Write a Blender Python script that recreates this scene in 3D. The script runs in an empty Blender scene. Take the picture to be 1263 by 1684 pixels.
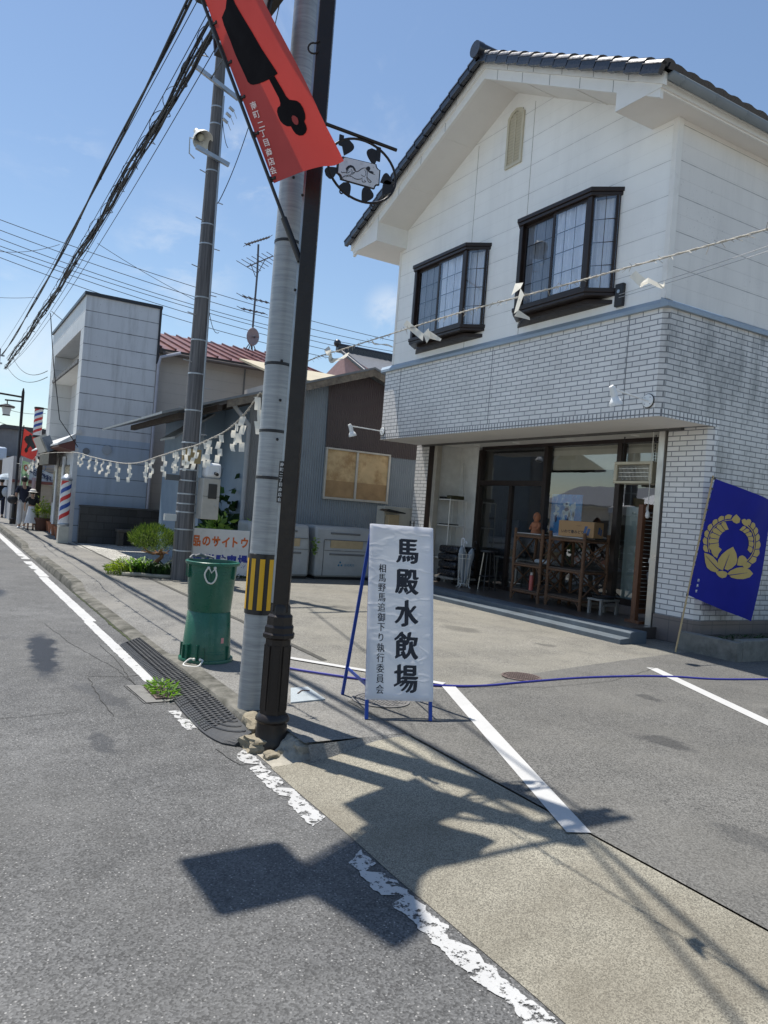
import bpy, math, random
from mathutils import Vector, Matrix, noise as mnoise
R = math.radians
SC = bpy.context.scene
COL = SC.collection
rnd = random.Random(7)

# ---------------------------------------------------------------- camera
cam_data = bpy.data.cameras.new('camera')
cam = bpy.data.objects.new('camera', cam_data)
COL.objects.link(cam)
cam_data.sensor_fit = 'VERTICAL'
cam_data.sensor_height = 36.0
cam_data.lens = 36.0 * 1250.0 / 1684.0
cam_data.clip_start = 0.05
cam_data.clip_end = 3000.0
YAW, PITCH, ROLL = R(30.6), R(0.02), R(4.43)
fw = Vector((math.sin(YAW) * math.cos(PITCH), math.cos(YAW) * math.cos(PITCH), math.sin(PITCH)))
rt = Vector((math.cos(YAW), -math.sin(YAW), 0))
up = rt.cross(fw)
rt2 = rt * math.cos(ROLL) + up * math.sin(ROLL)
up2 = up * math.cos(ROLL) - rt * math.sin(ROLL)
M = Matrix((rt2, up2, -fw)).transposed().to_4x4()
M.translation = Vector((0, 0, 1.6))
cam.matrix_world = M
SC.camera = cam

# ---------------------------------------------------------------- daylight
SUN_EL, SUN_AZ = R(69), R(19.5)      # azimuth measured from +Y towards -X
sun_dir = Vector((-math.sin(SUN_AZ) * math.cos(SUN_EL), math.cos(SUN_AZ) * math.cos(SUN_EL), math.sin(SUN_EL)))
sl = bpy.data.lights.new('sun', 'SUN')
sl.energy = 4.8
sl.angle = R(0.5)
sl.color = (1.0, 0.955, 0.88)
so = bpy.data.objects.new('sun', sl)
so.rotation_euler = (-sun_dir).to_track_quat('-Z', 'Y').to_euler()
COL.objects.link(so)

w = bpy.data.worlds.new('World')
SC.world = w
w.use_nodes = True
nt = w.node_tree
nt.nodes.clear()
def wn(t, **k):
    n = nt.nodes.new(t)
    for a, b in k.items():
        setattr(n, a, b)
    return n
wout = wn('ShaderNodeOutputWorld')
bg = wn('ShaderNodeBackground')
sky = wn('ShaderNodeTexSky', sky_type='NISHITA')
sky.sun_disc = False
sky.sun_elevation = SUN_EL
sky.sun_rotation = -SUN_AZ
sky.air_density = 1.15
sky.dust_density = 0.25
sky.ozone_density = 2.2
bg.inputs['Strength'].default_value = 0.103
# thin high cloud, drifting streaks and small puffs near the horizon
tc = wn('ShaderNodeTexCoord')
def vrange(sock, a, b, smooth=True):
    m = wn('ShaderNodeMapRange', interpolation_type='SMOOTHSTEP')
    m.inputs['From Min'].default_value = a
    m.inputs['From Max'].default_value = b
    nt.links.new(sock, m.inputs['Value'])
    return m.outputs['Result']
def wmath(op, a, b):
    m = wn('ShaderNodeMath', operation=op)
    for i, v in enumerate((a, b)):
        if isinstance(v, (int, float)):
            m.inputs[i].default_value = v
        else:
            nt.links.new(v, m.inputs[i])
    return m.outputs[0]
def cloud_spot(px_dir, radius, scale, stretch, lo, hi, amount):
    d = wn('ShaderNodeVectorMath', operation='DISTANCE')
    nt.links.new(tc.outputs['Generated'], d.inputs[0])
    d.inputs[1].default_value = px_dir
    fall = vrange(d.outputs['Value'], radius, radius * 0.15)
    mp = wn('ShaderNodeMapping')
    mp.inputs['Scale'].default_value = stretch
    nt.links.new(tc.outputs['Generated'], mp.inputs['Vector'])
    nz = wn('ShaderNodeTexNoise')
    nz.inputs['Scale'].default_value = scale
    nz.inputs['Detail'].default_value = 9
    nz.inputs['Roughness'].default_value = 0.62
    nz.inputs['Distortion'].default_value = 0.5
    nt.links.new(mp.outputs[0], nz.inputs['Vector'])
    m = vrange(nz.outputs['Fac'], lo, hi)
    return wmath('MULTIPLY', wmath('MULTIPLY', m, fall), amount)
dirs = [(0.075,0.922,0.381),(0.107,0.921,0.374),(0.303,0.865,0.399),(0.386,0.749,0.538),(0.232,0.931,0.283),(0.481,0.839,0.257),(0.068,0.96,0.272),(0.115,0.987,0.116)]
clouds = None
for i, (rad, sc_, st, lo, hi, am) in enumerate((
        (0.06, 9, (1, 1, 3.0), .46, .66, .16), (0.05, 9, (1, 1, 3.0), .44, .66, .16), (0.065, 10, (1, 1, 1), .44, .64, .6),
        (0.20, 5, (1, 1, 1), .48, .70, .35), (0.10, 9, (1, 1, 2.2), .48, .68, .3), (0.04, 13, (1, 1, 1), .44, .62, .45),
        (0.12, 6, (1, 1, 2.2), .45, .68, .25), (0.16, 4, (1, 1, 2.0), .40, .66, .5))):
    c = cloud_spot(dirs[i], rad, sc_, st, lo, hi, am)
    clouds = c if clouds is None else wmath('MAXIMUM', clouds, c)
mixc = wn('ShaderNodeMix', data_type='RGBA')
mixc.inputs['B'].default_value = (6.6, 6.9, 7.2, 1)
nt.links.new(clouds, mixc.inputs['Factor'])
nt.links.new(sky.outputs[0], mixc.inputs['A'])
nt.links.new(mixc.outputs['Result'], bg.inputs['Color'])
nt.links.new(bg.outputs[0], wout.inputs['Surface'])

SC.view_settings.view_transform = 'Standard'
SC.view_settings.look = 'None'
SC.view_settings.exposure = 0.42
SC.view_settings.gamma = 1.0
SC.render.engine = 'CYCLES'
SC.cycles.max_bounces = 6
SC.cycles.transparent_max_bounces = 12

# ---------------------------------------------------------------- materials
def new_mat(name):
    m = bpy.data.materials.new(name)
    m.use_nodes = True
    t = m.node_tree
    p = t.nodes['Principled BSDF']
    return m, t, p
class NT:
    """small wrapper to add nodes to one material"""
    def __init__(s, t):
        s.t = t
    def n(s, typ, inputs=None, **k):
        q = s.t.nodes.new(typ)
        for a, b in k.items():
            setattr(q, a, b)
        for a, b in (inputs or {}).items():
            s.set(q.inputs[a], b)
        return q
    def set(s, sock, v):
        if isinstance(v, bpy.types.NodeSocket):
            s.t.links.new(v, sock)
        else:
            sock.default_value = v
    def obj(s):
        return s.n('ShaderNodeTexCoord').outputs['Object']
    def noise(s, vec, scale, detail=4, rough=0.55):
        q = s.n('ShaderNodeTexNoise', {'Scale': scale, 'Detail': detail, 'Roughness': rough, 'Vector': vec})
        return q.outputs['Fac']
    def rng(s, v, a, b, c=0.0, d=1.0):
        return s.n('ShaderNodeMapRange', {'Value': v, 'From Min': a, 'From Max': b, 'To Min': c, 'To Max': d}).outputs['Result']
    def math(s, op, a, b=0.0):
        return s.n('ShaderNodeMath', {0: a, 1: b}, operation=op).outputs[0]
    def mix(s, f, a, b, mode='MIX'):
        q = s.n('ShaderNodeMix', data_type='RGBA', blend_type=mode)
        s.set(q.inputs['Factor'], f)
        s.set(q.inputs['A'], a)
        s.set(q.inputs['B'], b)
        return q.outputs['Result']
    def bump(s, h, strength=0.3, dist=0.01, normal=None):
        q = s.n('ShaderNodeBump', {'Height': h, 'Strength': strength, 'Distance': dist})
        if normal is not None:
            s.set(q.inputs['Normal'], normal)
        return q.outputs['Normal']
    def facade(s):
        """coordinates (along the wall, height, 0) for upright walls of either direction"""
        g = s.n('ShaderNodeNewGeometry')
        sn = s.n('ShaderNodeSeparateXYZ', {0: g.outputs['Normal']})
        sp = s.n('ShaderNodeSeparateXYZ', {0: s.obj()})
        ax = s.math('ABSOLUTE', sn.outputs['X'])
        f = s.math('GREATER_THAN', ax, 0.6)
        u = s.n('ShaderNodeMix', {'Factor': f, 'A': sp.outputs['X'], 'B': sp.outputs['Y']}, data_type='FLOAT').outputs['Result']
        return s.n('ShaderNodeCombineXYZ', {0: u, 1: sp.outputs['Z'], 2: 0.0}).outputs[0], u, sp.outputs['Z']
def c4(c):
    return (c[0], c[1], c[2], 1.0)
MATS = {}
def mat(name, col, rough=0.6, metal=0.0, var=0.12, vs=6.0, bump=0.0, bs=60.0, spec=0.5, grime=None, coat=0.0):
    """plain surface with uneven tone, optional fine bump and blotchy dirt"""
    if name in MATS:
        return MATS[name]
    m, t, p = new_mat(name)
    N = NT(t)
    o = N.obj()
    nz = N.noise(o, vs, 5, 0.6)
    k = N.rng(nz, 0.25, 0.75, 1 - var, 1 + var)
    q = N.n('ShaderNodeVectorMath', operation='SCALE')
    N.set(q.inputs[0], col)
    N.set(q.inputs['Scale'], k)
    c = q.outputs[0]
    if grime:
        gcol, gs, lo, hi, amt = grime
        g = N.math('MULTIPLY', N.rng(N.noise(o, gs, 8, 0.68), lo, hi), amt)
        c = N.mix(g, c, c4(gcol))
    N.set(p.inputs['Base Color'], c)
    N.set(p.inputs['Roughness'], N.rng(N.noise(o, vs * 2.3, 4), 0.3, 0.7, max(0, rough - .08), min(1, rough + .08)))
    p.inputs['Metallic'].default_value = metal
    p.inputs['Specular IOR Level'].default_value = spec
    p.inputs['Coat Weight'].default_value = coat
    if bump:
        N.set(p.inputs['Normal'], N.bump(N.noise(o, bs, 4), bump, 0.01))
    MATS[name] = m
    return m

def brick_mat(name, base, mortar, bw, rh, msize, offset=0.5, stain=0.0, vary=0.06):
    m, t, p = new_mat(name)
    N = NT(t)
    v, u, z = N.facade()
    b = N.n('ShaderNodeTexBrick', {'Vector': v, 'Scale': 1.0, 'Mortar Size': msize, 'Mortar Smooth': 0.15, 'Bias': 0.0,
                                   'Brick Width': bw, 'Row Height': rh, 'Color1': c4([x * (1 + vary) for x in base]),
                                   'Color2': c4([x * (1 - vary) for x in base]), 'Mortar': c4(mortar)}, offset=offset)
    o = N.obj()
    g = N.rng(N.noise(o, 1.1, 6, .65), .3, .72, .88, 1.08)
    q = N.n('ShaderNodeVectorMath', operation='SCALE')
    N.set(q.inputs[0], b.outputs['Color']); N.set(q.inputs['Scale'], g)
    c = q.outputs[0]
    # fine speckle of the fired tile
    c = N.mix(N.math('MULTIPLY', N.rng(N.noise(o, 160, 2), .5, .75), .18), c, c4([x * .55 for x in base]))
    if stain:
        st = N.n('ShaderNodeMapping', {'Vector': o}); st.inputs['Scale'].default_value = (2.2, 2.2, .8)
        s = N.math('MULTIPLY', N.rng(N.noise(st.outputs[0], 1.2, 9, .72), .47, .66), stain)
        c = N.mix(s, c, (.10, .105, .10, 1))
    N.set(p.inputs['Base Color'], c)
    p.inputs['Roughness'].default_value = .34
    h = N.math('SUBTRACT', 1.0, b.outputs['Fac'])
    N.set(p.inputs['Normal'], N.bump(h, .6, .006))
    return m
def siding_mat(name, col, step, minor, seam_dark, stain=0.2, zoff=0.0, weather=(.25, .25, .24), lw=.011):
    """lapped boards: a groove every step metres, a fainter one between"""
    m, t, p = new_mat(name)
    N = NT(t)
    v, u, z = N.facade()
    o = N.obj()
    zz = N.math('ADD', z, zoff)
    f = N.math('FRACT', N.math('DIVIDE', zz, step))
    line = N.math('LESS_THAN', f, lw / step)
    h = N.math('SUBTRACT', 1.0, line)
    c = N.mix(0.0, c4(col), c4(col))
    q = N.n('ShaderNodeVectorMath', operation='SCALE')
    q.inputs[0].default_value = col
    N.set(q.inputs['Scale'], N.rng(N.noise(o, 1.3, 5, .6), .3, .7, .95, 1.04))
    c = q.outputs[0]
    if minor:
        f2 = N.math('FRACT', N.math('DIVIDE', N.math('ADD', zz, step * .5), step))
        l2 = N.math('LESS_THAN', f2, .008 / step)
        h = N.math('SUBTRACT', h, N.math('MULTIPLY', l2, .5))
        c = N.mix(N.math('MULTIPLY', l2, minor), c, c4([x * .7 for x in col]))
        f3 = N.math('FRACT', N.math('DIVIDE', N.math('ADD', zz, step * .94), step))
        l3 = N.math('LESS_THAN', f3, .007 / step)
        c = N.mix(N.math('MULTIPLY', l3, minor), c, c4([x * .75 for x in col]))
    nz = N.noise(N.n('ShaderNodeMapping', {'Vector': o, 'Scale': (1.6, 1.6, .16)}).outputs[0], 2.2, 9, .7)
    s = N.math('MULTIPLY', N.rng(nz, .48, .72), stain)
    c = N.mix(s, c, c4(weather))
    # small scuffs
    sc = N.math('MULTIPLY', N.math('MULTIPLY', N.rng(N.noise(o, 34, 3), .64, .70), N.rng(N.noise(o, 1.7, 2), .52, .62)), stain * 1.6)
    c = N.mix(sc, c, c4([x * .4 for x in weather]))
    c = N.mix(N.math('MULTIPLY', line, N.rng(N.noise(o, 5, 3), .35, .65, seam_dark * .55, seam_dark)), c, (.05, .05, .055, 1))
    N.set(p.inputs['Base Color'], c)
    p.inputs['Roughness'].default_value = .5
    N.set(p.inputs['Normal'], N.bump(h, .45, .008))
    return m
def corrugated_mat(name, col, pitch, peel=0.0, peelcol=(.12, .10, .09), col2=None, axis=None):
    m, t, p = new_mat(name)
    N = NT(t)
    v, u, z = N.facade()
    o = N.obj()
    h = N.math('SINE', N.math('MULTIPLY', u, 6.2832 / pitch))
    q = N.n('ShaderNodeVectorMath', operation='SCALE')
    q.inputs[0].default_value = col
    N.set(q.inputs['Scale'], N.rng(N.noise(o, 1.6, 6, .65), .3, .7, .85, 1.1))
    c = q.outputs[0]
    if peel:
        mp = N.n('ShaderNodeMapping', {'Vector': o, 'Scale': (10, 10, .9)}).outputs[0]
        a = N.rng(N.noise(mp, 1.6, 6, .7), .60, .66)
        b = N.rng(N.noise(o, .9, 3), .46, .60)
        c = N.mix(N.math('MULTIPLY', N.math('MULTIPLY', a, b), peel), c, c4(peelcol))
    N.set(p.inputs['Base Color'], c)
    p.inputs['Roughness'].default_value = .5
    N.set(p.inputs['Normal'], N.bump(h, .55, .012))
    return m
def asphalt_mat(name, col, speck=.5, light=(.42, .41, .40), patches=(), tint=None, worn=0.0, cell=210, contrast=1.0):
    """rolled asphalt: pale and dark aggregate, large uneven tone, wet stains given as (x, y, rx, ry, turn)"""
    m, t, p = new_mat(name)
    N = NT(t)
    o = N.obj()
    vo = N.n('ShaderNodeTexVoronoi', {'Vector': o, 'Scale': cell, 'Randomness': 1.0})
    v2 = N.n('ShaderNodeTexVoronoi', {'Vector': o, 'Scale': 62.0, 'Randomness': 1.0})
    s2 = N.n('ShaderNodeSeparateXYZ', {0: v2.outputs['Color']})
    sx = N.n('ShaderNodeSeparateXYZ', {0: vo.outputs['Color']})
    big = N.noise(o, .55, 5, .6)
    mid = N.noise(o, 4.0, 6, .65)
    k = N.math('MULTIPLY', N.rng(big, .3, .7, 1 - .16 * contrast, 1 + .16 * contrast), N.rng(mid, .3, .7, 1 - .12 * contrast, 1 + .12 * contrast))
    k = N.math('MULTIPLY', k, N.rng(sx.outputs[1], 0, 1, .50, 1.50))
    q = N.n('ShaderNodeVectorMath', operation='SCALE')
    q.inputs[0].default_value = col
    N.set(q.inputs['Scale'], k)
    c = q.outputs[0]
    sp = N.math('MULTIPLY', N.math('MULTIPLY', N.rng(s2.outputs[0], .42, .95), N.rng(v2.outputs['Distance'], .28, .14)), speck)
    c = N.mix(sp, c, c4(light))
    if tint:
        tcol, ts, lo, hi, amt = tint
        c = N.mix(N.math('MULTIPLY', N.rng(N.noise(o, ts, 7, .65), lo, hi), amt), c, c4(tcol))
    rough = .82
    if patches:
        wet = None
        wob = N.n('ShaderNodeTexNoise', {'Vector': o, 'Scale': 3.2, 'Detail': 6.0, 'Roughness': .7})
        ov = N.n('ShaderNodeVectorMath', operation='SCALE'); N.set(ov.inputs[0], N.n('ShaderNodeVectorMath', {0: wob.outputs['Color'], 1: (.5, .5, .5)}, operation='SUBTRACT').outputs[0]); ov.inputs['Scale'].default_value = .42
        pos = N.n('ShaderNodeVectorMath', {0: o, 1: ov.outputs[0]}, operation='ADD').outputs[0]
        for (x, y, rx, ry, a, amt) in patches:
            mp = N.n('ShaderNodeMapping', {'Vector': pos, 'Location': (x, y, 0), 'Rotation': (0, 0, a), 'Scale': (rx, ry, 50)}, vector_type='TEXTURE')
            ln = N.n('ShaderNodeVectorMath', {0: mp.outputs[0]}, operation='LENGTH').outputs['Value']
            f = N.math('MULTIPLY', N.rng(ln, 1.0, .62), amt)
            wet = f if wet is None else N.math('MAXIMUM', wet, f)
        c = N.mix(wet, c, (.012, .013, .016, 1))
        N.set(p.inputs['Roughness'], N.rng(wet, 0, 1, .82, .36))
    else:
        p.inputs['Roughness'].default_value = rough
    N.set(p.inputs['Base Color'], c)
    p.inputs['Specular IOR Level'].default_value = .35
    b = N.bump(vo.outputs['Distance'], .5, .004)
    N.set(p.inputs['Normal'], N.bump(N.noise(o, 55, 4, .6), .35, .006, b))
    return m
def worn_paint_mat(name, col, wear=.5, scale=9.0):
    """road paint that has flaked off in patches"""
    m, t, p = new_mat(name)
    N = NT(t)
    o = N.obj()
    a = N.noise(o, scale, 8, .72)
    b = N.noise(o, 90, 4, .7)
    k = N.math('ADD', N.math('MULTIPLY', a, .8), N.math('MULTIPLY', b, .2))
    al = N.rng(k, wear * .5 + .16, wear * .5 + .20)
    q = N.mix(N.rng(N.noise(o, 3, 5), .3, .7), c4([x * .86 for x in col]), c4(col))
    q = N.mix(N.math('MULTIPLY', N.rng(N.noise(o, 130, 3), .52, .7), .25), q, (.28, .28, .28, 1))
    N.set(p.inputs['Base Color'], q)
    N.set(p.inputs['Alpha'], al)
    p.inputs['Roughness'].default_value = .6
    return m
def leaf_mat(name, c1, c2, trans=.35, rough=.5):
    m, t, p = new_mat(name)
    N = NT(t)
    o = N.obj()
    g = N.n('ShaderNodeNewGeometry')
    rv = g.outputs['Random Per Island']
    c = N.mix(rv, c4(c1), c4(c2))
    N.set(p.inputs['Base Color'], c)
    p.inputs['Roughness'].default_value = rough
    tr = N.n('ShaderNodeBsdfTranslucent')
    q = N.n('ShaderNodeVectorMath', operation='MULTIPLY'); N.set(q.inputs[0], c); q.inputs[1].default_value = (1.6, 1.7, .7)
    N.set(tr.inputs['Color'], q.outputs[0])
    mx = N.n('ShaderNodeMixShader', {0: trans})
    N.t.links.new(p.outputs[0], mx.inputs[1]); N.t.links.new(tr.outputs[0], mx.inputs[2])
    N.t.links.new(mx.outputs[0], t.nodes['Material Output'].inputs['Surface'])
    return m
def cloth_mat(name, col, trans=.4, weave=True, rough=.7, tcol=None):
    m, t, p = new_mat(name)
    N = NT(t)
    o = N.obj()
    q = N.n('ShaderNodeVectorMath', operation='SCALE')
    q.inputs[0].default_value = col
    N.set(q.inputs['Scale'], N.rng(N.noise(o, 4, 5), .3, .7, .92, 1.08))
    N.set(p.inputs['Base Color'], q.outputs[0])
    p.inputs['Roughness'].default_value = rough
    p.inputs['Specular IOR Level'].default_value = .25
    if weave:
        N.set(p.inputs['Normal'], N.bump(N.noise(o, 260, 2), .12, .002))
    if trans:
        tr = N.n('ShaderNodeBsdfTranslucent', {'Color': c4(tcol or col)})
        mx = N.n('ShaderNodeMixShader', {0: trans})
        t.links.new(p.outputs[0], mx.inputs[1]); t.links.new(tr.outputs[0], mx.inputs[2])
        t.links.new(mx.outputs[0], t.nodes['Material Output'].inputs['Surface'])
    return m
def glass_mat(name, tint=(1, 1, 1), refl=.55, dark=0.0):
    """window pane: lets the view through, mirrors more at a slant"""
    m, t, p = new_mat(name)
    N = NT(t)
    t.nodes.remove(p)
    g = N.n('ShaderNodeNewGeometry')
    c = N.math('ABSOLUTE', N.n('ShaderNodeVectorMath', {0: g.outputs['Normal'], 1: g.outputs['Incoming']}, operation='DOT_PRODUCT').outputs['Value'])
    k = N.math('ADD', refl * .08, N.math('MULTIPLY', N.math('POWER', N.math('SUBTRACT', 1.0, c), 4.0), .9))
    tr = N.n('ShaderNodeBsdfTransparent', {'Color': c4(tint)})
    nz = N.bump(N.noise(N.obj(), 1.4, 2), .04, .02)
    gl = N.n('ShaderNodeBsdfGlossy', {'Color': (.95, .97, 1, 1), 'Roughness': .015, 'Normal': nz})
    mx = N.n('ShaderNodeMixShader', {0: k})
    t.links.new(tr.outputs[0], mx.inputs[1]); t.links.new(gl.outputs[0], mx.inputs[2])
    t.links.new(mx.outputs[0], t.nodes['Material Output'].inputs['Surface'])
    return m
def wood_mat(name, c1, c2, scale=(3, 3, 30), rough=.6, bump=.2, grain=4.0):
    m, t, p = new_mat(name)
    N = NT(t)
    o = N.obj()
    mp = N.n('ShaderNodeMapping', {'Vector': o, 'Scale': scale}).outputs[0]
    g = N.noise(mp, grain, 7, .65)
    N.set(p.inputs['Base Color'], N.mix(N.rng(g, .3, .7), c4(c1), c4(c2)))
    p.inputs['Roughness'].default_value = rough
    N.set(p.inputs['Normal'], N.bump(g, bump, .01))
    return m

M_road = asphalt_mat('road_asphalt', (.096, .096, .095), speck=.85, cell=125, tint=((.15, .147, .138), .35, .45, .75, .5), light=(.40, .39, .37), contrast=1.7,
                     patches=((1.0, 7.9, .17, 1.25, -.08, .93), (.75, 12.4, .32, .75, 0, .85), (1.02, 5.02, .075, .30, 0, .55), (1.22, 6.2, .12, .55, .2, .45), (.25, 8.7, .8, .10, .1, .25)))
M_lot = asphalt_mat('old_asphalt', (.170, .162, .141), speck=.5, cell=125, light=(.38, .36, .32), patches=((6.2, 8.2, .25, .35, .3, .35), (5.4, 10.2, .2, .3, 0, .3), (6.6, 7.0, .12, .16, 0, .4)), tint=((.235, .222, .185), 1.3, .42, .7, .7), contrast=1.2)
M_patch = asphalt_mat('newer_asphalt', (.112, .109, .101), speck=.5, cell=125, light=(.34, .33, .31), patches=((4.6, 3.6, .16, .22, .3, .5), (5.6, 4.6, .10, .14, 0, .45), (3.6, 2.2, .12, .3, .2, .35), (6.4, 3.9, .2, .12, .6, .35)), tint=((.16, .153, .136), .7, .42, .7, .55))
M_walk = asphalt_mat('sidewalk_surface', (.155, .151, .141), speck=.3, cell=125, tint=((.225, .214, .19), .8, .4, .68, .8), contrast=1.3)
M_apron = asphalt_mat('apron_concrete', (.245, .228, .182), speck=.06, cell=210, light=(.34, .32, .27), tint=((.135, .118, .088), .9, .42, .72, .8), contrast=1.0)
M_gravel = asphalt_mat('gravel', (.34, .33, .30), speck=.7, cell=38, light=(.6, .58, .54), contrast=1.6)
M_ground = asphalt_mat('bare_ground', (.22, .20, .17), speck=.2, cell=30)
M_line = worn_paint_mat('worn_white_paint', (.47, .467, .455), .56, 19.0)
M_line3 = worn_paint_mat('road_edge_paint', (.50, .497, .485), .42, 9.0)
M_line2 = worn_paint_mat('white_parking_paint', (.53, .525, .51), .30, 14.0)
M_kerb = mat('kerb_concrete', (.155, .148, .128), .9, 0, .3, 9, .6, 70, .3, ((.035, .035, .026), 3.5, .42, .64, .85))
M_conc = mat('rough_concrete', (.34, .315, .26), .9, 0, .25, 7, .6, 45, .3, ((.09, .085, .07), 5, .5, .7, .6))
M_darkblock = brick_mat('dark_block', (.045, .045, .048), (.025, .025, .026), .42, .2, .012, .5, .3, .2)
M_brick = brick_mat('pale_brick_tile', (.78, .762, .74), (.23, .235, .245), .245, .0715, .0075, .5, .05, .05)
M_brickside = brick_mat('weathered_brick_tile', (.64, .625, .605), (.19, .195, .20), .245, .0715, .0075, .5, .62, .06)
M_soldier = brick_mat('upright_tile', (.74, .725, .705), (.15, .155, .165), .0745, .30, .009, 0.0, .05, .05)
M_basetile = brick_mat('brown_base_tile', (.20, .165, .15), (.12, .11, .10), .3, .3, .006, 0.0, .2, .05)
M_floortile = brick_mat('porch_floor_tile', (.085, .07, .062), (.06, .05, .045), .3, .3, .006, 0.0, 0, .08)
M_siding = siding_mat('cream_siding', (.90, .90, .87), .455, .22, .42, .09, .10)
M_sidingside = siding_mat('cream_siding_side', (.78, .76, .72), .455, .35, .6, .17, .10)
M_white = mat('white_board', (.83, .82, .78), .55, 0, .04, 3, 0, 60, .3, ((.40, .38, .33), 2.5, .55, .8, .35))
M_soffit = mat('soffit_board', (.80, .775, .73), .7, 0, .03, 3, .15, 190, .2)
M_flash = mat('blue_grey_flashing', (.30, .37, .44), .45, .1, .1, 3, 0)
M_tile = mat('black_roof_tile', (.022, .024, .032), .3, 0, .25, 9, .1, 30, .6)
M_gutter = mat('grey_gutter', (.21, .24, .26), .45, 0, .08, 4)
M_bronze = mat('bronze_frame', (.032, .022, .019), .35, .4, .1, 5)
M_alu = mat('brushed_aluminium', (.55, .52, .47), .35, .85, .08, 3)
M_glass = glass_mat('shop_glass', (.90, .92, .92), 2.3)
M_wglass = glass_mat('window_glass', (.95, .97, 1.0), 2.0)
M_wdark = glass_mat('screened_glass', (.50, .52, .55), 1.2)
M_curtain = cloth_mat('lace_curtain', (.86, .89, .94), .12)
M_dark = mat('dark_interior', (.10, .097, .093), .8, 0, .2, 2)
M_blk = mat('black_plastic', (.015, .015, .017), .45, 0, .15, 6)
M_cable = mat('black_cable', (.016, .017, .02), .6, 0, .1, 6)
M_iron = mat('brown_black_iron', (.022, .017, .015), .38, .35, .18, 8, .15, 50, .5)
M_galv = mat('galvanised_steel', (.40, .43, .46), .42, .75, .12, 6, .1, 60)
def pole_mat():
    m, t, p = new_mat('zinc_pole')
    N = NT(t)
    o = N.obj()
    mp = N.n('ShaderNodeMapping', {'Vector': o, 'Scale': (1.5, 1.5, 26)}).outputs[0]
    g = N.noise(mp, 2.4, 7, .7)
    b = N.noise(o, 1.4, 4)
    c = N.mix(N.rng(g, .34, .66), (.27, .285, .295, 1), (.46, .47, .47, 1))
    c = N.mix(N.math('MULTIPLY', N.rng(b, .4, .65), .45), c, (.25, .26, .265, 1))
    N.set(p.inputs['Base Color'], c)
    p.inputs['Metallic'].default_value = .35
    N.set(p.inputs['Roughness'], N.rng(g, .3, .7, .38, .6))
    N.set(p.inputs['Normal'], N.bump(g, .12, .004))
    return m
M_pole = pole_mat()
def timber_mat():
    m, t, p = new_mat('dark_weathered_pole')
    N = NT(t)
    o = N.obj()
    mp = N.n('ShaderNodeMapping', {'Vector': o, 'Scale': (14, 14, .35)}).outputs[0]
    g = N.noise(mp, 2.0, 8, .7)
    c = N.mix(N.rng(g, .35, .7), (.045, .045, .05, 1), (.19, .185, .185, 1))
    N.set(p.inputs['Base Color'], c)
    p.inputs['Roughness'].default_value = .65
    N.set(p.inputs['Normal'], N.bump(g, .5, .01))
    return m
M_timber = timber_mat()
M_red = mat('red_paint', (.55, .03, .03), .4, 0, .06)
M_yellow = mat('reflective_yellow', (.78, .42, .01), .4, 0, .06, 9)
M_blackband = mat('black_sheet', (.012, .012, .014), .35, 0, .1)
M_green = mat('green_plastic', (.016, .115, .072), .3, 0, .1, 5, .04, 40, .5, ((.09, .19, .14), 7, .52, .72, .5))
M_rope = mat('white_rope', (.70, .68, .62), .8, 0, .1, 30, .3, 300)
M_straw = mat('straw_rope', (.50, .465, .40), .85, 0, .25, 60, .5, 200)
M_paper = cloth_mat('white_paper', (.80, .77, .68), .35, False)
M_bluepaint = mat('blue_steel_paint', (.006, .045, .30), .35, 0, .1)
M_ink = mat('black_ink', (.012, .013, .02), .6, 0, .2, 20)
M_wtext = mat('white_lettering', (.75, .74, .72), .6, 0, .04)
M_orange = mat('orange_lettering', (.62, .13, .02), .5, 0, .08)
M_navytext = mat('blue_lettering', (.01, .03, .30), .5, 0, .08)
M_rubber = mat('rubber', (.035, .037, .041), .6, 0, .2, 8, .3, 120, .4, ((.09, .088, .08), 5, .5, .75, .5))
M_bamboo = mat('bamboo', (.46, .34, .18), .5, 0, .15, 8)
M_print = mat('black_print', (.010, .009, .011), .85, 0, .1, 5, spec=.08)
M_bark = wood_mat('rustic_bark', (.055, .026, .014), (.19, .10, .05), (9, 9, 9), .75, .5, 6)
M_shelfwood = wood_mat('rustic_board', (.045, .03, .022), (.12, .085, .06), (4, 30, 4), .7, .3, 3)
M_brownwood = wood_mat('red_brown_wood', (.09, .035, .016), (.17, .07, .03), (30, 30, 2), .5, .15, 2)
M_greywood = wood_mat('grey_wood', (.16, .15, .135), (.30, .28, .25), (30, 30, 3), .8, .4, 2)
M_leafA = leaf_mat('juniper_leaf', (.020, .055, .012), (.15, .21, .045), .3)
M_leafB = leaf_mat('yellow_green_leaf', (.12, .20, .02), (.30, .36, .04), .4)
M_leafC = leaf_mat('dark_broad_leaf', (.010, .030, .010), (.035, .085, .022), .2)
M_leafD = leaf_mat('fresh_leaf', (.08, .19, .02), (.20, .34, .05), .4)
M_leafE = leaf_mat('hydrangea_leaf', (.13, .22, .05), (.26, .36, .10), .4)
M_trunk = wood_mat('orange_bark', (.13, .06, .025), (.30, .16, .07), (6, 6, 2), .8, .5, 4)
M_terra = mat('terracotta', (.30, .115, .055), .75, 0, .15, 12)
M_redcloth = cloth_mat('red_banner_cloth', (.46, .075, .075), .34, True, .65, (.66, .06, .04))
M_bluecloth = cloth_mat('blue_banner_cloth', (.017, .022, .30), .18, True, .75)
M_gold = mat('gold_print', (.56, .40, .12), .6, 0, .08, 10)
M_bin = mat('grey_bin_plastic', (.40, .41, .41), .5, 0, .06, 4, .05, 90, .4, ((.22, .22, .22), 3, .5, .75, .4))
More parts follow.
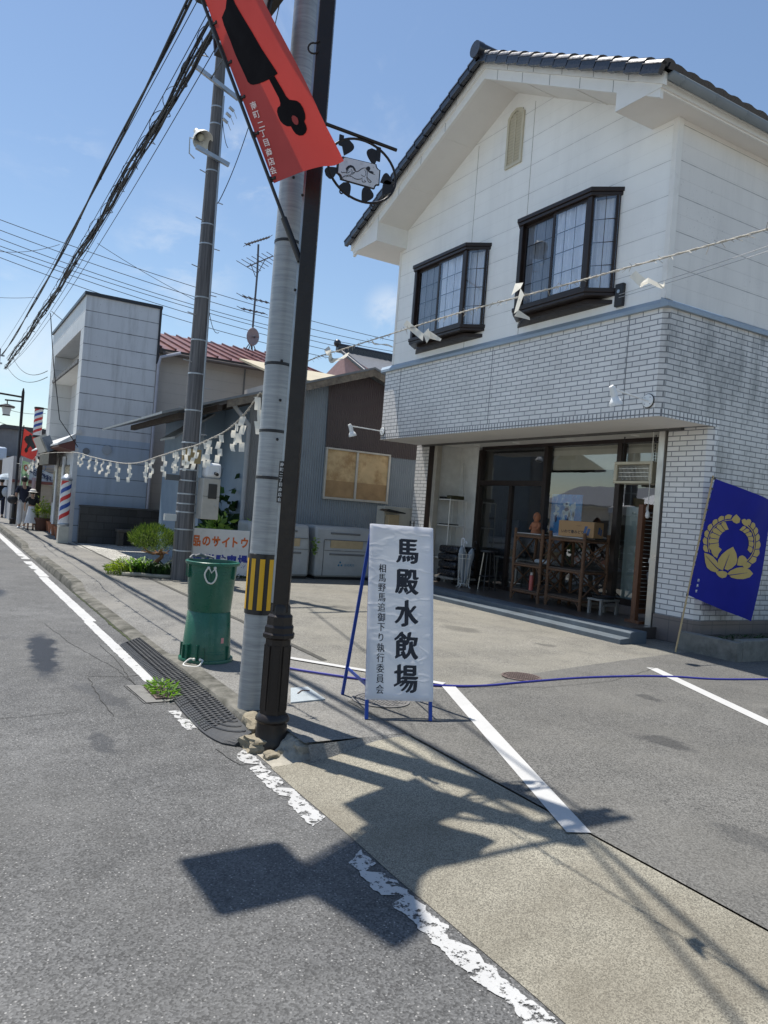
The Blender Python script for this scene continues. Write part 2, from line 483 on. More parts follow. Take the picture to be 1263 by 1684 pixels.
M_cardboard = mat('cardboard', (.36, .22, .105), .8, 0, .08, 5)
M_cream = mat('cream_enamel', (.56, .52, .40), .45, 0, .06, 5)
M_boarded = mat('water_stained_board', (.58, .43, .24), .7, 0, .2, 3, .15, 60, .3, ((.23, .11, .035), 2.6, .46, .68, .8))
M_shedblue = corrugated_mat('faded_blue_corrugated', (.19, .23, .27), .055, .55)
M_shedgrey = corrugated_mat('weathered_grey_boards', (.20, .205, .21), .05, .9)
M_shedbrown = corrugated_mat('brown_corrugated', (.060, .042, .042), .05, 0)
M_shedplain = mat('blue_wall_sheet', (.17, .235, .31), .55, 0, .1, 1.5)
M_oldroof = mat('zinc_roof', (.22, .235, .25), .5, .3, .2, 4)
M_fascia = wood_mat('old_fascia_board', (.10, .085, .07), (.28, .24, .19), (2, 2, 2), .8, .4, 4)
M_redroof = mat('red_metal_roof', (.115, .036, .036), .5, .1, .25, 3, 0, 60, .4, ((.30, .14, .12), 3, .5, .75, .5))
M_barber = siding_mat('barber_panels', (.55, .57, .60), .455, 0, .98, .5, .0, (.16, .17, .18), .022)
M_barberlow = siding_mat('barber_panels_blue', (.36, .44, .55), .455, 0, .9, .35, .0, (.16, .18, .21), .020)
M_cladding = siding_mat('beige_cladding', (.48, .45, .42), .3, 0, .25, .15, 0)
M_pinkwall = mat('pink_plaster', (.42, .27, .26), .8)
M_greytile = mat('grey_pantile', (.15, .155, .165), .45, 0, .2, 8)
M_lantern = mat('frosted_lantern_glass', (.60, .63, .64), .35, 0, .05)
M_skin = mat('skin', (.42, .25, .17), .55, 0, .05)
M_hair = mat('dark_hair', (.012, .010, .009), .5)
M_navy = cloth_mat('navy_shirt_cloth', (.018, .02, .035), 0)
M_pale = cloth_mat('pale_cotton', (.56, .55, .55), 0)
M_blackcloth = cloth_mat('black_cloth', (.016, .016, .018), 0)
M_whitecloth = cloth_mat('white_cloth', (.78, .78, .79), .2)
M_beams = mat('weathered_metal_lid', (.36, .40, .42), .6, .1, .15, 10, .3, 90, .4, ((.14, .17, .18), 5, .5, .7, .6))
M_castiron = mat('rusty_cast_iron', (.14, .105, .095), .7, .4, .2, 12, .4, 80)

# ---------------------------------------------------------------- mesh helpers
class MB:
    """collects shapes in world coordinates; build() links them as ONE mesh object"""
    def __init__(s):
        s.v, s.f = [], []
    def add(s, vs, fs):
        k = len(s.v)
        s.v += [tuple(v) for v in vs]
        s.f += [tuple(i + k for i in f) for f in fs]
        return s
    def quad(s, a, b, c, d):
        return s.add((a, b, c, d), ((0, 1, 2, 3),))
    def poly(s, pts):
        return s.add(pts, (tuple(range(len(pts))),))
    def bx(s, x0, x1, y0, y1, z0, z1):
        vs = [(x, y, z) for z in (z0, z1) for y in (y0, y1) for x in (x0, x1)]
        return s.add(vs, ((0, 2, 3, 1), (4, 5, 7, 6), (0, 1, 5, 4), (2, 6, 7, 3), (0, 4, 6, 2), (1, 3, 7, 5)))
    def obox(s, c, half, ux, uy, uz=None):
        c, ux, uy = Vector(c), Vector(ux).normalized(), Vector(uy).normalized()
        uz = Vector(uz).normalized() if uz is not None else ux.cross(uy)
        vs = [c + ux * (half[0] * i) + uy * (half[1] * j) + uz * (half[2] * k) for k in (-1, 1) for j in (-1, 1) for i in (-1, 1)]
        return s.add(vs, ((0, 2, 3, 1), (4, 5, 7, 6), (0, 1, 5, 4), (2, 6, 7, 3), (0, 4, 6, 2), (1, 3, 7, 5)))
    def rbox(s, c, half, rz):
        return s.obox(c, half, (math.cos(rz), math.sin(rz), 0), (-math.sin(rz), math.cos(rz), 0))
    def tube(s, pts, r, n=8, cap=True):
        pts = [Vector(p) for p in pts]
        rs = r if isinstance(r, (list, tuple)) else [r] * len(pts)
        rings, prev = [], None
        k = len(s.v)
        for i, p in enumerate(pts):
            d = (pts[min(i + 1, len(pts) - 1)] - pts[max(i - 1, 0)])
            d = d.normalized() if d.length > 1e-9 else Vector((0, 0, 1))
            if prev is None:
                a = Vector((0, 0, 1)) if abs(d.z) < .9 else Vector((1, 0, 0))
                u = d.cross(a).normalized()
            else:
                u = (prev - d * prev.dot(d))
                u = u.normalized() if u.length > 1e-6 else d.orthogonal().normalized()
            prev = u
            v = d.cross(u)
            for j in range(n):
                t = 2 * math.pi * j / n
                s.v.append(tuple(p + (u * math.cos(t) + v * math.sin(t)) * rs[i]))
        for i in range(len(pts) - 1):
            for j in range(n):
                a, b = k + i * n + j, k + i * n + (j + 1) % n
                s.f.append((a, b, b + n, a + n))
        if cap:
            s.f.append(tuple(k + j for j in reversed(range(n))))
            s.f.append(tuple(k + (len(pts) - 1) * n + j for j in range(n)))
        return s
    def lathe(s, cx, cy, prof, n=24, a0=0.0, cap=True, axis=None):
        k = len(s.v)
        for (r, z) in prof:
            for j in range(n):
                t = a0 + 2 * math.pi * j / n
                s.v.append((cx + r * math.cos(t), cy + r * math.sin(t), z))
        for i in range(len(prof) - 1):
            for j in range(n):
                a, b = k + i * n + j, k + i * n + (j + 1) % n
                s.f.append((a, b, b + n, a + n))
        if cap:
            if prof[0][0] > 1e-5: s.f.append(tuple(k + j for j in reversed(range(n))))
            if prof[-1][0] > 1e-5: s.f.append(tuple(k + (len(prof) - 1) * n + j for j in range(n)))
        return s
    def prism(s, pts, d):
        """closed outline pts (3-D) pushed along d"""
        n = len(pts)
        d = Vector(d)
        vs = [Vector(p) for p in pts] + [Vector(p) + d for p in pts]
        fs = [tuple(range(n)), tuple(reversed(range(n, 2 * n)))]
        fs += [(i, i + n, (i + 1) % n + n, (i + 1) % n) for i in range(n)]
        return s.add(vs, fs)
    def grid(s, nu, nv, fn):
        k = len(s.v)
        for j in range(nv + 1):
            for i in range(nu + 1):
                s.v.append(tuple(fn(i / nu, j / nv)))
        for j in range(nv):
            for i in range(nu):
                a = k + j * (nu + 1) + i
                s.f.append((a, a + 1, a + nu + 2, a + nu + 1))
        return s
    def ball(s, c, r, n=10, m=7, sc=(1, 1, 1)):
        k = len(s.v)
        for i in range(1, m):
            t = math.pi * i / m
            for j in range(n):
                q = 2 * math.pi * j / n
                s.v.append((c[0] + r * sc[0] * math.sin(t) * math.cos(q), c[1] + r * sc[1] * math.sin(t) * math.sin(q), c[2] + r * sc[2] * math.cos(t)))
        s.v.append((c[0], c[1], c[2] + r * sc[2])); s.v.append((c[0], c[1], c[2] - r * sc[2]))
        T, B = len(s.v) - 2, len(s.v) - 1
        for i in range(m - 2):
            for j in range(n):
                a, b = k + i * n + j, k + i * n + (j + 1) % n
                s.f.append((a, a + n, b + n, b))
        for j in range(n):
            s.f.append((T, k + j, k + (j + 1) % n))
            s.f.append((B, k + (m - 2) * n + (j + 1) % n, k + (m - 2) * n + j))
        return s
    def build(s, name, m, parent=None, bev=0.0, smooth=True, solid=0.0, sub=0, label=None, ang=35):
        me = bpy.data.meshes.new(name)
        root = parent
        vs = s.v
        if root is not None:
            while root.parent is not None:
                root = root.parent
            inv = root.matrix_basis.inverted()
            vs = [tuple(inv @ Vector(v)) for v in s.v]
        me.from_pydata(vs, [], s.f)
        me.update()
        me.materials.append(m)
        if smooth:
            me.polygons.foreach_set('use_smooth', [True] * len(me.polygons))
            me.set_sharp_from_angle(angle=R(ang))
        o = bpy.data.objects.new(name, me)
        COL.objects.link(o)
        if parent is not None:
            o.parent = parent
        if solid:
            q = o.modifiers.new('solid', 'SOLIDIFY'); q.thickness = solid; q.offset = 0
        if bev:
            q = o.modifiers.new('bevel', 'BEVEL'); q.width = bev; q.segments = 2; q.limit_method = 'ANGLE'; q.angle_limit = R(40)
        if sub:
            q = o.modifiers.new('sub', 'SUBSURF'); q.levels = sub; q.render_levels = sub
        if label:
            o['label'] = label
        return o
def tag(o, label, cat, group=None, kind=None):
    o['label'] = label
    o['category'] = cat
    if group: o['group'] = group
    if kind: o['kind'] = kind
    return o
def thing(name, label, cat, loc=(0, 0, 0), rz=0.0, group=None):
    o = bpy.data.objects.new(name, None)
    COL.objects.link(o)
    o.empty_display_size = .1
    o.location = loc
    o.rotation_euler = (0, 0, rz)
    o.matrix_basis = Matrix.Translation(Vector(loc)) @ Matrix.Rotation(rz, 4, 'Z')
    return tag(o, label, cat, group)
def structure(name, mb, m, label=None, **k):
    o = mb.build(name, m, None, **k)
    o['kind'] = 'structure'
    if label: o['label'] = label
    return o
def kids(o):
    return [c for c in list(bpy.data.objects) if c.parent is o]
def dup(o, loc=None, rz=None, label=None, group=None, parent=None):
    c = o.copy()
    COL.objects.link(c)
    if parent is not None: c.parent = parent
    if loc is not None:
        c.location = loc
    if rz is not None:
        c.rotation_euler = (0, 0, rz)
    if label: c['label'] = label
    if group: c['group'] = group
    for ch in kids(o):
        dup(ch, parent=c)
    return c
def text_mesh(body, size=1.0, weight=0.0, narrow=1.0):
    """writing as (verts, faces) in its own xy plane, centred on its box, size = height of the box"""
    cu = bpy.data.curves.new('t', 'FONT')
    cu.body = body
    cu.size = 1.0
    cu.offset = weight
    cu.resolution_u = 3
    ob = bpy.data.objects.new('t', cu)
    COL.objects.link(ob)
    dg = bpy.context.evaluated_depsgraph_get()
    me = bpy.data.meshes.new_from_object(ob.evaluated_get(dg))
    vs = [v.co.copy() for v in me.vertices]
    fs = [tuple(p.vertices) for p in me.polygons]
    bpy.data.objects.remove(ob); bpy.data.curves.remove(cu); bpy.data.meshes.remove(me)
    if not vs:
        return [], []
    x0, x1 = min(v.x for v in vs), max(v.x for v in vs)
    y0, y1 = min(v.y for v in vs), max(v.y for v in vs)
    return [((v.x - (x0 + x1) / 2) * narrow * size, (v.y - (y0 + y1) / 2) * size) for v in vs], fs
def put_text(mb, body, fn, size, weight=0.0, narrow=1.0):
    vs, fs = text_mesh(body, size, weight, narrow)
    mb.add([fn(x, y) for x, y in vs], fs)
    return mb
def plane_fn(o, ux, uy):
    o, ux, uy = Vector(o), Vector(ux).normalized(), Vector(uy).normalized()
    return lambda x, y: o + ux * x + uy * y
def column(mb, chars, fn0, x, ytop, pitch, size, weight=0.0, narrow=1.0):
    """characters one under another"""
    for i, ch in enumerate(chars):
        put_text(mb, ch, (lambda a, b, i=i: fn0(x + a, ytop - pitch * i + b)), size, weight, narrow)
    return mb
def sag(a, b, drop, n=24):
    a, b = Vector(a), Vector(b)
    return [a.lerp(b, i / n) - Vector((0, 0, drop * 4 * (i / n) * (1 - i / n))) for i in range(n + 1)]
def leaf(mb, p, d, l, wd, twist=None, r=rnd):
    """one pointed leaf, a bent quad pair"""
    d = Vector(d).normalized()
    s = d.cross(Vector((r.uniform(-1, 1), r.uniform(-1, 1), r.uniform(-.3, 1)))).normalized()
    p = Vector(p)
    nrm = d.cross(s)
    m = p + d * l * .5 + nrm * (l * .06)
    return mb.add((p, m + s * wd * .5, p + d * l, m - s * wd * .5), ((0, 1, 2, 3),))
def hull_points(c, rad, n, r=rnd, flat=1.0, shell=.5):
    out = []
    while len(out) < n:
        v = Vector((r.uniform(-1, 1), r.uniform(-1, 1), r.uniform(-1, 1)))
        if v.length > 1 or v.length < .05:
            continue
        v = v.normalized() * (shell + (1 - shell) * v.length)
        out.append((Vector((c[0] + v.x * rad[0], c[1] + v.y * rad[1], c[2] + v.z * rad[2])), v))
    return out

# ================================================================ setting: ground, road, kerb, pavement
structure('ground', MB().quad((-900, -900, -.06), (900, -900, -.06), (900, 900, -.06), (-900, 900, -.06)), M_ground)
structure('opposite_bounce_ground', MB().quad((-60, -60, -.002), (-9.0, -60, -.002), (-9.0, 90, -.002), (-60, 90, -.002)), mat('pale_bounce_surface', (.48, .47, .44), .85, 0, .1, .6))  # unseen pale ground, added to bounce light onto the house front
structure('road', MB().quad((-9, -30, 0), (1.95, -30, 0), (1.95, 260, 0), (-9, 260, 0)), M_road)

def smooth(a, b, x):
    t = max(0, min(1, (x - a) / (b - a)))
    return t * t * (3 - 2 * t)
def kerb_h(y):
    h = .035
    h += .085 * (1 - smooth(6.9, 7.6, y))
    h += .095 * smooth(12.3, 12.8, y) * (1 - smooth(17.3, 17.8, y))
    h += .095 * smooth(20.6, 21.0, y)
    return h
ys = [4.75 + .15 * i for i in range(int((60 - 4.75) / .15))] + [80, 120, 200]
def nz(x, y, s=1.0):
    return mnoise.noise(Vector((x * s, y * s, 1.7)))
# kerb stones: front face leans back, worn top edge
k = MB()
def kfn(u, v):
    y = ys[min(len(ys) - 1, int(round(v * (len(ys) - 1))))]
    h = kerb_h(y)
    pr = ((1.925, -.02), (1.935 + .012 * nz(1, y, 5), h * .55), (1.955 + .014 * nz(2, y, 6), h - .012), (1.985 + .008 * nz(3, y, 7), h), (2.095, h + .004))
    q = pr[int(round(u * 4))]
    return (q[0], y, q[1])
k.grid(4, len(ys) - 1, kfn)
structure('kerb', k, M_kerb)
ysw = [4.30, 4.42, 4.54, 4.66] + ys
sw = MB()
def sfn(u, v):
    y = ysw[int(round(v * (len(ysw) - 1)))]
    x = 2.095 + u * (3.35 - 2.095)
    h = kerb_h(y)
    z = h + (.118 - h) * smooth(0, .55, u)
    return (x, y, z + .006 * nz(x, y, 1.3) * (0 if u in (0, 1) else 1))
sw.grid(7, len(ysw) - 1, sfn)
structure('pavement', sw, M_walk)
# cracked joint between pavement and the lots
jn = MB()
for i in range(60):
    y = 6.6 + i * .26
    jn.poly([(3.33 + .02 * nz(5, y, 3), y, .124), (3.39 + .025 * nz(6, y, 3), y, .124), (3.39 + .025 * nz(6, y + .26, 3), y + .262, .124), (3.33 + .02 * nz(5, y + .26, 3), y + .262, .124)])
structure('pavement_joint', jn, mat('dark_joint', (.06, .058, .05), .9, 0, .3, 9))
# lots: old sun-bleached asphalt by the shop, newer asphalt near the road, gravel by the block wall
structure('parking_lot', MB().quad((3.34, 2, .118), (16, 2, .118), (16, 22.6, .118), (3.34, 22.6, .118)), M_lot)
pa = MB()
edge = [(2.85, 5.15), (3.4, 5.35), (4.2, 5.30), (5.0, 5.62), (6.0, 5.85), (7.2, 6.1), (9.0, 6.4), (15, 6.4)]
pts = [(2.835, -8, .1225), (15, -8, .1225)] + [(x, y, .1225) for x, y in reversed(edge)]
pa.poly(pts)
structure('parking_asphalt', pa, M_patch)
gr = MB()
gr.poly([(3.42, 14.75, .1225), (5.0, 14.75, .1225), (5.2, 15.2, .1225), (8, 15.2, .1225), (8, 22.45, .1225), (3.2, 22.45, .1225), (3.34, 18, .1225)])
structure('gravel_yard', gr, M_gravel)
# sloping concrete apron where cars drive in
ap = MB()
def afn(u, v):
    y = -6 + v * (4.26 - -6)
    x = 1.86 + u * (2.835 - 1.86)
    return (x + .012 * nz(7, y, 2.5) * (u < .01), y, .003 + .117 * smooth(0, 1, u) ** .9)
ap.grid(8, 60, afn)
structure('driveway_apron', ap, M_apron)
# end face of the raised pavement, patched with mortar
en = MB()
def efn(u, v):
    x = 2.095 + u * (2.85 - 2.095)
    zt = .125
    return (x, 4.29 + .03 * nz(x, 2, 4) - .045 * v - .05 * (1 - u), zt * (1 - v) + v * (.004 + .108 * smooth(0, 1, (x - 1.86) / .97)))
en.grid(14, 4, efn)
structure('pavement_end', en, M_walk)
# rubble and mortar packed round the lamp foot where the kerb breaks off
rb = MB()
rb.grid(14, 26, lambda u, v: (1.87 + u * .27, 4.24 + v * .56, .004 + (.112 * smooth(.15, .95, u) + .025 * nz(u * 9, v * 17, 1.0) * min(1, u * 3)) * smooth(0, .35, v)))
structure('rubble_footing', rb, M_conc, ang=25)
# ----- painted lines
ln = MB()
def ragged(mb, x0, x1, y0, y1, z, jag=.012, step=.016, gaps=()):
    """strip along the road with frayed edges"""
    n = int((y1 - y0) / step)
    L = []
    for i in range(n + 1):
        y = y0 + (y1 - y0) * i / n
        a = x0 + jag * (.6 * nz(3, y, 7) + .9 * nz(9, y, 31))
        b = x1 + jag * (.6 * nz(13, y, 7) + .9 * nz(19, y, 31))
        for gy, gw, ph in gaps:
            d = abs(y - gy)
            if d < gw:
                t = 1 - d / gw
                if ph > 0: a += (x1 - x0) * t * ph
                else: b += (x1 - x0) * t * ph
        L.append((min(a, b - .004), max(b, a + .004), y))
    for i in range(n):
        a, b, y = L[i]; c, d, y2 = L[i + 1]
        mb.quad((a, y, z), (b, y, z), (d, y2, z), (c, y2, z))
ragged(ln, 1.722, 1.835, -4, 3.08, .004, .022, gaps=((1.9, .12, .25), (.8, .2, -.3), (2.64, .035, .9), (2.89, .05, -.8), (3.08, .10, .9), (2.3, .06, -.3)))
ragged(ln, 1.735, 1.84, 3.40, 4.62, .004, .020, gaps=((3.40, .08, -.9), (3.78, .06, .5), (3.95, .04, -.85), (4.14, .05, -.55), (4.33, .05, .9), (4.62, .08, .8)))
ragged(ln, 1.60, 1.685, 5.12, 5.62, .004, .02, gaps=((5.45, .1, -.6),))
structure('edge_line', ln, M_line)
ln = MB()
ragged(ln, 1.645, 1.755, 6.55, 9.7, .004, .008)
ragged(ln, 1.66, 1.80, 9.7, 14.5, .004, .010)
ragged(ln, 1.68, 1.84, 14.55, 17.4, .004, .012, gaps=((15.7, .2, .5), (16.6, .2, .6)))
ragged(ln, 1.70, 1.86, 17.9, 19.2, .004, .03, gaps=((18.4, .2, .7),))
ragged(ln, 1.70, 1.86, 19.25, 120, .004, .006, step=.25)
structure('edge_line', ln, M_line3)
pl_ = MB()
def band(a, b, wd, z):
    a, b = Vector(a), Vector(b)
    d = (b - a).normalized(); s = Vector((-d.y, d.x)) * wd / 2
    pl_.quad((a.x - s.x, a.y - s.y, z), (b.x - s.x, b.y - s.y, z), (b.x + s.x, b.y + s.y, z), (a.x + s.x, a.y + s.y, z))
band((3.99, 5.42), (2.79, 2.63), .125, .1265)
band((6.88, 5.62), (5.35, 2.35), .125, .1265)
band((2.75, 7.15), (3.99, 5.42 + .05), .09, .1275)
structure('parking_line', pl_, M_line2)
# cracks and old patch seams in the road
cr = MB()
def crack(pts, wd, z=.0035):
    P = []
    for i in range(len(pts) - 1):
        a, b = Vector(pts[i]), Vector(pts[i + 1])
        n = max(2, int((b - a).length / .04))
        P += [a.lerp(b, j / n) for j in range(n)]
    P.append(Vector(pts[-1]))
    for i in range(len(P)):
        q = P[i]; P[i] = Vector((q.x + .018 * nz(q.x, q.y, 8), q.y + .018 * nz(q.y, q.x + 4, 8)))
    for i in range(len(P) - 1):
        a, b = P[i], P[i + 1]
        d = b - a
        if d.length < 1e-6: continue
        s = Vector((-d.y, d.x)).normalized() * wd * (.5 + .5 * abs(nz(a.x, a.y, 11)))
        cr.quad((a.x - s.x, a.y - s.y, z), (b.x - s.x, b.y - s.y, z), (b.x + s.x, b.y + s.y, z), (a.x + s.x, a.y + s.y, z))
crack([(1.233,6.832,0),(1.524,6.775,0),(1.866,6.88,0)] and [(p[0], p[1]) for p in [(1.233,6.832,0),(1.524,6.775,0),(1.866,6.88,0)]], .006)
for L in ([(1.573,8.251,0),(1.587,7.483,0),(1.541,6.501,0),(1.6,5.885,0)], [(1.226,6.787,0),(1.198,6.073,0),(1.195,5.59,0)],
          [(1.66,4.69,0),(1.669,4.515,0),(1.705,4.363,0),(1.871,4.334,0)], [(1.458,6.454,0),(1.483,5.859,0),(1.754,5.793,0)]):
    crack([(p[0], p[1]) for p in L], .005)
crack([(1.2, 9.6), (1.32, 8.2), (1.5, 7.2), (1.55, 6.4)], .004); crack([(-.3, 6.0), (.4, 5.7), (.9, 5.75)], .004)
for L_ in ([(4.05, 5.35), (4.9, 5.15), (5.8, 5.2), (6.9, 5.6)], [(3.5, 9.5), (4.6, 9.1), (5.6, 9.3), (7.0, 8.8)], [(4.3, 12.4), (5.2, 11.2), (5.4, 9.6)]): crack(L_, .0045, .1285)
structure('road_crack', cr, mat('crack_shadow_dirt', (.03, .03, .028), .9))
gp_ = MB()
gp_.poly([(p[0], p[1], .0075) for p in [(1.467,6.452,0),(1.613,6.421,0),(1.912,6.358,0),(1.837,5.885,0),(1.499,5.873,0)]])
structure('road_patch', gp_, mat('gully_frame_concrete', (.17, .165, .155), .85, 0, .2, 9, .4))
# gutter moss along the lowered kerb
ms = MB()
for i in range(160):
    y = 7.3 + i * .034
    wv = .012 + .022 * max(0, nz(31, y, 1.4)) + .012 * nz(37, y, 9)
    ms.quad((1.932 - wv, y, .006), (1.94, y, .012), (1.94, y + .036, .012), (1.932 - wv, y + .036, .006))
o = structure('gutter_moss', ms, mat('moss', (.035, .045, .012), .95, 0, .4, 20, .6, 60))
o['kind'] = 'stuff'
tag(o, 'strip of moss and dirt along the lowered kerb', 'moss')

# ----- covers let into the ground
def disc_cover(name, x, y, z, r, label, mt):
    t = thing(name, label, 'manhole cover', (x, y, z))
    mb = MB().lathe(x, y, [(r * .86, z + .002), (r * .86, z + .007), (0.001, z + .007)], 36)
    for i in range(-5, 6):
        for j in range(-5, 6):
            px, py = x + i * r * .15, y + j * r * .15
            if math.hypot(px - x, py - y) < r * .78:
                mb.bx(px - r * .05, px + r * .05, py - r * .05, py + r * .05, z + .0065, z + .011)
    mb.build('lid', mt, t)
    MB().lathe(x, y, [(r, z + .002), (r, z + .009), (r * .9, z + .009), (r * .9, z + .001)], 36, cap=False).build('rim', mt, t)
disc_cover('manhole_cover', 4.96, 5.56, .1215, .19, 'round reddish brown manhole cover by the blue hose', M_castiron)
disc_cover('manhole_cover', 3.12, 5.10, .1225, .23, 'round grey manhole cover under the white standing sign', mat('grey_cast_iron', (.17, .165, .16), .7, .3, .2, 12, .4, 80))
t = thing('valve_cover', 'pale square metal cover set in the pavement behind the brown lamp post', 'valve cover', (2.6, 5.45, .12))
vc = MB(); P4 = [(2.574,5.614,0.128),(2.729,5.623,0.128),(2.698,5.232,0.128),(2.391,5.195,0.128)]
vc.prism(P4, (0, 0, -.02)); vc.build('lid', M_beams, t)
hd = MB(); hd.tube([(2.55, 5.42, .131), (2.62, 5.50, .131), (2.68, 5.48, .131)], .006, 6); hd.build('handle', M_castiron, t)

# blue water hose across the lot
hose = [tuple(p) for p in [(2.831,6.313,0.13),(2.945,6.167,0.13),(3.178,5.904,0.13),(3.501,5.607,0.13),(3.854,5.421,0.13),(4.27,5.311,0.13),(4.792,5.344,0.13),(5.519,5.375,0.13),(6.227,5.318,0.13),(6.725,5.194,0.13),(7.15,4.999,0.13),(8.045,4.821,0.13)]]
def spline(P, n=6):
    P = [Vector(p) for p in P]; out = []
    for i in range(len(P) - 1):
        p0, p1, p2, p3 = P[max(0, i - 1)], P[i], P[i + 1], P[min(len(P) - 1, i + 2)]
        for j in range(n):
            t = j / n
            out.append(.5 * ((2 * p1) + (p2 - p0) * t + (2 * p0 - 5 * p1 + 4 * p2 - p3) * t * t + (3 * p1 - p0 - 3 * p2 + p3) * t ** 3))
    return out + [P[-1]]
M_hose = mat('blue_hose', (.035, .035, .26), .4, 0, .1)
o = MB().tube(spline(hose), .011, 8).build('hose', M_hose)
tag(o, 'thin blue hose lying across the parking lot', 'hose')

# rubber kerb ramps: three pieces and a rounded end
def ramp_piece(y0, y1, xa0, xa1, xb0, xb1, label, end=False):
    """xa: road edge, xb: kerb edge at y0 and y1"""
    t = thing('kerb_ramp', label, 'kerb ramp', ((xa0 + xb0) / 2, y0, 0), 0, 'rubber kerb ramps in a row')
    n = 14
    def P(u, v):
        y = y0 + (y1 - y0) * v
        a, b = xa0 + (xa1 - xa0) * v, xb0 + (xb1 - xb0) * v
        if end and v < .55:
            q = (.55 - v) / .55
            r_ = 1 - math.sqrt(max(0, 1 - q * q))
            a = a + (b - a) * r_ * .55
            y = y
        zz = .012 + .075 * u ** .8
        return Vector((a + (b - a) * u, y, zz))
    mb = MB(); mb.grid(8, n, P)
    # skirt
    low = [P(i / 8, 0) for i in range(9)]; hi = [P(i / 8, 1) for i in range(9)]; lf = [P(0, j / n) for j in range(n + 1)]; rg = [P(1, j / n) for j in range(n + 1)]
    for S in (low, hi, lf, rg):
        for i in range(len(S) - 1):
            a, b = S[i], S[i + 1]
            mb.quad(a, b, Vector((b.x, b.y, .003)), Vector((a.x, a.y, .003)))
    # tread: zigzag bars on the slope, blocks along the road side
    L = y1 - y0
    rows = int(L / .052)
    for j in range(rows):
        v = (j + .5) / rows
        if end and v < .35: continue
        for i in range(9):
            u0, u1 = .30 + i * .072, .30 + (i + 1) * .072
            dv = .18 / rows * (1 if i % 2 else -1)
            a, b = P(u0, v - dv), P(u1, v + dv)
            mb.obox((a + b) / 2 + Vector((0, 0, .003)), ((b - a).length / 2 + .003, .011, .0035), b - a, Vector((-(b - a).y, (b - a).x, 0)))
        for i in range(4):
            a = P(.05 + i * .06, v); b = P(.05 + i * .06 + .05, v)
            mb.obox((a + b) / 2 + Vector((0, 0, .002)), ((b - a).length / 2, .020, .0032), b - a, (0, 1, 0))
    if end:
        for q in (.15, .3, .45, .6):
            pts = []
            for i in range(9):
                ang = i / 8 * math.pi / 2
                u, v = 1 - q * 1.25 * math.cos(ang), .50 - q * .75 * math.sin(ang)
                if 0.05 < u < .98 and v > .03: pts.append(P(u, v) + Vector((0, 0, .002)))
            if len(pts) > 2: mb.tube(pts, .007, 5)
    mb.build('slope', M_rubber, t, smooth=False)
    return t
ramp_piece(6.32, 8.15, 1.735, 1.76, 1.955, 1.955, 'longest black rubber kerb ramp, at the far end beside the green tubs')
ramp_piece(5.68, 6.30, 1.70, 1.73, 1.955, 1.955, 'short middle black rubber kerb ramp beside the leafy weeds')
ramp_piece(4.70, 5.66, 1.655, 1.695, 1.90, 1.955, 'black rubber kerb ramp with rounded end at the foot of the grey pole', True)

# broken concrete and stones round the lamp foot
def rock(mb, c, r, seed, sc=(1, 1, 1), n=10, m=7):
    rr = random.Random(seed)
    off = Vector((rr.uniform(0, 50), rr.uniform(0, 50), rr.uniform(0, 50)))
    b = MB().ball((0, 0, 0), 1, n, m)
    vs = []
    for v in b.v:
        d = Vector(v).normalized()
        k_ = 1 + .34 * mnoise.noise(d * 1.4 + off) + .18 * mnoise.noise(d * 3.5 + off) + .08 * mnoise.noise(d * 9 + off)
        q = Vector([max(-.72, min(.72, a)) for a in d]) * 1.25 * k_
        vs.append((c[0] + q.x * r * sc[0], c[1] + q.y * r * sc[1], c[2] + q.z * r * sc[2]))
    mb.add(vs, b.f)
M_stone = mat('broken_stone', (.27, .235, .17), .9, 0, .3, 14, .6, 60, .3, ((.08, .07, .05), 9, .5, .7, .6))
def stone(c, r, seed, label, sc=(1, 1, .6), m=None):
    mb = MB(); rock(mb, c, r, seed, sc, 18, 13)
    o = mb.build('stone', m or M_stone, smooth=True, ang=18)
    o.location = c
    for v in o.data.vertices: v.co -= Vector(c)
    tag(o, label, 'stone', 'broken stones at the lamp post foot')
stone((1.985, 4.86, .05), .105, 1, 'brown broken stone between grey pole and brown lamp post', (.8, 1.2, .85))
stone((1.96, 4.62, .03), .11, 2, 'low broken slab under the front of the brown lamp post', (1.3, .9, .5))
stone((2.16, 4.38, .045), .085, 3, 'pale jagged stone against the end of the pavement', (1.2, .8, .7), M_conc)
stone((2.06, 4.42, .028), .06, 4, 'flat tan stone lying in front of the lamp post', (1.4, .8, .4))
stone((1.93, 4.42, .015), .045, 11, 'small dark stone lying on the road edge by the white line', (1.3, .9, .5))
stone((2.27, 4.42, .05), .07, 6, 'small grey stone right of the lamp post foot', (1.2, .8, .7), M_conc)

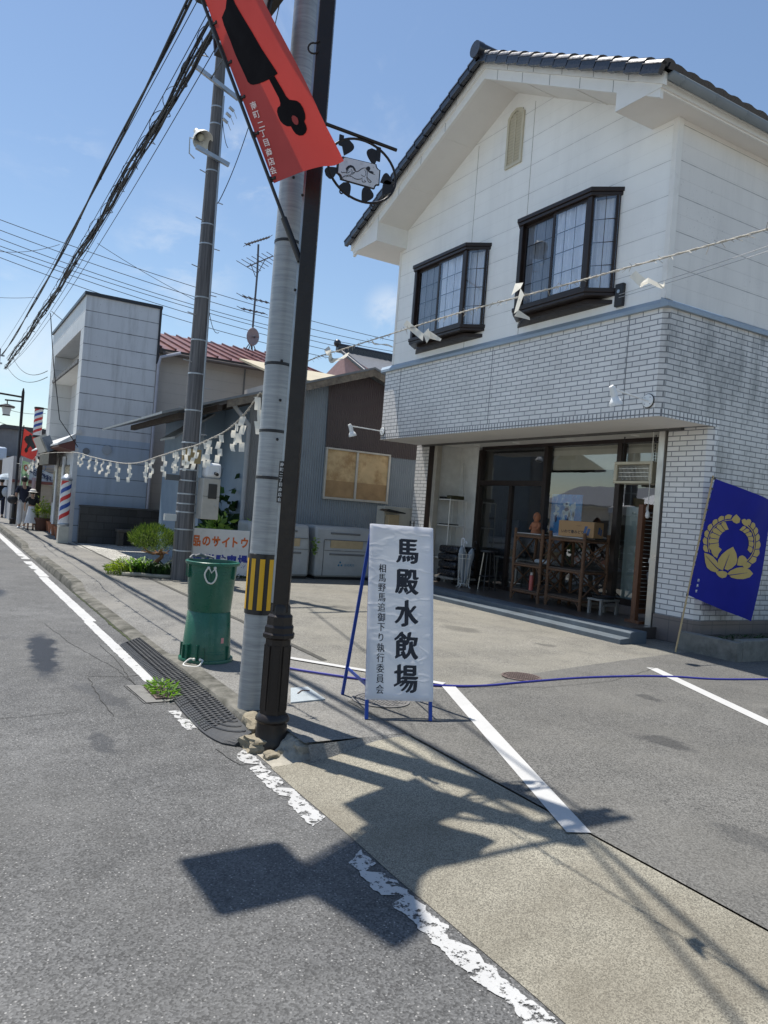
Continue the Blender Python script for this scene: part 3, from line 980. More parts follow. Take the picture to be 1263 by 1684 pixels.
# gully grate with weeds growing out
t = thing('gully_grate', 'steel gully grate overgrown with weeds beside the rubber ramp', 'gully grate', (1.68, 6.1, 0))
g = MB(); g.bx(1.585, 1.60, 5.94, 6.34, .008, .02); g.bx(1.735, 1.75, 5.94, 6.34, .008, .02); g.bx(1.60, 1.735, 5.94, 5.955, .008, .02); g.bx(1.60, 1.735, 6.325, 6.34, .008, .02)
g.build('frame', M_castiron, t)
g = MB()
for i in range(10): g.bx(1.60, 1.735, 5.975 + i * .037, 5.987 + i * .037, .009, .017)
g.build('grating', M_castiron, t)
def weed(c, r, n, l, label, m, cat='weed', h=.5, seed=1, name='weed_clump', wd=.35):
    rr = random.Random(seed)
    mb = MB()
    for i in range(n):
        a = rr.uniform(0, 6.283); q = rr.random() ** .6
        b = Vector((c[0] + r[0] * q * math.cos(a), c[1] + r[1] * q * math.sin(a), c[2]))
        hh = h * (1 - .6 * q) * rr.uniform(.4, 1)
        p = b + Vector((rr.uniform(-.03, .03), rr.uniform(-.03, .03), hh))
        if rr.random() < .08: hh *= 1.35; b = b + Vector((rr.uniform(-.3, .3) * r[0], rr.uniform(-.3, .3) * r[1], 0)); p = b + Vector((0, 0, hh))
        d = Vector((math.cos(a) * (.3 + q) + rr.uniform(-.5, .5), math.sin(a) * (.3 + q) + rr.uniform(-.5, .5), rr.uniform(-.15, .8)))
        leaf(mb, p, d, l * rr.uniform(.4, 1.35), l * wd * rr.uniform(.5, 1.35), r=rr)
        if i % 5 == 0: mb.tube([b, p], .0025, 4, False)
    o = mb.build(name, m)
    return tag(o, label, cat)
weed((1.69, 6.12, .01), (.09, .24), 150, .055, 'low bright green weeds growing out of the gully grate', M_leafD, h=.10, seed=3)
weed((1.66, 5.2, .0), (.05, .05), 14, .05, 'tiny tuft of weed at the white line near the ramp', M_leafC, h=.05, seed=5, wd=.12)

# ================================================================ the shop house on the right
H = thing('shop_house', 'two storey cream shop house with pale brick band and black tiled gable roof', 'house', (8.86, 10, .12))
XF, XB = 7.80, 16.0              # brick face, rear
YR, YL = 6.56, 13.62
XV = 7.10                        # verge plane of the gable
ER, RD, EL = (6.22, 7.10), (9.96, 9.03), (14.26, 7.15)    # roof line: right eave, ridge, left eave (Y, Z)
def roof_z(y):
    if y < RD[0]: return ER[1] + (RD[1] - ER[1]) * (y - ER[0]) / (RD[0] - ER[0])
    return RD[1] + (EL[1] - RD[1]) * (y - RD[0]) / (EL[0] - RD[0])
# upper walls with openings behind the bays left as plain wall
XS = 7.83
YSR, YSL = 6.63, 13.36
bays = ((10.39, 12.52, 10.66, 12.27), (7.50, 9.52, 7.77, 9.26))
zb0, zb1 = 4.86, 6.24
wl = MB()
ZS, ZW = 4.60, 6.92
def wq(y0, y1, z0, z1): wl.quad((XS, y0, z0), (XS, y1, z0), (XS, y1, z1), (XS, y0, z1))
segs = [YSR, bays[1][0] + .06, bays[1][1] - .06, bays[0][0] + .06, bays[0][1] - .06, YSL]
wq(segs[0], segs[1], ZS, ZW); wq(segs[2], segs[3], ZS, ZW); wq(segs[4], segs[5], ZS, ZW)
for a, b in ((segs[1], segs[2]), (segs[3], segs[4])):
    wq(a, b, ZS, zb0 + .04); wq(a, b, zb1 - .04, ZW)
wl.poly([(XS, YSR, ZW), (XS, YSL, ZW), (XS, YSL, roof_z(YSL) - .2), (XS, RD[0], RD[1] - .2), (XS, YSR, roof_z(YSR) - .2)])
wl.build('front_wall', M_siding, H, smooth=False)
sd = MB()
sd.quad((XS, YSR, ZS), (XB, YSR, ZS), (XB, YSR, ZW), (XS, YSR, ZW))
sd.quad((XS, YSL, ZS), (XS, YSL, ZW), (XB, YSL, ZW), (XB, YSL, ZS))
sd.quad((XB, YSR, .1), (XB, YSL, .1), (XB, YSL, ZW), (XB, YSR, ZW))
sd.build('side_wall', M_sidingside, H, smooth=False)
MB().bx(XS - .012, XS + .09, YSR - .012, YSR + .07, ZS, ZW).build('corner_trim', M_white, H, bev=.006)
MB().bx(XS - .012, XS + .06, YSL - .05, YSL + .012, ZS, ZW).build('corner_trim', M_white, H, bev=.006)
sm = MB()
for y in (9.48, 10.93): sm.bx(XS - .003, XS + .004, y - .004, y + .004, ZS, roof_z(y) - .44)
sm.build('wall_joint', mat('joint_sealant', (.33, .31, .28), .8), H)
# flashing between siding and brick
fl = MB()
fl.prism([(XF - .05, YR - .05, 4.47), (XF - .05, YR - .05, 4.52), (XS, YR + .06, 4.60), (XS, YR + .06, 4.47)], (0, YL - YR + .1, 0))
fl.build('flashing', M_flash, H, smooth=False)
fl = MB()
fl.prism([(XF - .047, YR - .047, 4.472), (XF - .047, YR - .047, 4.517), (XF - .047, YSR, 4.597), (XF - .047, YSR, 4.472)], (XB - XF, 0, 0))
fl.build('flashing', M_flash, H, smooth=False)
# brick band
ZB = 3.085
def chamfer_rect(x0, x1, y0, y1, c):
    return [(x0, y0 + c), (x0 + c, y0), (x1, y0), (x1, y1), (x0 + c, y1), (x0, y1 - c)]
bb = MB()
def wall_run(mb, path, z0, z1):
    for i in range(len(path) - 1):
        a, b = path[i], path[i + 1]
        mb.quad((a[0], a[1], z0), (b[0], b[1], z0), (b[0], b[1], z1), (a[0], a[1], z1))
C_ = .07
wall_run(bb, [(XF, YR + C_), (XF, YL - C_)], ZB + .10, 4.47)
bb.build('brick_band', M_brick, H, smooth=False)
for y in (7.16, 10.05, 12.95): MB().bx(XF - .003, XF + .004, y - .006, y + .006, ZB + .10, 4.47).build('movement_joint', mat('joint_sealant_dark', (.16, .17, .18), .8), H)
bl = MB(); wall_run(bl, [(XF, YL - C_), (XF + C_, YL), (XB, YL)], ZB + .10, 4.47)
bl.build('brick_band', M_brick, H, smooth=False)
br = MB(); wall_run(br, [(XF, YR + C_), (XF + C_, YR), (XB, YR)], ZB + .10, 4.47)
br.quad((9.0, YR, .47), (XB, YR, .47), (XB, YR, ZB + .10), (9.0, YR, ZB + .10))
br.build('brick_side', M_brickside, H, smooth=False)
bs = MB(); wall_run(bs, [(9.0, YR - .004), (XF + C_, YR - .004), (XF - .004, YR + C_), (XF - .004, YL - C_), (XF + C_, YL + .004), (8.9, YL + .004)], ZB, ZB + .10)
bs.build('upright_tile_course', M_soldier, H, smooth=False)
# soffit of the overhang and porch ceiling
so_ = MB()
so_.quad((XF, YR, ZB), (8.78, YR, ZB), (8.78, YL, ZB), (XF, YL, ZB))
so_.quad((8.86, 7.2, ZB), (8.86, 13.2, ZB), (9.62, 13.2, ZB), (9.62, 7.2, ZB))
for y in (7.2, 8.8, 10.4, 12.0): so_.bx(XF + .02, 8.78, y, y + .012, ZB - .004, ZB)
so_.build('soffit', M_soffit, H, smooth=False)
MB().bx(8.78, 8.865, 7.0, 13.5, ZB - .03, ZB + .2).build('shutter_slot', M_dark, H)
dl = MB()
for y in (8.2, 9.6, 11.0, 12.2): dl.lathe(9.25, y, [(.07, ZB - .008), (.07, ZB), (.001, ZB - .002)], 18, cap=False)
dl.build('downlight', M_white, H)
# ground floor pillars with brown tile base
pr_ = MB(); wall_run(pr_, [(8.86, 7.26), (8.86, YR + C_), (8.86 + C_, YR), (9.0, YR)], .47, ZB)
pr_.quad((8.86, 7.26, .47), (8.86, 7.26, ZB), (9.6, 7.26, ZB), (9.6, 7.26, .47))
pr_.build('pillar', M_brick, H, smooth=False)
pb = MB(); wall_run(pb, [(8.845, 7.275), (8.845, YR + C_ - .012), (8.845 + C_, YR - .013), (XB, YR - .013)], .1, .47)
pb.quad((8.845, 7.275, .1), (8.845, 7.275, .47), (9.6, 7.275, .47), (9.6, 7.275, .1))
pb.prism([(8.845, 7.275, .47), (8.86, 7.26, .47), (8.86, YR + C_, .47), (8.845, YR + C_ - .012, .47)], (0, 0, -.001))
pb.build('base_tile', M_basetile, H, smooth=False)
pq = MB(); wall_run(pq, [(8.86, 13.30), (8.86, 13.80), (XB, 13.80)], .12, ZB + .003)
pq.quad((8.86, 13.30, .12), (8.86, 13.30, ZB), (9.62, 13.30, ZB), (9.62, 13.30, .12))
pq.quad((8.86, 13.3, ZB + .002), (XB, 13.3, ZB + .002), (XB, 13.8, ZB + .002), (8.86, 13.8, ZB + .002))
pq.build('pillar', M_brick, H, smooth=False)
# shutter guide rails
MB().bx(8.83, 8.93, 7.29, 7.40, .28, ZB).build('guide_rail', M_alu, H, bev=.006)
MB().bx(8.84, 8.96, 12.98, 13.09, .28, ZB).build('guide_rail', mat('beige_rail', (.36, .33, .28), .5), H, bev=.006)
MB().bx(8.84, 8.90, 13.10, 13.29, .28, ZB).build('guide_rail', M_bronze, H, bev=.006)
# porch step and floor
st = MB(); st.prism([(7.80, 6.9, .1), (7.80, 6.9, .185), (7.98, 6.9, .20), (7.98, 6.9, .1)], (0, 6.5, 0))
st.prism([(7.985, 6.9, .1), (7.985, 6.9, .262), (8.02, 6.9, .278), (8.30, 6.9, .281), (8.30, 6.9, .1)], (0, 6.5, 0))
st.build('step', mat('blue_grey_step', (.10, .122, .142), .7, 0, .2, 4, .2, 60, .3, ((.08, .085, .09), 3, .5, .75, .6)), H, bev=.008)
MB().bx(8.305, 9.7, 7.2, 13.3, .1, .282).build('porch_floor', M_floortile, H)
# recess wall beside the glass
rw = MB(); rw.bx(8.97, 9.55, 13.1, 13.2, .28, ZB); rw.bx(9.55, 9.65, 12.50, 13.2, .28, ZB)
rw.build('recess_wall', mat('grey_white_wall', (.60, .60, .58), .7), H)
# glazed shop front
GX = 9.55
fr = MB()
posts = (7.42, 8.74, 10.47, 12.42)
for y in posts[1:]: fr.bx(GX - .03, GX + .09, y - .05, y + .05, .28, 3.02)
fr.bx(GX - .03, GX + .09, 7.27, 7.37, .28, 3.02)
fr.bx(GX - .03, GX + .09, 7.37, 12.37, 3.021, ZB)
fr.bx(GX - .02, GX + .08, 10.52, 12.37, 2.30, 2.40)
fr.bx(GX - .02, GX + .08, 7.37, 8.69, .42, .52); fr.bx(GX - .02, GX + .08, 8.79, 10.42, .42, .52)
fr.bx(GX - .01, GX + .07, 11.38, 11.46, .30, 2.30); fr.bx(GX + .0, GX + .06, 10.52, 12.37, .28, .36)
fr.build('shop_front_frame', M_bronze, H, bev=.004)
MB().bx(GX - .035, GX + .1, 7.27, 10.42, .28, .42).build('plinth', M_basetile, H)
for y0, y1, z0, z1 in ((7.37, 8.69, .52, 3.02), (8.79, 10.42, .52, 3.02), (10.52, 12.37, 2.40, 3.02), (10.52, 11.38, .36, 2.30), (11.46, 12.37, .36, 2.30)):
    MB().quad((GX + .03, y0, z0), (GX + .03, y1, z0), (GX + .03, y1, z1), (GX + .03, y0, z1)).build('shop_pane', M_glass, H)
# dim interior
it = MB()
it.quad((14, 7.0, .28), (14, 12.9, .28), (14, 12.9, 3.1), (14, 7.0, 3.1))
it.quad((GX + .1, 7.0, .28), (14, 7.0, .28), (14, 7.0, 3.1), (GX + .1, 7.0, 3.1))
it.quad((GX + .1, 12.9, .28), (14, 12.9, .28), (14, 12.9, 3.1), (GX + .1, 12.9, 3.1))
it.quad((GX + .1, 7.0, 3.1), (14, 7.0, 3.1), (14, 12.9, 3.1), (GX + .1, 12.9, 3.1))
it.quad((GX + .1, 7.0, .285), (14, 7.0, .285), (14, 12.9, .285), (GX + .1, 12.9, .285))
it.build('shop_room', M_dark, H, smooth=False)
bln = MB()
for y0, y1, zz in ((7.40, 8.67, 2.62), (8.81, 10.40, 2.60)): bln.bx(GX + .1, GX + .104, y0, y1, zz, 3.01)
bln.build('roller_blind', mat('cream_blind', (.52, .49, .40), .7), H)
ct2 = MB(); ct2.bx(11.2, 11.7, 9.2, 12.2, .29, 1.05); ct2.bx(10.6, 11.0, 11.7, 12.3, .29, 1.35)
ct2.build('counter', mat('dim_counter', (.10, .085, .07), .6), H)
MB().quad((GX + .16, 7.42, .5), (GX + .16, 8.67, .5), (GX + .16, 8.67, 2.0), (GX + .16, 7.42, 2.0)).build('tent_reflection', mat('pale_green_reflection', (.33, .40, .38), .5), H)  # pale green sheet painted as the tent's reflection in the glass
# ------- gable roof
th = .10
rf = MB()
def slope(y0, z0, y1, z1, rows, mb):
    """courses of tiles, each a little step, with rounded verge ends at XV"""
    d = Vector((0, y1 - y0, z1 - z0)); L = d.length; d.normalize()
    nrm = Vector((0, -d.z, d.y)) if d.y > 0 else Vector((0, d.z, -d.y))
    n = 150
    for i in range(rows):
        a = Vector((0, y0, z0)) + d * (L * i / rows); b = Vector((0, y0, z0)) + d * (L * (i + 1) / rows)
        def P(u, v, lift):
            x = XV - .02 + u * (XB - XV)
            wv = .022 * abs(math.sin(math.pi * (x - XV) / .27))
            q = a.lerp(b, v)
            return Vector((x, q.y, q.z)) + nrm * (lift + wv)
        k0 = len(mb.v)
        for lift, v in ((-.02, 0.0), (.050, 0.0), (.018, 1.0)):
            for j in range(n + 1): mb.v.append(tuple(P(j / n, v, lift)))
        for r_ in range(2):
            for j in range(n):
                q = k0 + r_ * (n + 1) + j
                mb.f.append((q, q + 1, q + n + 2, q + n + 1))
slope(ER[0] - .02, ER[1] - .02, RD[0], RD[1], 14, rf)
slope(EL[0] + .02, EL[1] - .02, RD[0], RD[1], 17, rf)
rf.build('roof', M_tile, H, ang=40)
vg = MB()
def verge(y0, z0, y1, z1, rows):
    d = Vector((0, y1 - y0, z1 - z0)); L = d.length; d.normalize()
    nrm = Vector((0, -d.z, d.y)) if d.y > 0 else Vector((0, d.z, -d.y))
    for i in range(rows):
        c = Vector((XV - .01, y0, z0)) + d * (L * (i + .5) / rows)
        q = (d * .995 + nrm * -.09).normalized(); w_ = Vector((1, 0, 0))
        c2 = c + nrm * .015
        s = L / rows * .53
        pts = [c2 + w_ * .13 * math.cos(a) + nrm * (.085 * math.sin(a) - .03) - q * s for a in [math.pi * j / 8 for j in range(9)]]
        vg.prism(pts, q * s * 2)
        vg.obox(c + Vector((-.085, 0, 0)) - nrm * .05, (.035, s, .07), w_, q, nrm)
verge(ER[0], ER[1], RD[0], RD[1], 14); verge(EL[0], EL[1], RD[0], RD[1], 17)
vg.build('verge_tile', M_tile, H, ang=40)
rg = MB()
rg.tube([(XV - .14, RD[0], RD[1] + .07), (XB, RD[0], RD[1] + .07)], .09, 12)
rg.tube([(XV - .2, RD[0], RD[1] + .03), (XV - .08, RD[0], RD[1] + .03)], .13, 14)
rg.build('ridge_tile', M_tile, H)
# barge boards in two steps, sloping soffit, eave boxes, fascia
bg_ = MB()
def board(x0, x1, drop0, drop1, yl, yr):
    for (ya, yb) in ((yr, RD[0]), (RD[0], yl)):
        pts = [(x0, ya, roof_z(ya) - drop0), (x0, yb, roof_z(yb) - drop0), (x0, yb, roof_z(yb) - drop1), (x0, ya, roof_z(ya) - drop1)]
        bg_.prism(pts, (x1 - x0, 0, 0))
board(XV + .005, XV + .06, .05, .20, EL[0] - .06, ER[0] + .06)
board(XV + .035, XV + .09, .202, .36, EL[0] - .13, ER[0] + .13)
bg_.build('barge_board', M_white, H, smooth=False)
jb = MB()
for (ya, yb) in ((ER[0], RD[0]), (RD[0], EL[0])):
    for i in range(1, 6):
        for dr0, dr1, xo, ph in ((.05, .20, .002, .0), (.202, .36, .032, .45)):
            y = ya + (yb - ya) * (i + ph) / 6
            jb.bx(XV + xo, XV + xo + .004, y - .003, y + .003, roof_z(y) - dr1 + .004, roof_z(y) - dr0 - .004)
jb.build('board_joint', mat('joint_sealant_dark', (.22, .21, .2), .8), H)
sf = MB()
for (ya, yb) in ((7.02, RD[0]), (RD[0], 13.2)):
    sf.quad((XV + .06, ya, roof_z(ya) - .35), (XS, ya, roof_z(ya) - .35), (XS, yb, roof_z(yb) - .35), (XV + .06, yb, roof_z(yb) - .35))
ZE = 6.92
sf.quad((XV + .03, ER[0] + .1, ZE), (XB, ER[0] + .1, ZE), (XB, YSR, ZE), (XV + .03, YSR, ZE))
sf.quad((XV + .03, YSR, ZE), (XS, YSR, ZE), (XS, 7.05, ZE), (XV + .03, 7.05, ZE))
sf.quad((XV + .03, 13.15, ZE), (XS, 13.15, ZE), (XS, EL[0] - .12, ZE), (XV + .03, EL[0] - .12, ZE))
sf.quad((XS, YSL, ZE), (XB, YSL, ZE), (XB, EL[0] - .12, ZE), (XS, EL[0] - .12, ZE))
for y in (7.9, 8.95, 11.1, 12.2): sf.bx(XV + .1, XS, y, y + .008, roof_z(y) - .357, roof_z(y) - .35)
sf.build('eave_soffit', M_soffit, H, smooth=False)
bxs = MB()
bxs.poly([(XV + .028, ER[0] + .1, ZE), (XV + .028, ER[0] + .1, roof_z(ER[0] + .1) - .06), (XV + .028, 7.05, roof_z(7.05) - .30), (XV + .028, 7.05, ZE)])
bxs.quad((XV + .028, 7.05, ZE), (XV + .028, 7.05, roof_z(7.05) - .3), (XS, 7.05, roof_z(7.05) - .3), (XS, 7.05, ZE))
bxs.build('eave_box', M_white, H, smooth=False)
bxs = MB()
bxs.poly([(XV + .028, EL[0] - .12, ZE), (XV + .028, EL[0] - .12, roof_z(EL[0] - .12) - .06), (XV + .028, 13.15, roof_z(13.15) - .30), (XV + .028, 13.15, ZE)])
bxs.quad((XV + .028, 13.15, ZE), (XV + .028, 13.15, roof_z(13.15) - .3), (XS, 13.15, roof_z(13.15) - .3), (XS, 13.15, ZE))
bxs.quad((XV + .028, EL[0] - .12, ZE), (XB, EL[0] - .12, ZE), (XB, EL[0] - .12, EL[1] - .04), (XV + .028, EL[0] - .12, EL[1] - .04))
bxs.build('eave_box', M_white, H, smooth=False)
fa = MB()
fa.bx(XV + .04, XB, ER[0] + .10, ER[0] + .125, ZE + .10, ER[1] - .03)
fa.bx(XV + .05, XB, ER[0] + .125, ER[0] + .15, ZE - .02, ZE + .10)
fa.build('fascia', M_white, H, smooth=False)
gt = MB()
gt.grid(1, 10, lambda u, v: (XV + .06 + u * (XB - XV), ER[0] + .035 - .065 * math.cos(math.pi * v), ER[1] - .03 - .075 * math.sin(math.pi * v)))
gt.poly([(XV + .06, ER[0] + .035 - .065 * math.cos(math.pi * v / 10), ER[1] - .03 - .075 * math.sin(math.pi * v / 10)) for v in range(11)])
for i in range(14):
    x = XV + .25 + i * .62
    gt.tube([(x, ER[0] + .035 - .068 * math.cos(math.pi * v / 8), ER[1] - .03 - .078 * math.sin(math.pi * v / 8)) for v in range(9)], .007, 5)
gt.build('gutter', M_gutter, H, solid=.004)
MB().tube([(10.55, YR - .05, 4.4), (10.55, YR - .05, .14)], .038, 12).build('downpipe', M_flash, H)
# gable louvre
lv = thing_part = None
vfr = MB()
vy0, vy1, vz0, vz1 = 9.72, 10.13, 7.45, 8.32
out_ = [(XS - .03, vy0, vz0), (XS - .03, vy1, vz0), (XS - .03, vy1, vz1 - .03), (XS - .03, vy1 - .08, vz1 + .05), (XS - .03, (vy0 + vy1) / 2, vz1 + .09), (XS - .03, vy0 + .08, vz1 + .05), (XS - .03, vy0, vz1 - .03)]
inn = [(XS - .03, (p[1] - 9.925) * .76 + 9.925, (p[2] - 7.9) * .9 + 7.9) for p in out_]
for i in range(7):
    j = (i + 1) % 7
    vfr.prism([out_[i], out_[j], inn[j], inn[i]], (.05, 0, 0))
vfr.bx(XS - .025, XS + .0, 9.915, 9.935, vz0 + .05, vz1 + .03)
V_ = vfr.build('gable_vent', M_cream, H)
sl_ = MB()
for i in range(17):
    z = vz0 + .06 + i * .05
    sl_.obox((XS - .012, 9.925, z), (.022, .155, .004), (.6, 0, -.75), (0, 1, 0))
sl_.build('louvre', M_cream, V_)
sl2 = MB().bx(XS - .006, XS - .002, 9.77, 10.08, vz0 + .04, vz1 + .04).build('vent_back', mat('vent_shadow_back', (.25, .23, .18), .8), V_)
# bay windows
def bay(yw0, yw1, yf0, yf1, label):
    """yw: ends at the wall, yf: ends of the front glass; the sides slant"""
    X0, X1 = 7.54, XS
    z0, z1 = zb0, zb1
    f = MB()
    ring = [(X1, yw0), (X0, yf0), (X0, yf1), (X1, yw1)]
    def slab(z_0, z_1, grow):
        pts = [(X1, yw0 - grow, z_0), (X0 - grow, yf0 - grow * .6, z_0), (X0 - grow, yf1 + grow * .6, z_0), (X1, yw1 + grow, z_0)]
        f.prism(pts, (0, 0, z_1 - z_0))
    slab(z1, z1 + .06, .05); slab(z1 - .05, z1, .03)
    slab(z0 - .01, z0 + .05, .035); slab(z0 - .055, z0 - .011, .02)
    f.prism([(X1, yw0 + .02, z0 - .16), (X0 + .12, yf0 + .06, z0 - .12), (X0 + .12, yf1 - .06, z0 - .12), (X1, yw1 - .02, z0 - .16)], (0, 0, .06))
    ym = (yf0 + yf1) / 2
    za, zc = z0 + .05, z1 - .05
    for y in (yf0 + .025, yf1 - .025): f.obox((X0 + .03, y, (za + zc) / 2), (.035, .04, (zc - za) / 2), (1, 0, 0), (0, 1, 0))
    for y in (yw0 + .03, yw1 - .03): f.obox((X1 - .03, y, (za + zc) / 2), (.03, .025, (zc - za) / 2), (1, 0, 0), (0, 1, 0))
    o = f.build('bay_window', M_bronze, H, bev=.005)
    s = MB()
    for a, b, xo in ((yf0 + .065, ym + .025, .012), (ym - .025, yf1 - .065, .045)):
        s.bx(X0 + xo, X0 + xo + .022, a, a + .045, za, zc); s.bx(X0 + xo, X0 + xo + .022, b - .045, b, za, zc)
        s.bx(X0 + xo, X0 + xo + .022, a + .045, b - .045, za, za + .05); s.bx(X0 + xo, X0 + xo + .022, a + .045, b - .045, zc - .04, zc)
    s.build('sash', M_bronze, o)
    lt = MB()
    for a, b, xo in ((yf0 + .11, ym - .02, .024), (ym + .02, yf1 - .11, .057)):
        for q in range(1, 3): lt.bx(X0 + xo, X0 + xo + .006, a + (b - a) * q / 3 - .0045, a + (b - a) * q / 3 + .0045, za + .05, zc - .04)
        for q in range(1, 4): lt.bx(X0 + xo, X0 + xo + .006, a, b, za + .05 + (zc - za - .09) * q / 4 - .006, za + .05 + (zc - za - .09) * q / 4 + .006)
    for ya, yb in ((yw0, yf0), (yw1, yf1)):
        for q in range(1, 4):
            z = za + (zc - za) * q / 4
            lt.tube([(X1 - .05, ya, z), (X0 + .06, yb, z)], .006, 4)
        lt.tube([((X1 + X0) / 2, (ya + yb) / 2, za), ((X1 + X0) / 2, (ya + yb) / 2, zc)], .006, 4)
    lt.build('lattice', M_bronze, o)
    gl = MB()
    gl.quad((X0 + .02, yf0 + .1, za), (X0 + .02, ym, za), (X0 + .02, ym, zc), (X0 + .02, yf0 + .1, zc))
    for ya, yb in ((yw0, yf0), (yw1, yf1)):
        MB().quad((X1 - .03, ya, za), (X0 + .03, yb, za), (X0 + .03, yb, zc), (X1 - .03, ya, zc)).build('side_glass', M_wglass, o)
    gl.build('glass', M_wglass, o)
    MB().quad((X0 + .054, ym, za), (X0 + .054, yf1 - .1, za), (X0 + .054, yf1 - .1, zc), (X0 + .054, ym, zc)).build('screened_glass', M_wdark, o)
    cu = MB()
    cu.grid(150, 1, lambda u, v: (X0 + .10 + .030 * math.sin(u * 60) + .014 * math.sin(u * 27), yf0 + .02 + u * (ym - yf0 + .02), za + v * (zc - za)))
    cu.grid(90, 1, lambda u, v: (X0 + .115 + .026 * math.sin(u * 50), ym + .12 + u * (yf1 - ym - .2), za + v * (zc - za)))
    cu.grid(40, 1, lambda u, v: (X0 + .17 + u * (X1 - X0 - .16), yf0 + .07 - (yf0 - yw0) * u + .012 * math.sin(u * 30), za + v * (zc - za)))
    cu.build('curtain', M_curtain, o, smooth=True, ang=80)
    rm = MB(); rm.bx(X1 + .35, X1 + .4, yw0 - .3, yw1 + .3, z0 - .2, z1 + .2); rm.quad((X1, yw0, z0), (X1 + .4, yw0, z0), (X1 + .4, yw1, z0), (X1, yw1, z0))
    rm.build('room_back', mat('room_wall', (.45, .44, .42), .8), o)
bay(10.39, 12.54, 10.66, 12.27, 0)
bay(7.50, 9.53, 7.77, 9.26, 1)

# ================================================================ poles, lamp, banner
# ---- grey banded pole
PX, PY = 2.075, 5.17
t = thing('utility_pole', 'tall grey metal pole with black bands and a black and yellow striped sleeve', 'utility pole', (PX, PY, .05))
def pr_at(z): return .104 - .0033 * z
MB().lathe(PX, PY, [(pr_at(z), z) for z in [.0] + [.5 * i for i in range(1, 14)] + [6.8]], 32).build('shaft', M_pole, t, ang=60)
for z in [(2.603,0),(2.119,0),(1.783,0),(3.487,0)]:
    z = z[0]
    MB().lathe(PX, PY, [(pr_at(z) + .001, z - .011), (pr_at(z) + .004, z - .009), (pr_at(z) + .004, z + .009), (pr_at(z) + .001, z + .011)], 32, cap=False).build('band', M_blk, t)
for (z, a) in ((3.93, -1.9), (2.62, -1.72), (2.34, -1.6), (3.52, -1.7), (2.06, -1.6)):
    MB().ball((PX + pr_at(z) * math.cos(a), PY + pr_at(z) * math.sin(a), z), .011, 8, 6).build('bolt_hole', M_blk, t)
z0, z1 = .80, 1.235
MB().lathe(PX, PY, [(pr_at(z0) + .001, z0), (pr_at(z0) + .007, z0 + .003), (pr_at(z1) + .007, z1 - .003), (pr_at(z1) + .001, z1)], 40, cap=False).build('warning_sleeve', M_blackband, t, ang=50)
cam_a = math.atan2(-PY, -PX)
for i in range(10):
    a = cam_a - .02 + (i - 5) * .628
    mb = MB()
    r_ = pr_at(1) + .0095
    mb.grid(5, 1, lambda u, v: (PX + r_ * math.cos(a - .165 + .33 * u), PY + r_ * math.sin(a - .165 + .33 * u), z0 + .035 + v * (z1 - z0 - .07)))
    mb.build('yellow_stripe', M_yellow, t)
for z in (.83, .95, 1.10, 1.21):
    MB().tube([(PX + r_ * math.cos(cam_a + 1.2), PY + r_ * math.sin(cam_a + 1.2), z), (PX + (r_ + .03) * math.cos(cam_a + 1.2), PY + (r_ + .03) * math.sin(cam_a + 1.2), z + .005)], .004, 6).build('sleeve_pin', M_galv, t)
MB().tube([(PX + .115, PY - .045, .1), (PX + .107, PY - .045, 3.0), (PX + .1, PY - .045, 6.6)], .009, 8).build('conduit', mat('pale_conduit', (.42, .42, .41), .5), t)

# ---- brown lamp post
LX, LY = 2.0, 4.61
t = thing('lamp_post', 'dark brown square lamp post with stepped round base at the road edge', 'lamp post', (LX, LY, .05))
tw = R(-28)       # the shaft is turned to face the traffic
def octo(mb, prof, n=8, a0=0.0): mb.lathe(LX, LY, prof, n, a0)
b = MB()
b.lathe(LX, LY, [(.118, .02), (.118, .055), (.108, .075), (.100, .14), (.098, .175), (.112, .19), (.112, .205), (.098, .225), (.088, .235)], 28)
b.build('base', M_iron, t, ang=40)
b = MB()
b.lathe(LX, LY, [(.090, .225), (.086, .72), (.108, .735), (.108, .755), (.098, .765), (.098, .80), (.088, .815), (.086, .87), (.07, .885), (.066, .93), (.056, .95)], 8, R(22.5) + tw)
for i in range(8):
    a = tw + i * math.pi / 4
    c = Vector((LX + .083 * math.cos(a), LY + .083 * math.sin(a), .47))
    b.obox(c, (.004, .022, .21), (math.cos(a), math.sin(a), 0), (-math.sin(a), math.cos(a), 0))
b.build('pedestal', M_iron, t, ang=25)
b = MB().rbox((LX, LY, 3.3), (.050, .050, 2.40), tw)
b.build('shaft', M_iron, t, bev=.006)
ch = MB()
def lp(u, v, z): return Vector((LX + u * math.cos(tw) - v * math.sin(tw), LY + u * math.sin(tw) + v * math.cos(tw), z))
ch.obox(lp(-.060, .03, 3.2), (.009, .012, 2.25), lp(1, 0, 0) - lp(0, 0, 0), lp(0, 1, 0) - lp(0, 0, 0))
ch.build('wiring_channel', M_galv, t)
pl_o = MB(); pl_o.obox(lp(-.052, -.048, 1.83), (.003, .016, .13), Vector((.8, -.6, 0)), Vector((.6, .8, 0)))
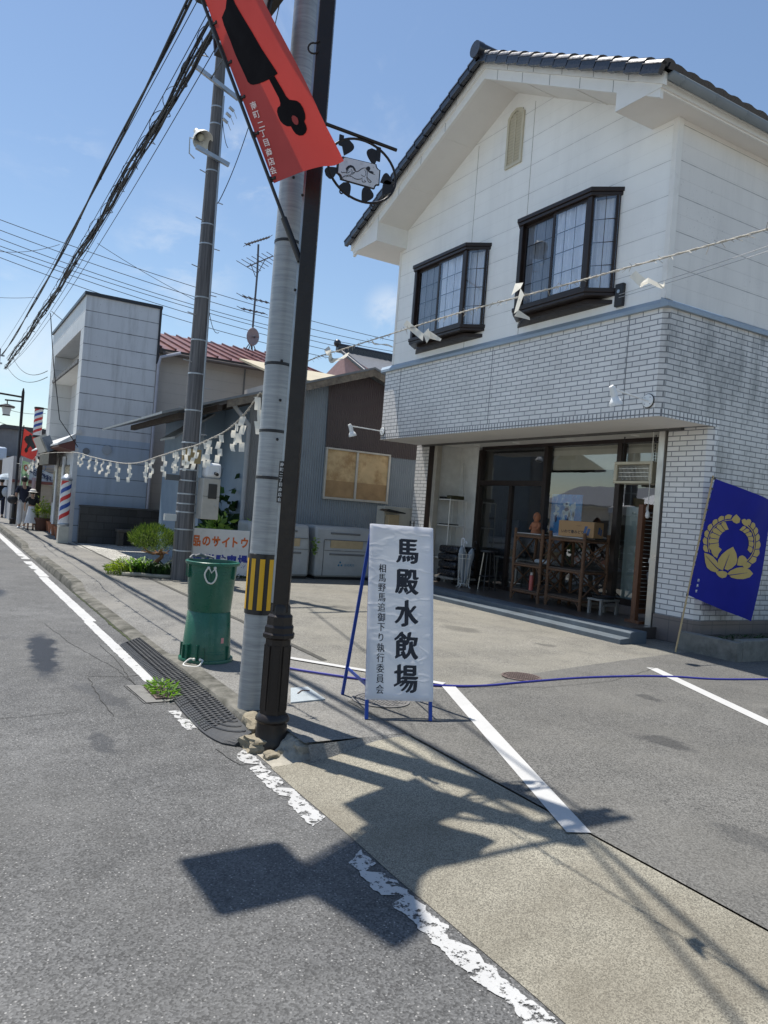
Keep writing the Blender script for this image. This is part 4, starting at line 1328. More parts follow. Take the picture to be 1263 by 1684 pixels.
# name plate, facing the viewer on the road
npd = Vector((-.25, -.97, 0)); npu = Vector((.97, -.25, 0))
npc = lp(-.062, -.035, 1.745)
q = MB(); q.obox(npc, (.018, .003, .135), npu, npd); NP = q.build('name_plate', M_blackband, t)
q = MB(); fnp = plane_fn(npc + npd * .0045, npu, (0, 0, 1)); column(q, '南町二丁目商店会', fnp, 0, .113, .0325, .027, .012)
q.build('lettering', M_wtext, NP)
for z, a in ((3.62, 0), (4.03, 0), (3.0, 0)):
    MB().ball(lp(-.066, -.03, z), .010, 8, 6).build('bolt', M_blk, t)
hk = MB(); hk.tube([lp(-.03, -.055, 4.62)] + [lp(-.03 - .035 + .035 * math.cos(q_), -.055, 4.60 - .035 + .035 * math.sin(q_)) for q_ in [math.pi * .4 + i * .45 for i in range(11)]], .006, 8)
hk.build('hook', M_iron, t)
# arm and lantern towards the road
am = MB(); am.tube([lp(0, 0, 5.30), (1.56, 5.22, 5.32), (1.53, 5.26, 5.30)], .020, 10)
am.tube([(1.60, 5.18, 5.31), (1.60, 5.18, 5.18)], .014, 8)
am.build('lantern_arm', M_iron, t)
lc = (1.60, 5.18)
ln_ = MB()
ln_.lathe(lc[0], lc[1], [(.35, 5.085), (.36, 5.10), (.12, 5.16), (.03, 5.18)], 4, R(45))
for i in range(4):
    a = R(45) + i * math.pi / 2
    ln_.tube([(lc[0] + .225 * math.cos(a), lc[1] + .225 * math.sin(a), 5.09), (lc[0] + .165 * math.cos(a), lc[1] + .165 * math.sin(a), 4.72)], .016, 6)
ln_.lathe(lc[0], lc[1], [(.18, 4.695), (.18, 4.72), (.10, 4.72)], 4, R(45))
LN = ln_.build('lantern', M_iron, t, smooth=False)
MB().lathe(lc[0], lc[1], [(.155, 4.72), (.21, 5.085)], 4, R(45), cap=False).build('lantern_glass', M_lantern, LN, smooth=False)
MB().tube([lp(0, 0, 5.66), (.58, 5.12, 5.80)], .024, 10).build('lamp_arm', M_iron, t)
hd = MB(); hd.obox((.54, 5.14, 5.80), (.25, .26, .045), (1, .03, 0), (-.03, 1, 0)); hd.build('lamp_hood', M_iron, t, bev=.03)
MB().lathe(LX, LY, [(.056, 5.70), (.066, 5.72), (.02, 5.80), (.012, 5.84)], 12).build('finial', M_iron, t)

# ---- round iron shop sign with horse plate
t = thing('iron_sign', 'round black iron bracket sign with a white plate of a galloping horse', 'hanging sign', (2.1, 4.60, 3.9))
SY = 4.60
def S(p, dy=0.0): return (p[0], SY + dy, p[1])
arm = MB()
a_, b_ = [(2.089,4.119),(2.595,4.115)]
arm.tube([(LX + .02, SY, a_[1]), (b_[0], SY, b_[1])], .012, 10)
for p0, p1 in (([(2.169,4.084),(2.173,4.033)]), ([(2.455,4.092),(2.452,4.016)])):
    arm.bx(p0[0] - .016, p0[0] + .016, SY - .005, SY + .005, p1[1] - .02, p0[1])
arm.build('bracket', M_iron, t)
rc = (2.345, 3.895); RX, RZ = .262, .205
ring = MB(); ring.tube([(rc[0] + RX * math.cos(q_), SY, rc[1] + RZ * math.sin(q_)) for q_ in [2 * math.pi * i / 40 for i in range(41)]], .0085, 8)
for p in [(rc[0] + RX * math.cos(R(an)), rc[1] + (RZ + .014) * math.sin(R(an))) for an in (236, 292)]:
    ring.tube([(p[0] + .012 * math.cos(q_), SY, p[1] + .012 * math.sin(q_)) for q_ in [2 * math.pi * i / 12 for i in range(13)]], .005, 6)
ring.build('ring', M_iron, t)
lf = MB()
def petal(mb, p, q, wd):
    p, q = Vector((p[0], 0, p[1])), Vector((q[0], 0, q[1]))
    d = q - p; s = Vector((-d.z, 0, d.x)).normalized() * wd
    pts = []
    for i in range(13):
        u = i / 12
        pts.append(p + d * u + s * (math.sin(math.pi * u ** .55) ** 1.0))
    for i in range(11, 0, -1):
        u = i / 12
        pts.append(p + d * u - s * (math.sin(math.pi * u ** .55)))
    mb.prism([(v.x, SY - .004, v.z) for v in pts], (0, .008, 0))
LP = [(2.23,4.067),(2.198,3.955),(2.4,4.067),(2.429,3.951),(2.572,3.883),(2.508,3.773),(2.564,3.915),(2.486,3.859),(2.205,3.778),(2.259,3.691),(2.414,3.792),(2.358,3.681),(2.077,3.789),(2.161,3.863)]
for i, wd in zip(range(0, 14, 2), (.046, .043, .043, .04, .046, .046, .038)):
    lf = MB(); petal(lf, LP[i], LP[i + 1], wd); lf.build('leaf_ornament', M_iron, t, smooth=False)
C0 = [(2.159,3.939),(2.471,3.968),(2.471,3.804),(2.158,3.793)]
def plate(mb, grow, y0, y1):
    cx = sum(p[0] for p in C0) / 4; cz = sum(p[1] for p in C0) / 4
    P = [Vector((cx + (p[0] - cx) * grow, cz + (p[1] - cz) * grow)) for p in C0]
    out = []
    for i in range(4):
        c, a, b = P[i], P[i - 1], P[(i + 1) % 4]
        da, db = (a - c).normalized(), (b - c).normalized()
        for j in range(5):
            an = math.pi / 2 * j / 4
            out.append(c + da * .034 * math.cos(an) + db * .034 * math.sin(an))
    mb.prism([(v.x, SY + y0, v.y) for v in out], (0, y1 - y0, 0))
q = MB(); plate(q, 1.05, -.006, .008); PLT = q.build('plate', M_iron, t, smooth=False)
q = MB(); plate(q, .985, -.009, -.0062); q.build('plate_face', mat('white_enamel', (.62, .64, .68), .4, 0, .06, 12, 0, 60, .5, ((.25, .26, .28), 14, .58, .75, .4)), PLT, smooth=False)
hs = MB()
def HQ(pts): return [(p[0], SY - .0105, p[1]) for p in pts]
def stroke(mb, pts, r):
    P = spline([(p[0], SY - .0095, p[1]) for p in pts], 4)
    k = len(P)
    mb.tube(P, [r * (.35 + .65 * math.sin(math.pi * (.08 + .84 * i / (k - 1)))) for i in range(k)], 5)
hs.prism(HQ([(2.213,3.873),(2.228,3.893),(2.247,3.904),(2.267,3.903),(2.285,3.889),(2.29,3.869),(2.277,3.875),(2.263,3.89),(2.245,3.887),(2.228,3.866),(2.221,3.853)]), (0, .002, 0))
hs.prism(HQ([(2.367,3.925),(2.38,3.935),(2.393,3.934),(2.397,3.923),(2.392,3.907),(2.411,3.911),(2.428,3.906),(2.416,3.902),(2.44,3.893),(2.414,3.893),(2.39,3.896),(2.375,3.905),(2.364,3.91)]), (0, .002, 0))
for Ls, rr_ in (([(2.286,3.878),(2.296,3.873),(2.312,3.884),(2.327,3.899),(2.346,3.913),(2.367,3.919)], .0028),
            ([(2.24,3.836),(2.263,3.83),(2.287,3.824),(2.308,3.825),(2.33,3.834),(2.344,3.846)], .0026),
            ([(2.371,3.904),(2.379,3.89),(2.376,3.87),(2.384,3.854),(2.412,3.84),(2.397,3.831),(2.38,3.846),(2.372,3.86)], .0024),
            ([(2.329,3.863),(2.343,3.859),(2.358,3.857)], .002),
            ([(2.341,3.837),(2.346,3.819),(2.37,3.827),(2.356,3.835)], .0024),
            ([(2.234,3.868),(2.226,3.855),(2.22,3.849),(2.226,3.844),(2.241,3.854),(2.25,3.865)], .0024),
            ([(2.253,3.877),(2.262,3.867),(2.258,3.852)], .002),
            ([(2.243,3.837),(2.221,3.825),(2.205,3.815),(2.196,3.804),(2.201,3.795)], .0026),
            ([(2.227,3.842),(2.206,3.842),(2.187,3.835),(2.183,3.842)], .0024),
            ([(2.218,3.815),(2.234,3.825),(2.257,3.83)], .002),
            ([(2.245,3.833),(2.263,3.853),(2.282,3.866),(2.271,3.851),(2.259,3.841)], .002),
            ([(2.358,3.856),(2.367,3.879),(2.363,3.895),(2.352,3.904)], .0018)):
    stroke(hs, Ls, rr_)
hs.build('horse_drawing', M_ink, PLT, smooth=False)
for p in [(2.2,3.939),(2.42,3.94),(2.418,3.802)]: MB().ball((p[0], SY - .009, p[1]), .004, 6, 5).build('rivet', M_galv, PLT)

# ---- red banner on its slanting rod
E1, E2 = Vector((-0.374,0.199,0.906)), Vector((0.253,-0.967,0))
B0 = Vector((1.77, 4.73, 3.69)); NN = E1.cross(E2).normalized()
FL, FWd = 3.3, .68
t = thing('red_banner', 'red street banner with black emblem and white lettering on a slanting rod', 'banner', tuple(lp(-.05, 0, 3.2)))
rod0 = Vector((1.955, 4.635, 3.20))
q = MB(); q.tube([rod0, rod0 + E1 * .30], .021, 10); q.tube([rod0 + E1 * .28, B0 - E2 * .02 + E1 * 3.5], .0115, 10)
q.tube([B0 - E2 * .02 + E1 * 1.0, B0 - E2 * .02 + E1 * 1.08], .019, 10)
q.build('rod', M_blk, t)
BT = FLT = None
def flag_pt(u, v, off=0.0):
    """u along the bottom edge from the rod, v up the rod (metres)"""
    uu = u / FWd
    dip = -.060 * math.sin(max(0, uu) ** .55 * math.pi) * (1 - .2 * v) + .026 * math.sin(v * 4.1 + 2.2 * uu) + .012 * math.sin(uu * 9 + v * 2) * (1 - .4 * v)
    tuck = -.03 * max(0, uu - .72) / .28 * (1 - min(1, max(0, v - .1) / .9))
    return B0 + E1 * (v + .0 * uu) + E2 * u + NN * (dip * uu - off) + Vector((0, 0, tuck - .035 * uu * uu))
q = MB(); q.grid(22, 40, lambda u, v: flag_pt(u * FWd * (1 - .20 * smooth(.35, 1.3, v * FL) - .06 * smooth(.0, .35, v * FL) + .26 * smooth(1.5, 2.5, v * FL) + .03 * math.sin(v * 9)), v * FL + (.03 * max(0, u - .85) / .15 if v == 0 else 0)))
cl_ = q.build('cloth', M_redcloth, t, ang=90)
em = MB(); SGN = 1 if (flag_pt(.3, .5, .004) - Vector((0, 0, 1.6))).length < (flag_pt(.3, .5, 0) - Vector((0, 0, 1.6))).length else -1
def tess(mb, pts, fn, n=2):
    """outline in (u, v) filled and laid on a curved cloth"""
    from mathutils.geometry import tessellate_polygon
    tri = tessellate_polygon([[Vector((p[0], p[1], 0)) for p in pts]])
    def rec(a, b, c, d):
        if d == 0 or max((a - b).length, (b - c).length, (a - c).length) < .03:
            mb.add([fn(*x) for x in (a, b, c)], ((0, 1, 2),)); return
        e, f, g = (a + b) / 2, (b + c) / 2, (a + c) / 2
        for tq in ((a, e, g), (e, b, f), (g, f, c), (e, f, g)): rec(*tq, d - 1)
    P = [Vector((p[0], p[1])) for p in pts]
    for i, j, k in tri: rec(P[i], P[j], P[k], 4)
EB = [(0.272,1.182),(0.23,1.169),(0.187,1.124),(0.111,1.095),(0.103,1.043),(0.108,0.937),(0.105,0.846),(0.115,0.758),(0.121,0.697),(0.123,0.657),(0.141,0.634),(0.168,0.62),(0.223,0.608),(0.289,0.6),(0.346,0.598),(0.356,0.528),(0.365,0.471),(0.359,0.439),(0.349,0.426),(0.319,0.421),(0.299,0.402),(0.293,0.375),(0.295,0.34),(0.311,0.314),(0.338,0.294),(0.37,0.285),(0.375,0.257),(0.385,0.233),(0.408,0.215),(0.438,0.21),(0.467,0.221),(0.487,0.24),(0.492,0.263),(0.49,0.287),(0.512,0.306),(0.525,0.333),(0.529,0.365),(0.522,0.398),(0.502,0.417),(0.472,0.428),(0.447,0.437),(0.432,0.461),(0.424,0.51),(0.413,0.558),(0.404,0.602),(0.438,0.608),(0.434,0.628),(0.421,0.673),(0.386,0.781),(0.357,0.899),(0.323,1.011),(0.295,1.109),(0.29,1.161)]
tess(em, EB, lambda a, b: flag_pt(a, b, SGN * .004))
top = [(EB[0][0] - .05, EB[0][1] + .02), (EB[0][0] + .02, EB[0][1] + .55), (EB[0][0] + .22, EB[0][1] + .5), (EB[-1][0] + .02, EB[-1][1] - .02)]
tess(em, top, lambda a, b: flag_pt(a, b, SGN * .0045))
em.build('emblem', M_print, cl_, ang=90)
hl = MB(); hp = [(0.409,0.334),(0.423,0.342),(0.439,0.337),(0.453,0.319),(0.451,0.298),(0.439,0.283),(0.424,0.28),(0.409,0.291),(0.403,0.311)]
tess(hl, hp, lambda a, b: flag_pt(a, b, SGN * .008)); hl.build('emblem_eye', M_redcloth, cl_, ang=90)
tx = MB()
TC = [(0.093,0.507),(0.087,0.447),(0.094,0.376),(0.08,0.32),(0.08,0.258),(0.07,0.196),(0.059,0.135),(0.046,0.078)]
d_ = (Vector(TC[-1]) - Vector(TC[0])).normalized()
# the writing runs down beside the rod
for ch, c in zip('南町二丁目商店会', TC):
    put_text(tx, ch, lambda a, b, c=c: flag_pt(c[0] + a, c[1] + b - a * .10, SGN * .006), .054, .012, 1.3)
tx.build('lettering', mat('pale_pink_lettering', (.85, .74, .72), .6), cl_, ang=90)
for v in (-.0, .31, .56, .80, 1.07, 1.35, 1.65, 1.9):
    c = B0 - E2 * .02 + E1 * (v + .03)
    q = MB(); q.tube([c - E1 * .014, c + E1 * .014], .018, 10); q.tube([c, c + E2 * .045], .009, 8); q.ball(c + E2 * .05, .012, 8, 6)
    q.build('clip', M_blk, t)

# ---- dark pole across the lot with floodlight, crossarms, meter box
TX, TY = 3.885, 13.53
t = thing('utility_pole', 'tall dark weathered pole with steel crossarms, strapped with pale bands', 'utility pole', (TX, TY, .1))
def tr(z): return .182 - .0095 * z
MB().lathe(TX, TY, [(tr(z), z) for z in (.1, 2, 4, 6, 8, 10, 10.6)], 20).build('shaft', M_timber, t, ang=60)
for z in [(8.588,0),(8.282,0),(7.441,0),(6.48,0),(6.129,0),(5.167,0),(4.403,0),(3.803,0),(3.147,0),(2.567,0),(0.64,0),(2.084,0),(1.892,0),(1.654,0),(1.33,0),(1.022,0),(1.48,0)]:
    MB().lathe(TX, TY, [(tr(z[0]) + .002, z[0] - .013), (tr(z[0]) + .006, z[0] - .010), (tr(z[0]) + .006, z[0] + .010), (tr(z[0]) + .002, z[0] + .013)], 20, cap=False).build('strap', M_galv, t)
q = MB(); q.tube([(TX + .13, TY - .10, .2), (TX + .115, TY - .09, 3.5), (TX + .08, TY - .08, 8.8)], .022, 8); q.build('conduit', M_galv, t)
def xarm(px0, px1, h=.035):
    a, b = Vector(px0), Vector(px1)
    d = b - a
    mb = MB(); mb.obox((a + b) / 2, (d.length / 2, .03, h), d, (0, 1, 0))
    o = mb.build('crossarm', M_galv, t)
for a, b in (((3.329,13.722,9.101), (4.2,13.207,8.778)), ((3.515,13.612,7.708), (4.122,13.254,7.568)), ((3.32,13.727,10.357), (4.337,13.126,10.069))):
    xarm((a[0], TY - .20, a[2]), (b[0], TY - .20, b[2]))
for i in range(14):
    z = 1.9 + i * .42
    a = R(200 if i % 2 else 20)
    MB().tube([(TX + tr(z) * .9 * math.cos(a), TY - .03 + tr(z) * .9 * math.sin(a), z), (TX + (tr(z) + .16) * math.cos(a), TY - .03 + (tr(z) + .16) * math.sin(a), z + .01)], .009, 6).build('step_bolt', M_galv, t)
for px in (375, 379, 371):
    p = Vector((4.046,13.298,8.417)) + Vector(((px - 375) * .012, 0, (px - 375) * .03))
    q = MB(); q.tube([p + Vector((-.06, 0, .03)), p + Vector((.03, 0, -.02))], .028, 8); q.tube([p + Vector((.03, 0, -.02)), p + Vector((.10, .02, -.12))], .006, 5)
    q.build('insulator', M_galv, t)
q = MB(); q.tube(sag((TX + .1, TY - .1, 5.0), (TX + .32, TY - .1, 4.6), .15, 10) , .006, 5); q.tube(sag((TX + .08, TY - .1, 8.4), (TX + .22, TY - .12, 7.9), .1, 10), .006, 5)
q.build('loose_wire', M_cable, t)
bp = MB(); bp.bx(TX - .20, TX + .12, TY - .27, TY - .20, 2.20, 2.45)
bp.build('notice_board', mat('ochre_board', (.30, .22, .10), .6), t)
q = MB(); c = Vector((3.603,13.563,1.928)); q.bx(c.x - .12, c.x + .12, c.y - .05, c.y + .05, c.z - .05, c.z + .05); q.build('junction_box', mat('dark_grey_box', (.08, .085, .09), .5), t)
q = MB(); c = Vector((3.642,13.54,1.216)); q.bx(c.x - .13, c.x + .13, c.y - .05, c.y + .05, c.z - .06, c.z + .06); q.build('junction_box', M_galv, t)
# floodlight
fp = Vector((3.644,13.436,7.909))
t = thing('floodlight', 'round white enamel floodlight mounted on a crossarm of the dark pole', 'floodlight', tuple(fp))
q = MB()
ax = Vector((.22, -.55, -.62)).normalized(); ux = ax.orthogonal().normalized(); uy = ax.cross(ux)
def shell(mb, prof, n=28):
    k0 = len(mb.v)
    for r_, d in prof:
        for j in range(n):
            a = 2 * math.pi * j / n
            mb.v.append(tuple(fp + ax * d + ux * r_ * math.cos(a) + uy * r_ * math.sin(a)))
    for i in range(len(prof) - 1):
        for j in range(n):
            a, b_ = k0 + i * n + j, k0 + i * n + (j + 1) % n
            mb.f.append((a, b_, b_ + n, a + n))
shell(q, [(.001, -.30), (.05, -.29), (.055, -.20), (.075, -.17), (.12, -.12), (.17, -.04), (.185, .02), (.18, .02), (.165, -.03), (.11, -.10), (.06, -.14)])
q.build('reflector', mat('white_enamel_lamp', (.66, .66, .62), .4), t, ang=50)
q = MB(); q.ball(tuple(fp - ax * .07), .065, 14, 10); q.build('bulb', mat('bulb_glass', (.50, .47, .36), .2), t)
q = MB(); q.tube([fp - ax * .12 - ux * .14, fp + Vector((-.22, .02, -.02)), fp + Vector((-.20, .05, -.28)), fp + Vector((-.1, .06, -.34))], .012, 6); q.build('yoke', M_galv, t)
# meter cabinet behind the green tubs
mc = [(3.992,13.15,1.963),(4.345,13.15,1.962),(4.348,13.15,1.235),(3.993,13.15,1.267)]
cx0, cx1, cz0, cz1 = mc[0][0], mc[1][0], mc[2][2], mc[0][2]
t = thing('meter_cabinet', 'beige metal meter cabinet with a dark window, strapped to the dark pole', 'meter cabinet', ((cx0 + cx1) / 2, 13.2, cz0))
MB().bx(cx0 + .04, cx1, 13.10, 13.42, cz0, cz1).build('body', mat('beige_cabinet', (.40, .385, .345), .5), t, bev=.012)
MB().bx(cx0 + .14, cx1 - .06, 13.085, 13.1, cz1 - .36, cz1 - .10).build('window', M_blackband, t, bev=.005)
MB().bx(cx0 + .045, cx1 - .002, 13.096, 13.1, cz0 + .40, cz0 + .408).build('door_gap', M_dark, t)
MB().tube([(cx1 - .06, 13.08, cz0 + .25), (cx1 - .06, 13.10, cz0 + .25)], .015, 8).build('lock', M_galv, t)
t = thing('speaker_box', 'white rounded box with small camera on top of the beige meter cabinet', 'junction box', ((cx0 + cx1) / 2, 13.25, cz1))
MB().bx(cx0 + .08, cx1 + .01, 13.12, 13.38, cz1 + .002, cz1 + .27).build('case', mat('white_plastic', (.72, .73, .74), .4), t, bev=.05)
q = MB(); q.tube([(cx1 - .10, 13.02, cz1 + .07), (cx1 - .10, 13.12, cz1 + .09)], .03, 10); q.tube([(cx1 - .02, 13.06, cz1 + .02), (cx1 + .01, 13.06, cz1 + .2)], .004, 5); q.build('camera', M_blk, t)
# white sign board of the shop car park
sb = [(3.967,13.95,1.038),(5.282,13.95,1.018),(5.289,13.95,0.169),(4.029,13.95,0.229)]
t = thing('parking_sign_board', 'white board lettered in orange and blue standing behind the green tubs', 'sign board', ((sb[0][0] + sb[1][0]) / 2, 13.95, .12))
sx0, sx1 = sb[0][0], sb[1][0]
MB().bx(sx0, sx1, 13.95, 13.99, .16, sb[0][2]).build('board', mat('white_sign_board', (.66, .67, .68), .5, 0, .05, 4, 0, 60, .4, ((.35, .36, .36), 5, .55, .75, .4)), t, bev=.004)
q = MB(); q.bx(sx0 + .1, sx0 + .16, 13.995, 14.05, .12, 1.0); q.bx(sx1 - .16, sx1 - .1, 13.995, 14.05, .12, 1.0); q.build('post', M_galv, t)
ztop = sb[0][2]
LT1 = [(3.741,12.9,0.813),(3.92,12.9,0.821),(4.126,12.9,0.799),(4.332,12.9,0.808),(4.51,12.9,0.795),(4.702,12.9,0.781)]
q = MB()
for ch, w_, p in zip('食品のサイトウ', (.21, .21, .19, .20, .19, .19, .20), [(sx0 - .02 + .075 + i * .150, 0) for i in range(7)]):
    put_text(q, ch, plane_fn((sx0 + (sx1 - sx0) * ((list('食品のサイトウ').index(ch) + .50) / 7.0), 13.945, ztop - .235), (1, 0, 0), (0, 0, 1)), .215, .04, .8)
q.build('lettering', M_orange, t, smooth=False)
q = MB()
for i, ch in enumerate('お客様駐車場'):
    put_text(q, ch, plane_fn((sx0 + (sx1 - sx0) * ((i + .55) / 6.05), 13.945, ztop - .60), (1, 0, 0), (0, 0, 1)), .25, .04, .8)
q.build('lettering', M_navytext, t, smooth=False)

# ---- two stacked green tubs
def tub(name, label, z0, up_, rz):
    t = thing(name, label, 'tub', (2.25, 6.83, z0), rz, 'green tubs')
    X, Y = 2.25, 6.83
    h = .455
    prof = [(.190, 0), (.196, .01), (.222, h - .055), (.224, h - .03), (.244, h - .03), (.247, h - .022), (.247, h - .004), (.242, h), (.224, h), (.218, h - .06), (.186, .03), (.001, .03)]
    if not up_: prof = [(r_, h - z) for r_, z in prof]
    def Z(z): return z0 + (z if up_ else h - z)
    MB().lathe(X, Y, [(r_, z0 + z) for r_, z in prof], 48, cap=False).build('shell', M_green, t, ang=40)
    rb = MB()
    for a in (0.15, 1.3, 2.7, 3.3, 4.3, 5.4):
        c = Vector((math.cos(a), math.sin(a), 0))
        pz = [Z(h - .03), Z(h - .15)]
        rb.obox(Vector((X, Y, sum(pz) / 2)) + c * .228, (.010, .005, .06), c, (-c.y, c.x, 0))
    for zz in (.06, .085, .35, .37):
        rb.lathe(X, Y, [(.192 + .033 * zz / h + .0005, Z(zz) - .004), (.192 + .033 * zz / h + .003, Z(zz)), (.192 + .033 * zz / h + .0005, Z(zz) + .004)], 48, cap=False)
    rb.build('rib', M_green, t)
    return t, Z, h
def hoop(t, pts, name='rope_handle'):
    mb = MB(); mb.tube(spline(pts, 5), .0075, 8); mb.ball(pts[0], .014, 8, 6); mb.ball(pts[-1], .014, 8, 6)
    mb.build(name, M_rope, t)
t, Z, h = tub('green_tub', 'lower green tub turned upside down under another', .118, False, 0)
def tp(a, r_, z): return Vector((2.25 + r_ * math.cos(a), 6.83 + r_ * math.sin(a), z))
CA = math.atan2(-6.83, -2.25)
hoop(t, [tp(CA - .42, .250, .16), tp(CA - .52, .28, .165), tp(CA - .58, .34, .125), tp(CA - .40, .37, .122), tp(CA - .18, .35, .122), tp(CA - .08, .28, .16), tp(CA - .18, .250, .162)])
q = MB(); q.grid(3, 1, lambda u, v: tp(CA + .62 + u * .15, .2135, .30 + v * .05)); q.build('red_label', mat('red_white_label', (.60, .25, .24), .5), t)
q = MB()
for a in (CA - .75, CA - .35): q.obox(tp(a, .235, .21), (.016, .006, .075), (math.cos(a), math.sin(a), 0), (-math.sin(a), math.cos(a), 0))
q.build('bracket', M_green, t)
t2, Z, h = tub('green_tub', 'upper green tub, standing upright and open with a white rope handle', .118 + .456, True, 0)
hoop(t2, [tp(CA - .14, .238, .985), tp(CA - .20, .243, .965), tp(CA - .26, .243, .92), tp(CA - .16, .236, .86), tp(CA - .0, .232, .845), tp(CA + .12, .236, .87), tp(CA + .17, .243, .92), tp(CA + .12, .243, .965), tp(CA + .10, .238, .985)])
q = MB(); q.tube([tp(CA - .12, .238, .985), tp(CA - .02, .24, .94), tp(CA + .09, .238, .975)], .006, 6); q.build('rope_knot', M_rope, t2)
t = thing('rope_coil', 'grey rag and cord draped over the back rim of the upper green tub', 'cord', (2.2, 7.0, 1.03))
q = MB(); q.tube(spline([(2.08, 6.99, 1.035), (2.12, 7.03, 1.06), (2.2, 7.06, 1.05), (2.26, 7.07, 1.045), (2.2, 7.05, 1.07), (2.14, 7.03, 1.05), (2.24, 7.08, 1.06), (2.33, 7.06, 1.04)], 5), .011, 7)
q.build('cord', mat('grey_rag', (.22, .22, .22), .8), t)

# ---- A-frame sign
SA = Vector((2.735, 4.67, .12)); SB = Vector((3.195, 4.495, .12))
ux = (SB - SA).normalized(); back = Vector((-ux.y, ux.x, 0))
lean = (back * .33 + Vector((0, 0, 1))).normalized()
t = thing('standing_sign', 'white hand lettered standing sign on blue steel legs', 'standing sign', tuple((SA + SB) / 2))
nrm_s = -(ux.cross(lean)).normalized()
if nrm_s.dot(Vector((0, 0, 1.6)) - SA) < 0: nrm_s = -nrm_s
LH = 1.44; W_ = (SB - SA).length
q = MB()
for s in (SA + ux * .012, SB - ux * .012):
    q.obox(s + lean * (LH / 2), (.0125, .0125, LH / 2), ux, nrm_s)
q.obox((SA + SB) / 2 + lean * (LH - .01), (W_ / 2 - .025, .0125, .0125), ux, nrm_s); q.obox((SA + SB) / 2 + lean * .16, (W_ / 2 - .025, .0125, .0125), ux, nrm_s)
q.build('front_leg_frame', M_bluepaint, t, bev=.002)
q = MB(); hinge = lean * (LH - .06)
RA, RB = Vector((2.915, 5.36, .12)), Vector((3.38, 5.18, .12))
for s, f in ((SA + ux * .012, RA), (SB - ux * .012, RB)):
    a = s + hinge - nrm_s * .025; d = f - a
    q.obox((a + f) / 2, (.0125, .0125, d.length / 2), ux, d.cross(ux), d)
q.build('rear_leg_frame', M_bluepaint, t, bev=.002)
for s, f in ((SA + ux * .012, RA), (SB - ux * .012, RB)):
    q = MB()
    a = s + lean * .24 - nrm_s * .02; b_ = f.lerp(s + hinge, .17)
    d = b_ - a; q.obox((a + b_) / 2, (.004, d.length / 2, .012), ux, d)
    q.build('cross_brace', M_bluepaint, t)
# panel wrapped in crinkled white vinyl
def vinyl_mat():
    m, tt, p = new_mat('white_vinyl')
    N = NT(tt); o = N.obj()
    mp = N.n('ShaderNodeMapping', {'Vector': o, 'Rotation': (0, .25, .5), 'Scale': (1.0, 1.0, 2.2)}).outputs[0]
    w1 = N.noise(mp, 2.0, 3, .5)
    w2 = N.math('ABSOLUTE', N.math('SUBTRACT', N.noise(mp, 3.2, 2, .4), .5))
    hh = N.math('ADD', w1, N.math('MULTIPLY', N.rng(w2, 0, .05), -.35))
    p.inputs['Base Color'].default_value = (.90, .90, .90, 1)
    p.inputs['Roughness'].default_value = .28
    N.set(p.inputs['Normal'], N.bump(hh, .32, .02))
    tr = N.n('ShaderNodeBsdfTranslucent', {'Color': (.80, .82, .84, 1)})
    mx = N.n('ShaderNodeMixShader', {0: .45})
    tt.links.new(p.outputs[0], mx.inputs[1]); tt.links.new(tr.outputs[0], mx.inputs[2]); tt.links.new(mx.outputs[0], tt.nodes['Material Output'].inputs['Surface'])
    return m
M_vinyl = vinyl_mat()
pc = (SA + SB) / 2
pz0, pz1 = .135, 1.452
def vp(u, v): return pc + ux * ((u - .5) * (W_ + .008)) + lean * (pz0 + (pz1 - pz0) * v) + nrm_s * (.0345 - .010 * (max(0, abs(u - .5) - .47) / .03) ** 2 - .010 * (max(0, abs(v - .5) - .485) / .015) ** 2)
q = MB(); q.grid(30, 60, vp)
PN = q.build('panel', M_vinyl, t)
fs_ = plane_fn(pc + lean * pz0 + nrm_s * .0352, ux, lean)
q = MB(); PH = pz1 - pz0
for dx in (-.008, -.0055, -.003, 0, .003, .0055, .008): column(q, '馬殿水飲場', lambda a, b, dx=dx: fs_(a + dx, b + .55 * dx) + nrm_s * (dx * .05 + .0005), .043, PH * .845, PH * .1815, .212, .0, .84)
q.build('large_lettering', M_ink, PN, smooth=False)
q = MB()
for dx in (-.0012, .0012): column(q, '相馬野馬追御下り執行委員会', lambda a, b, dx=dx: fs_(a + dx, b) + nrm_s * (dx * .1 + .0005), -.148, PH * .735, PH * .0565, .070, .0, .84)
q.build('small_lettering', M_ink, PN, smooth=False)

# ---- blue crest flag on a bamboo stick
FY = 6.30
fo, ft = Vector((8.13, FY, .13)), Vector((8.594,6.3,2.368))
t = thing('crest_flag', 'deep blue flag with a gold wreath crest on a leaning bamboo stick', 'flag', tuple(fo))
q = MB(); q.tube([fo, fo.lerp(ft, .5) + Vector((-.01, 0, 0)), ft + (ft - fo).normalized() * .03], .011, 8)
for i in range(9): q.tube([fo.lerp(ft, i / 9 + .05) - Vector((0, 0, .006)), fo.lerp(ft, i / 9 + .05) + Vector((0, 0, .006))], .013, 8)
q.build('bamboo_stick', M_bamboo, t)
FQ = [Vector(p) for p in [(8.643,6.3,2.365),(10.017,6.3,2.158),(9.579,6.3,0.515),(8.269,6.3,0.855)]]
def bf(u, v, off=0.0):
    a = FQ[0].lerp(FQ[1], u); b_ = FQ[3].lerp(FQ[2], u)
    p = b_.lerp(a, v)
    return p + Vector((0, (.045 * math.sin(u * 5 + v * 2.5) + .014 * math.sin(u * 13 - v * 5)) * u - .02 * math.sin(v * 6) * (1 - u) * .3 - off, 0))
q = MB(); q.grid(24, 30, lambda u, v: bf(u, v)); BC = q.build('cloth', M_bluecloth, t, ang=90)
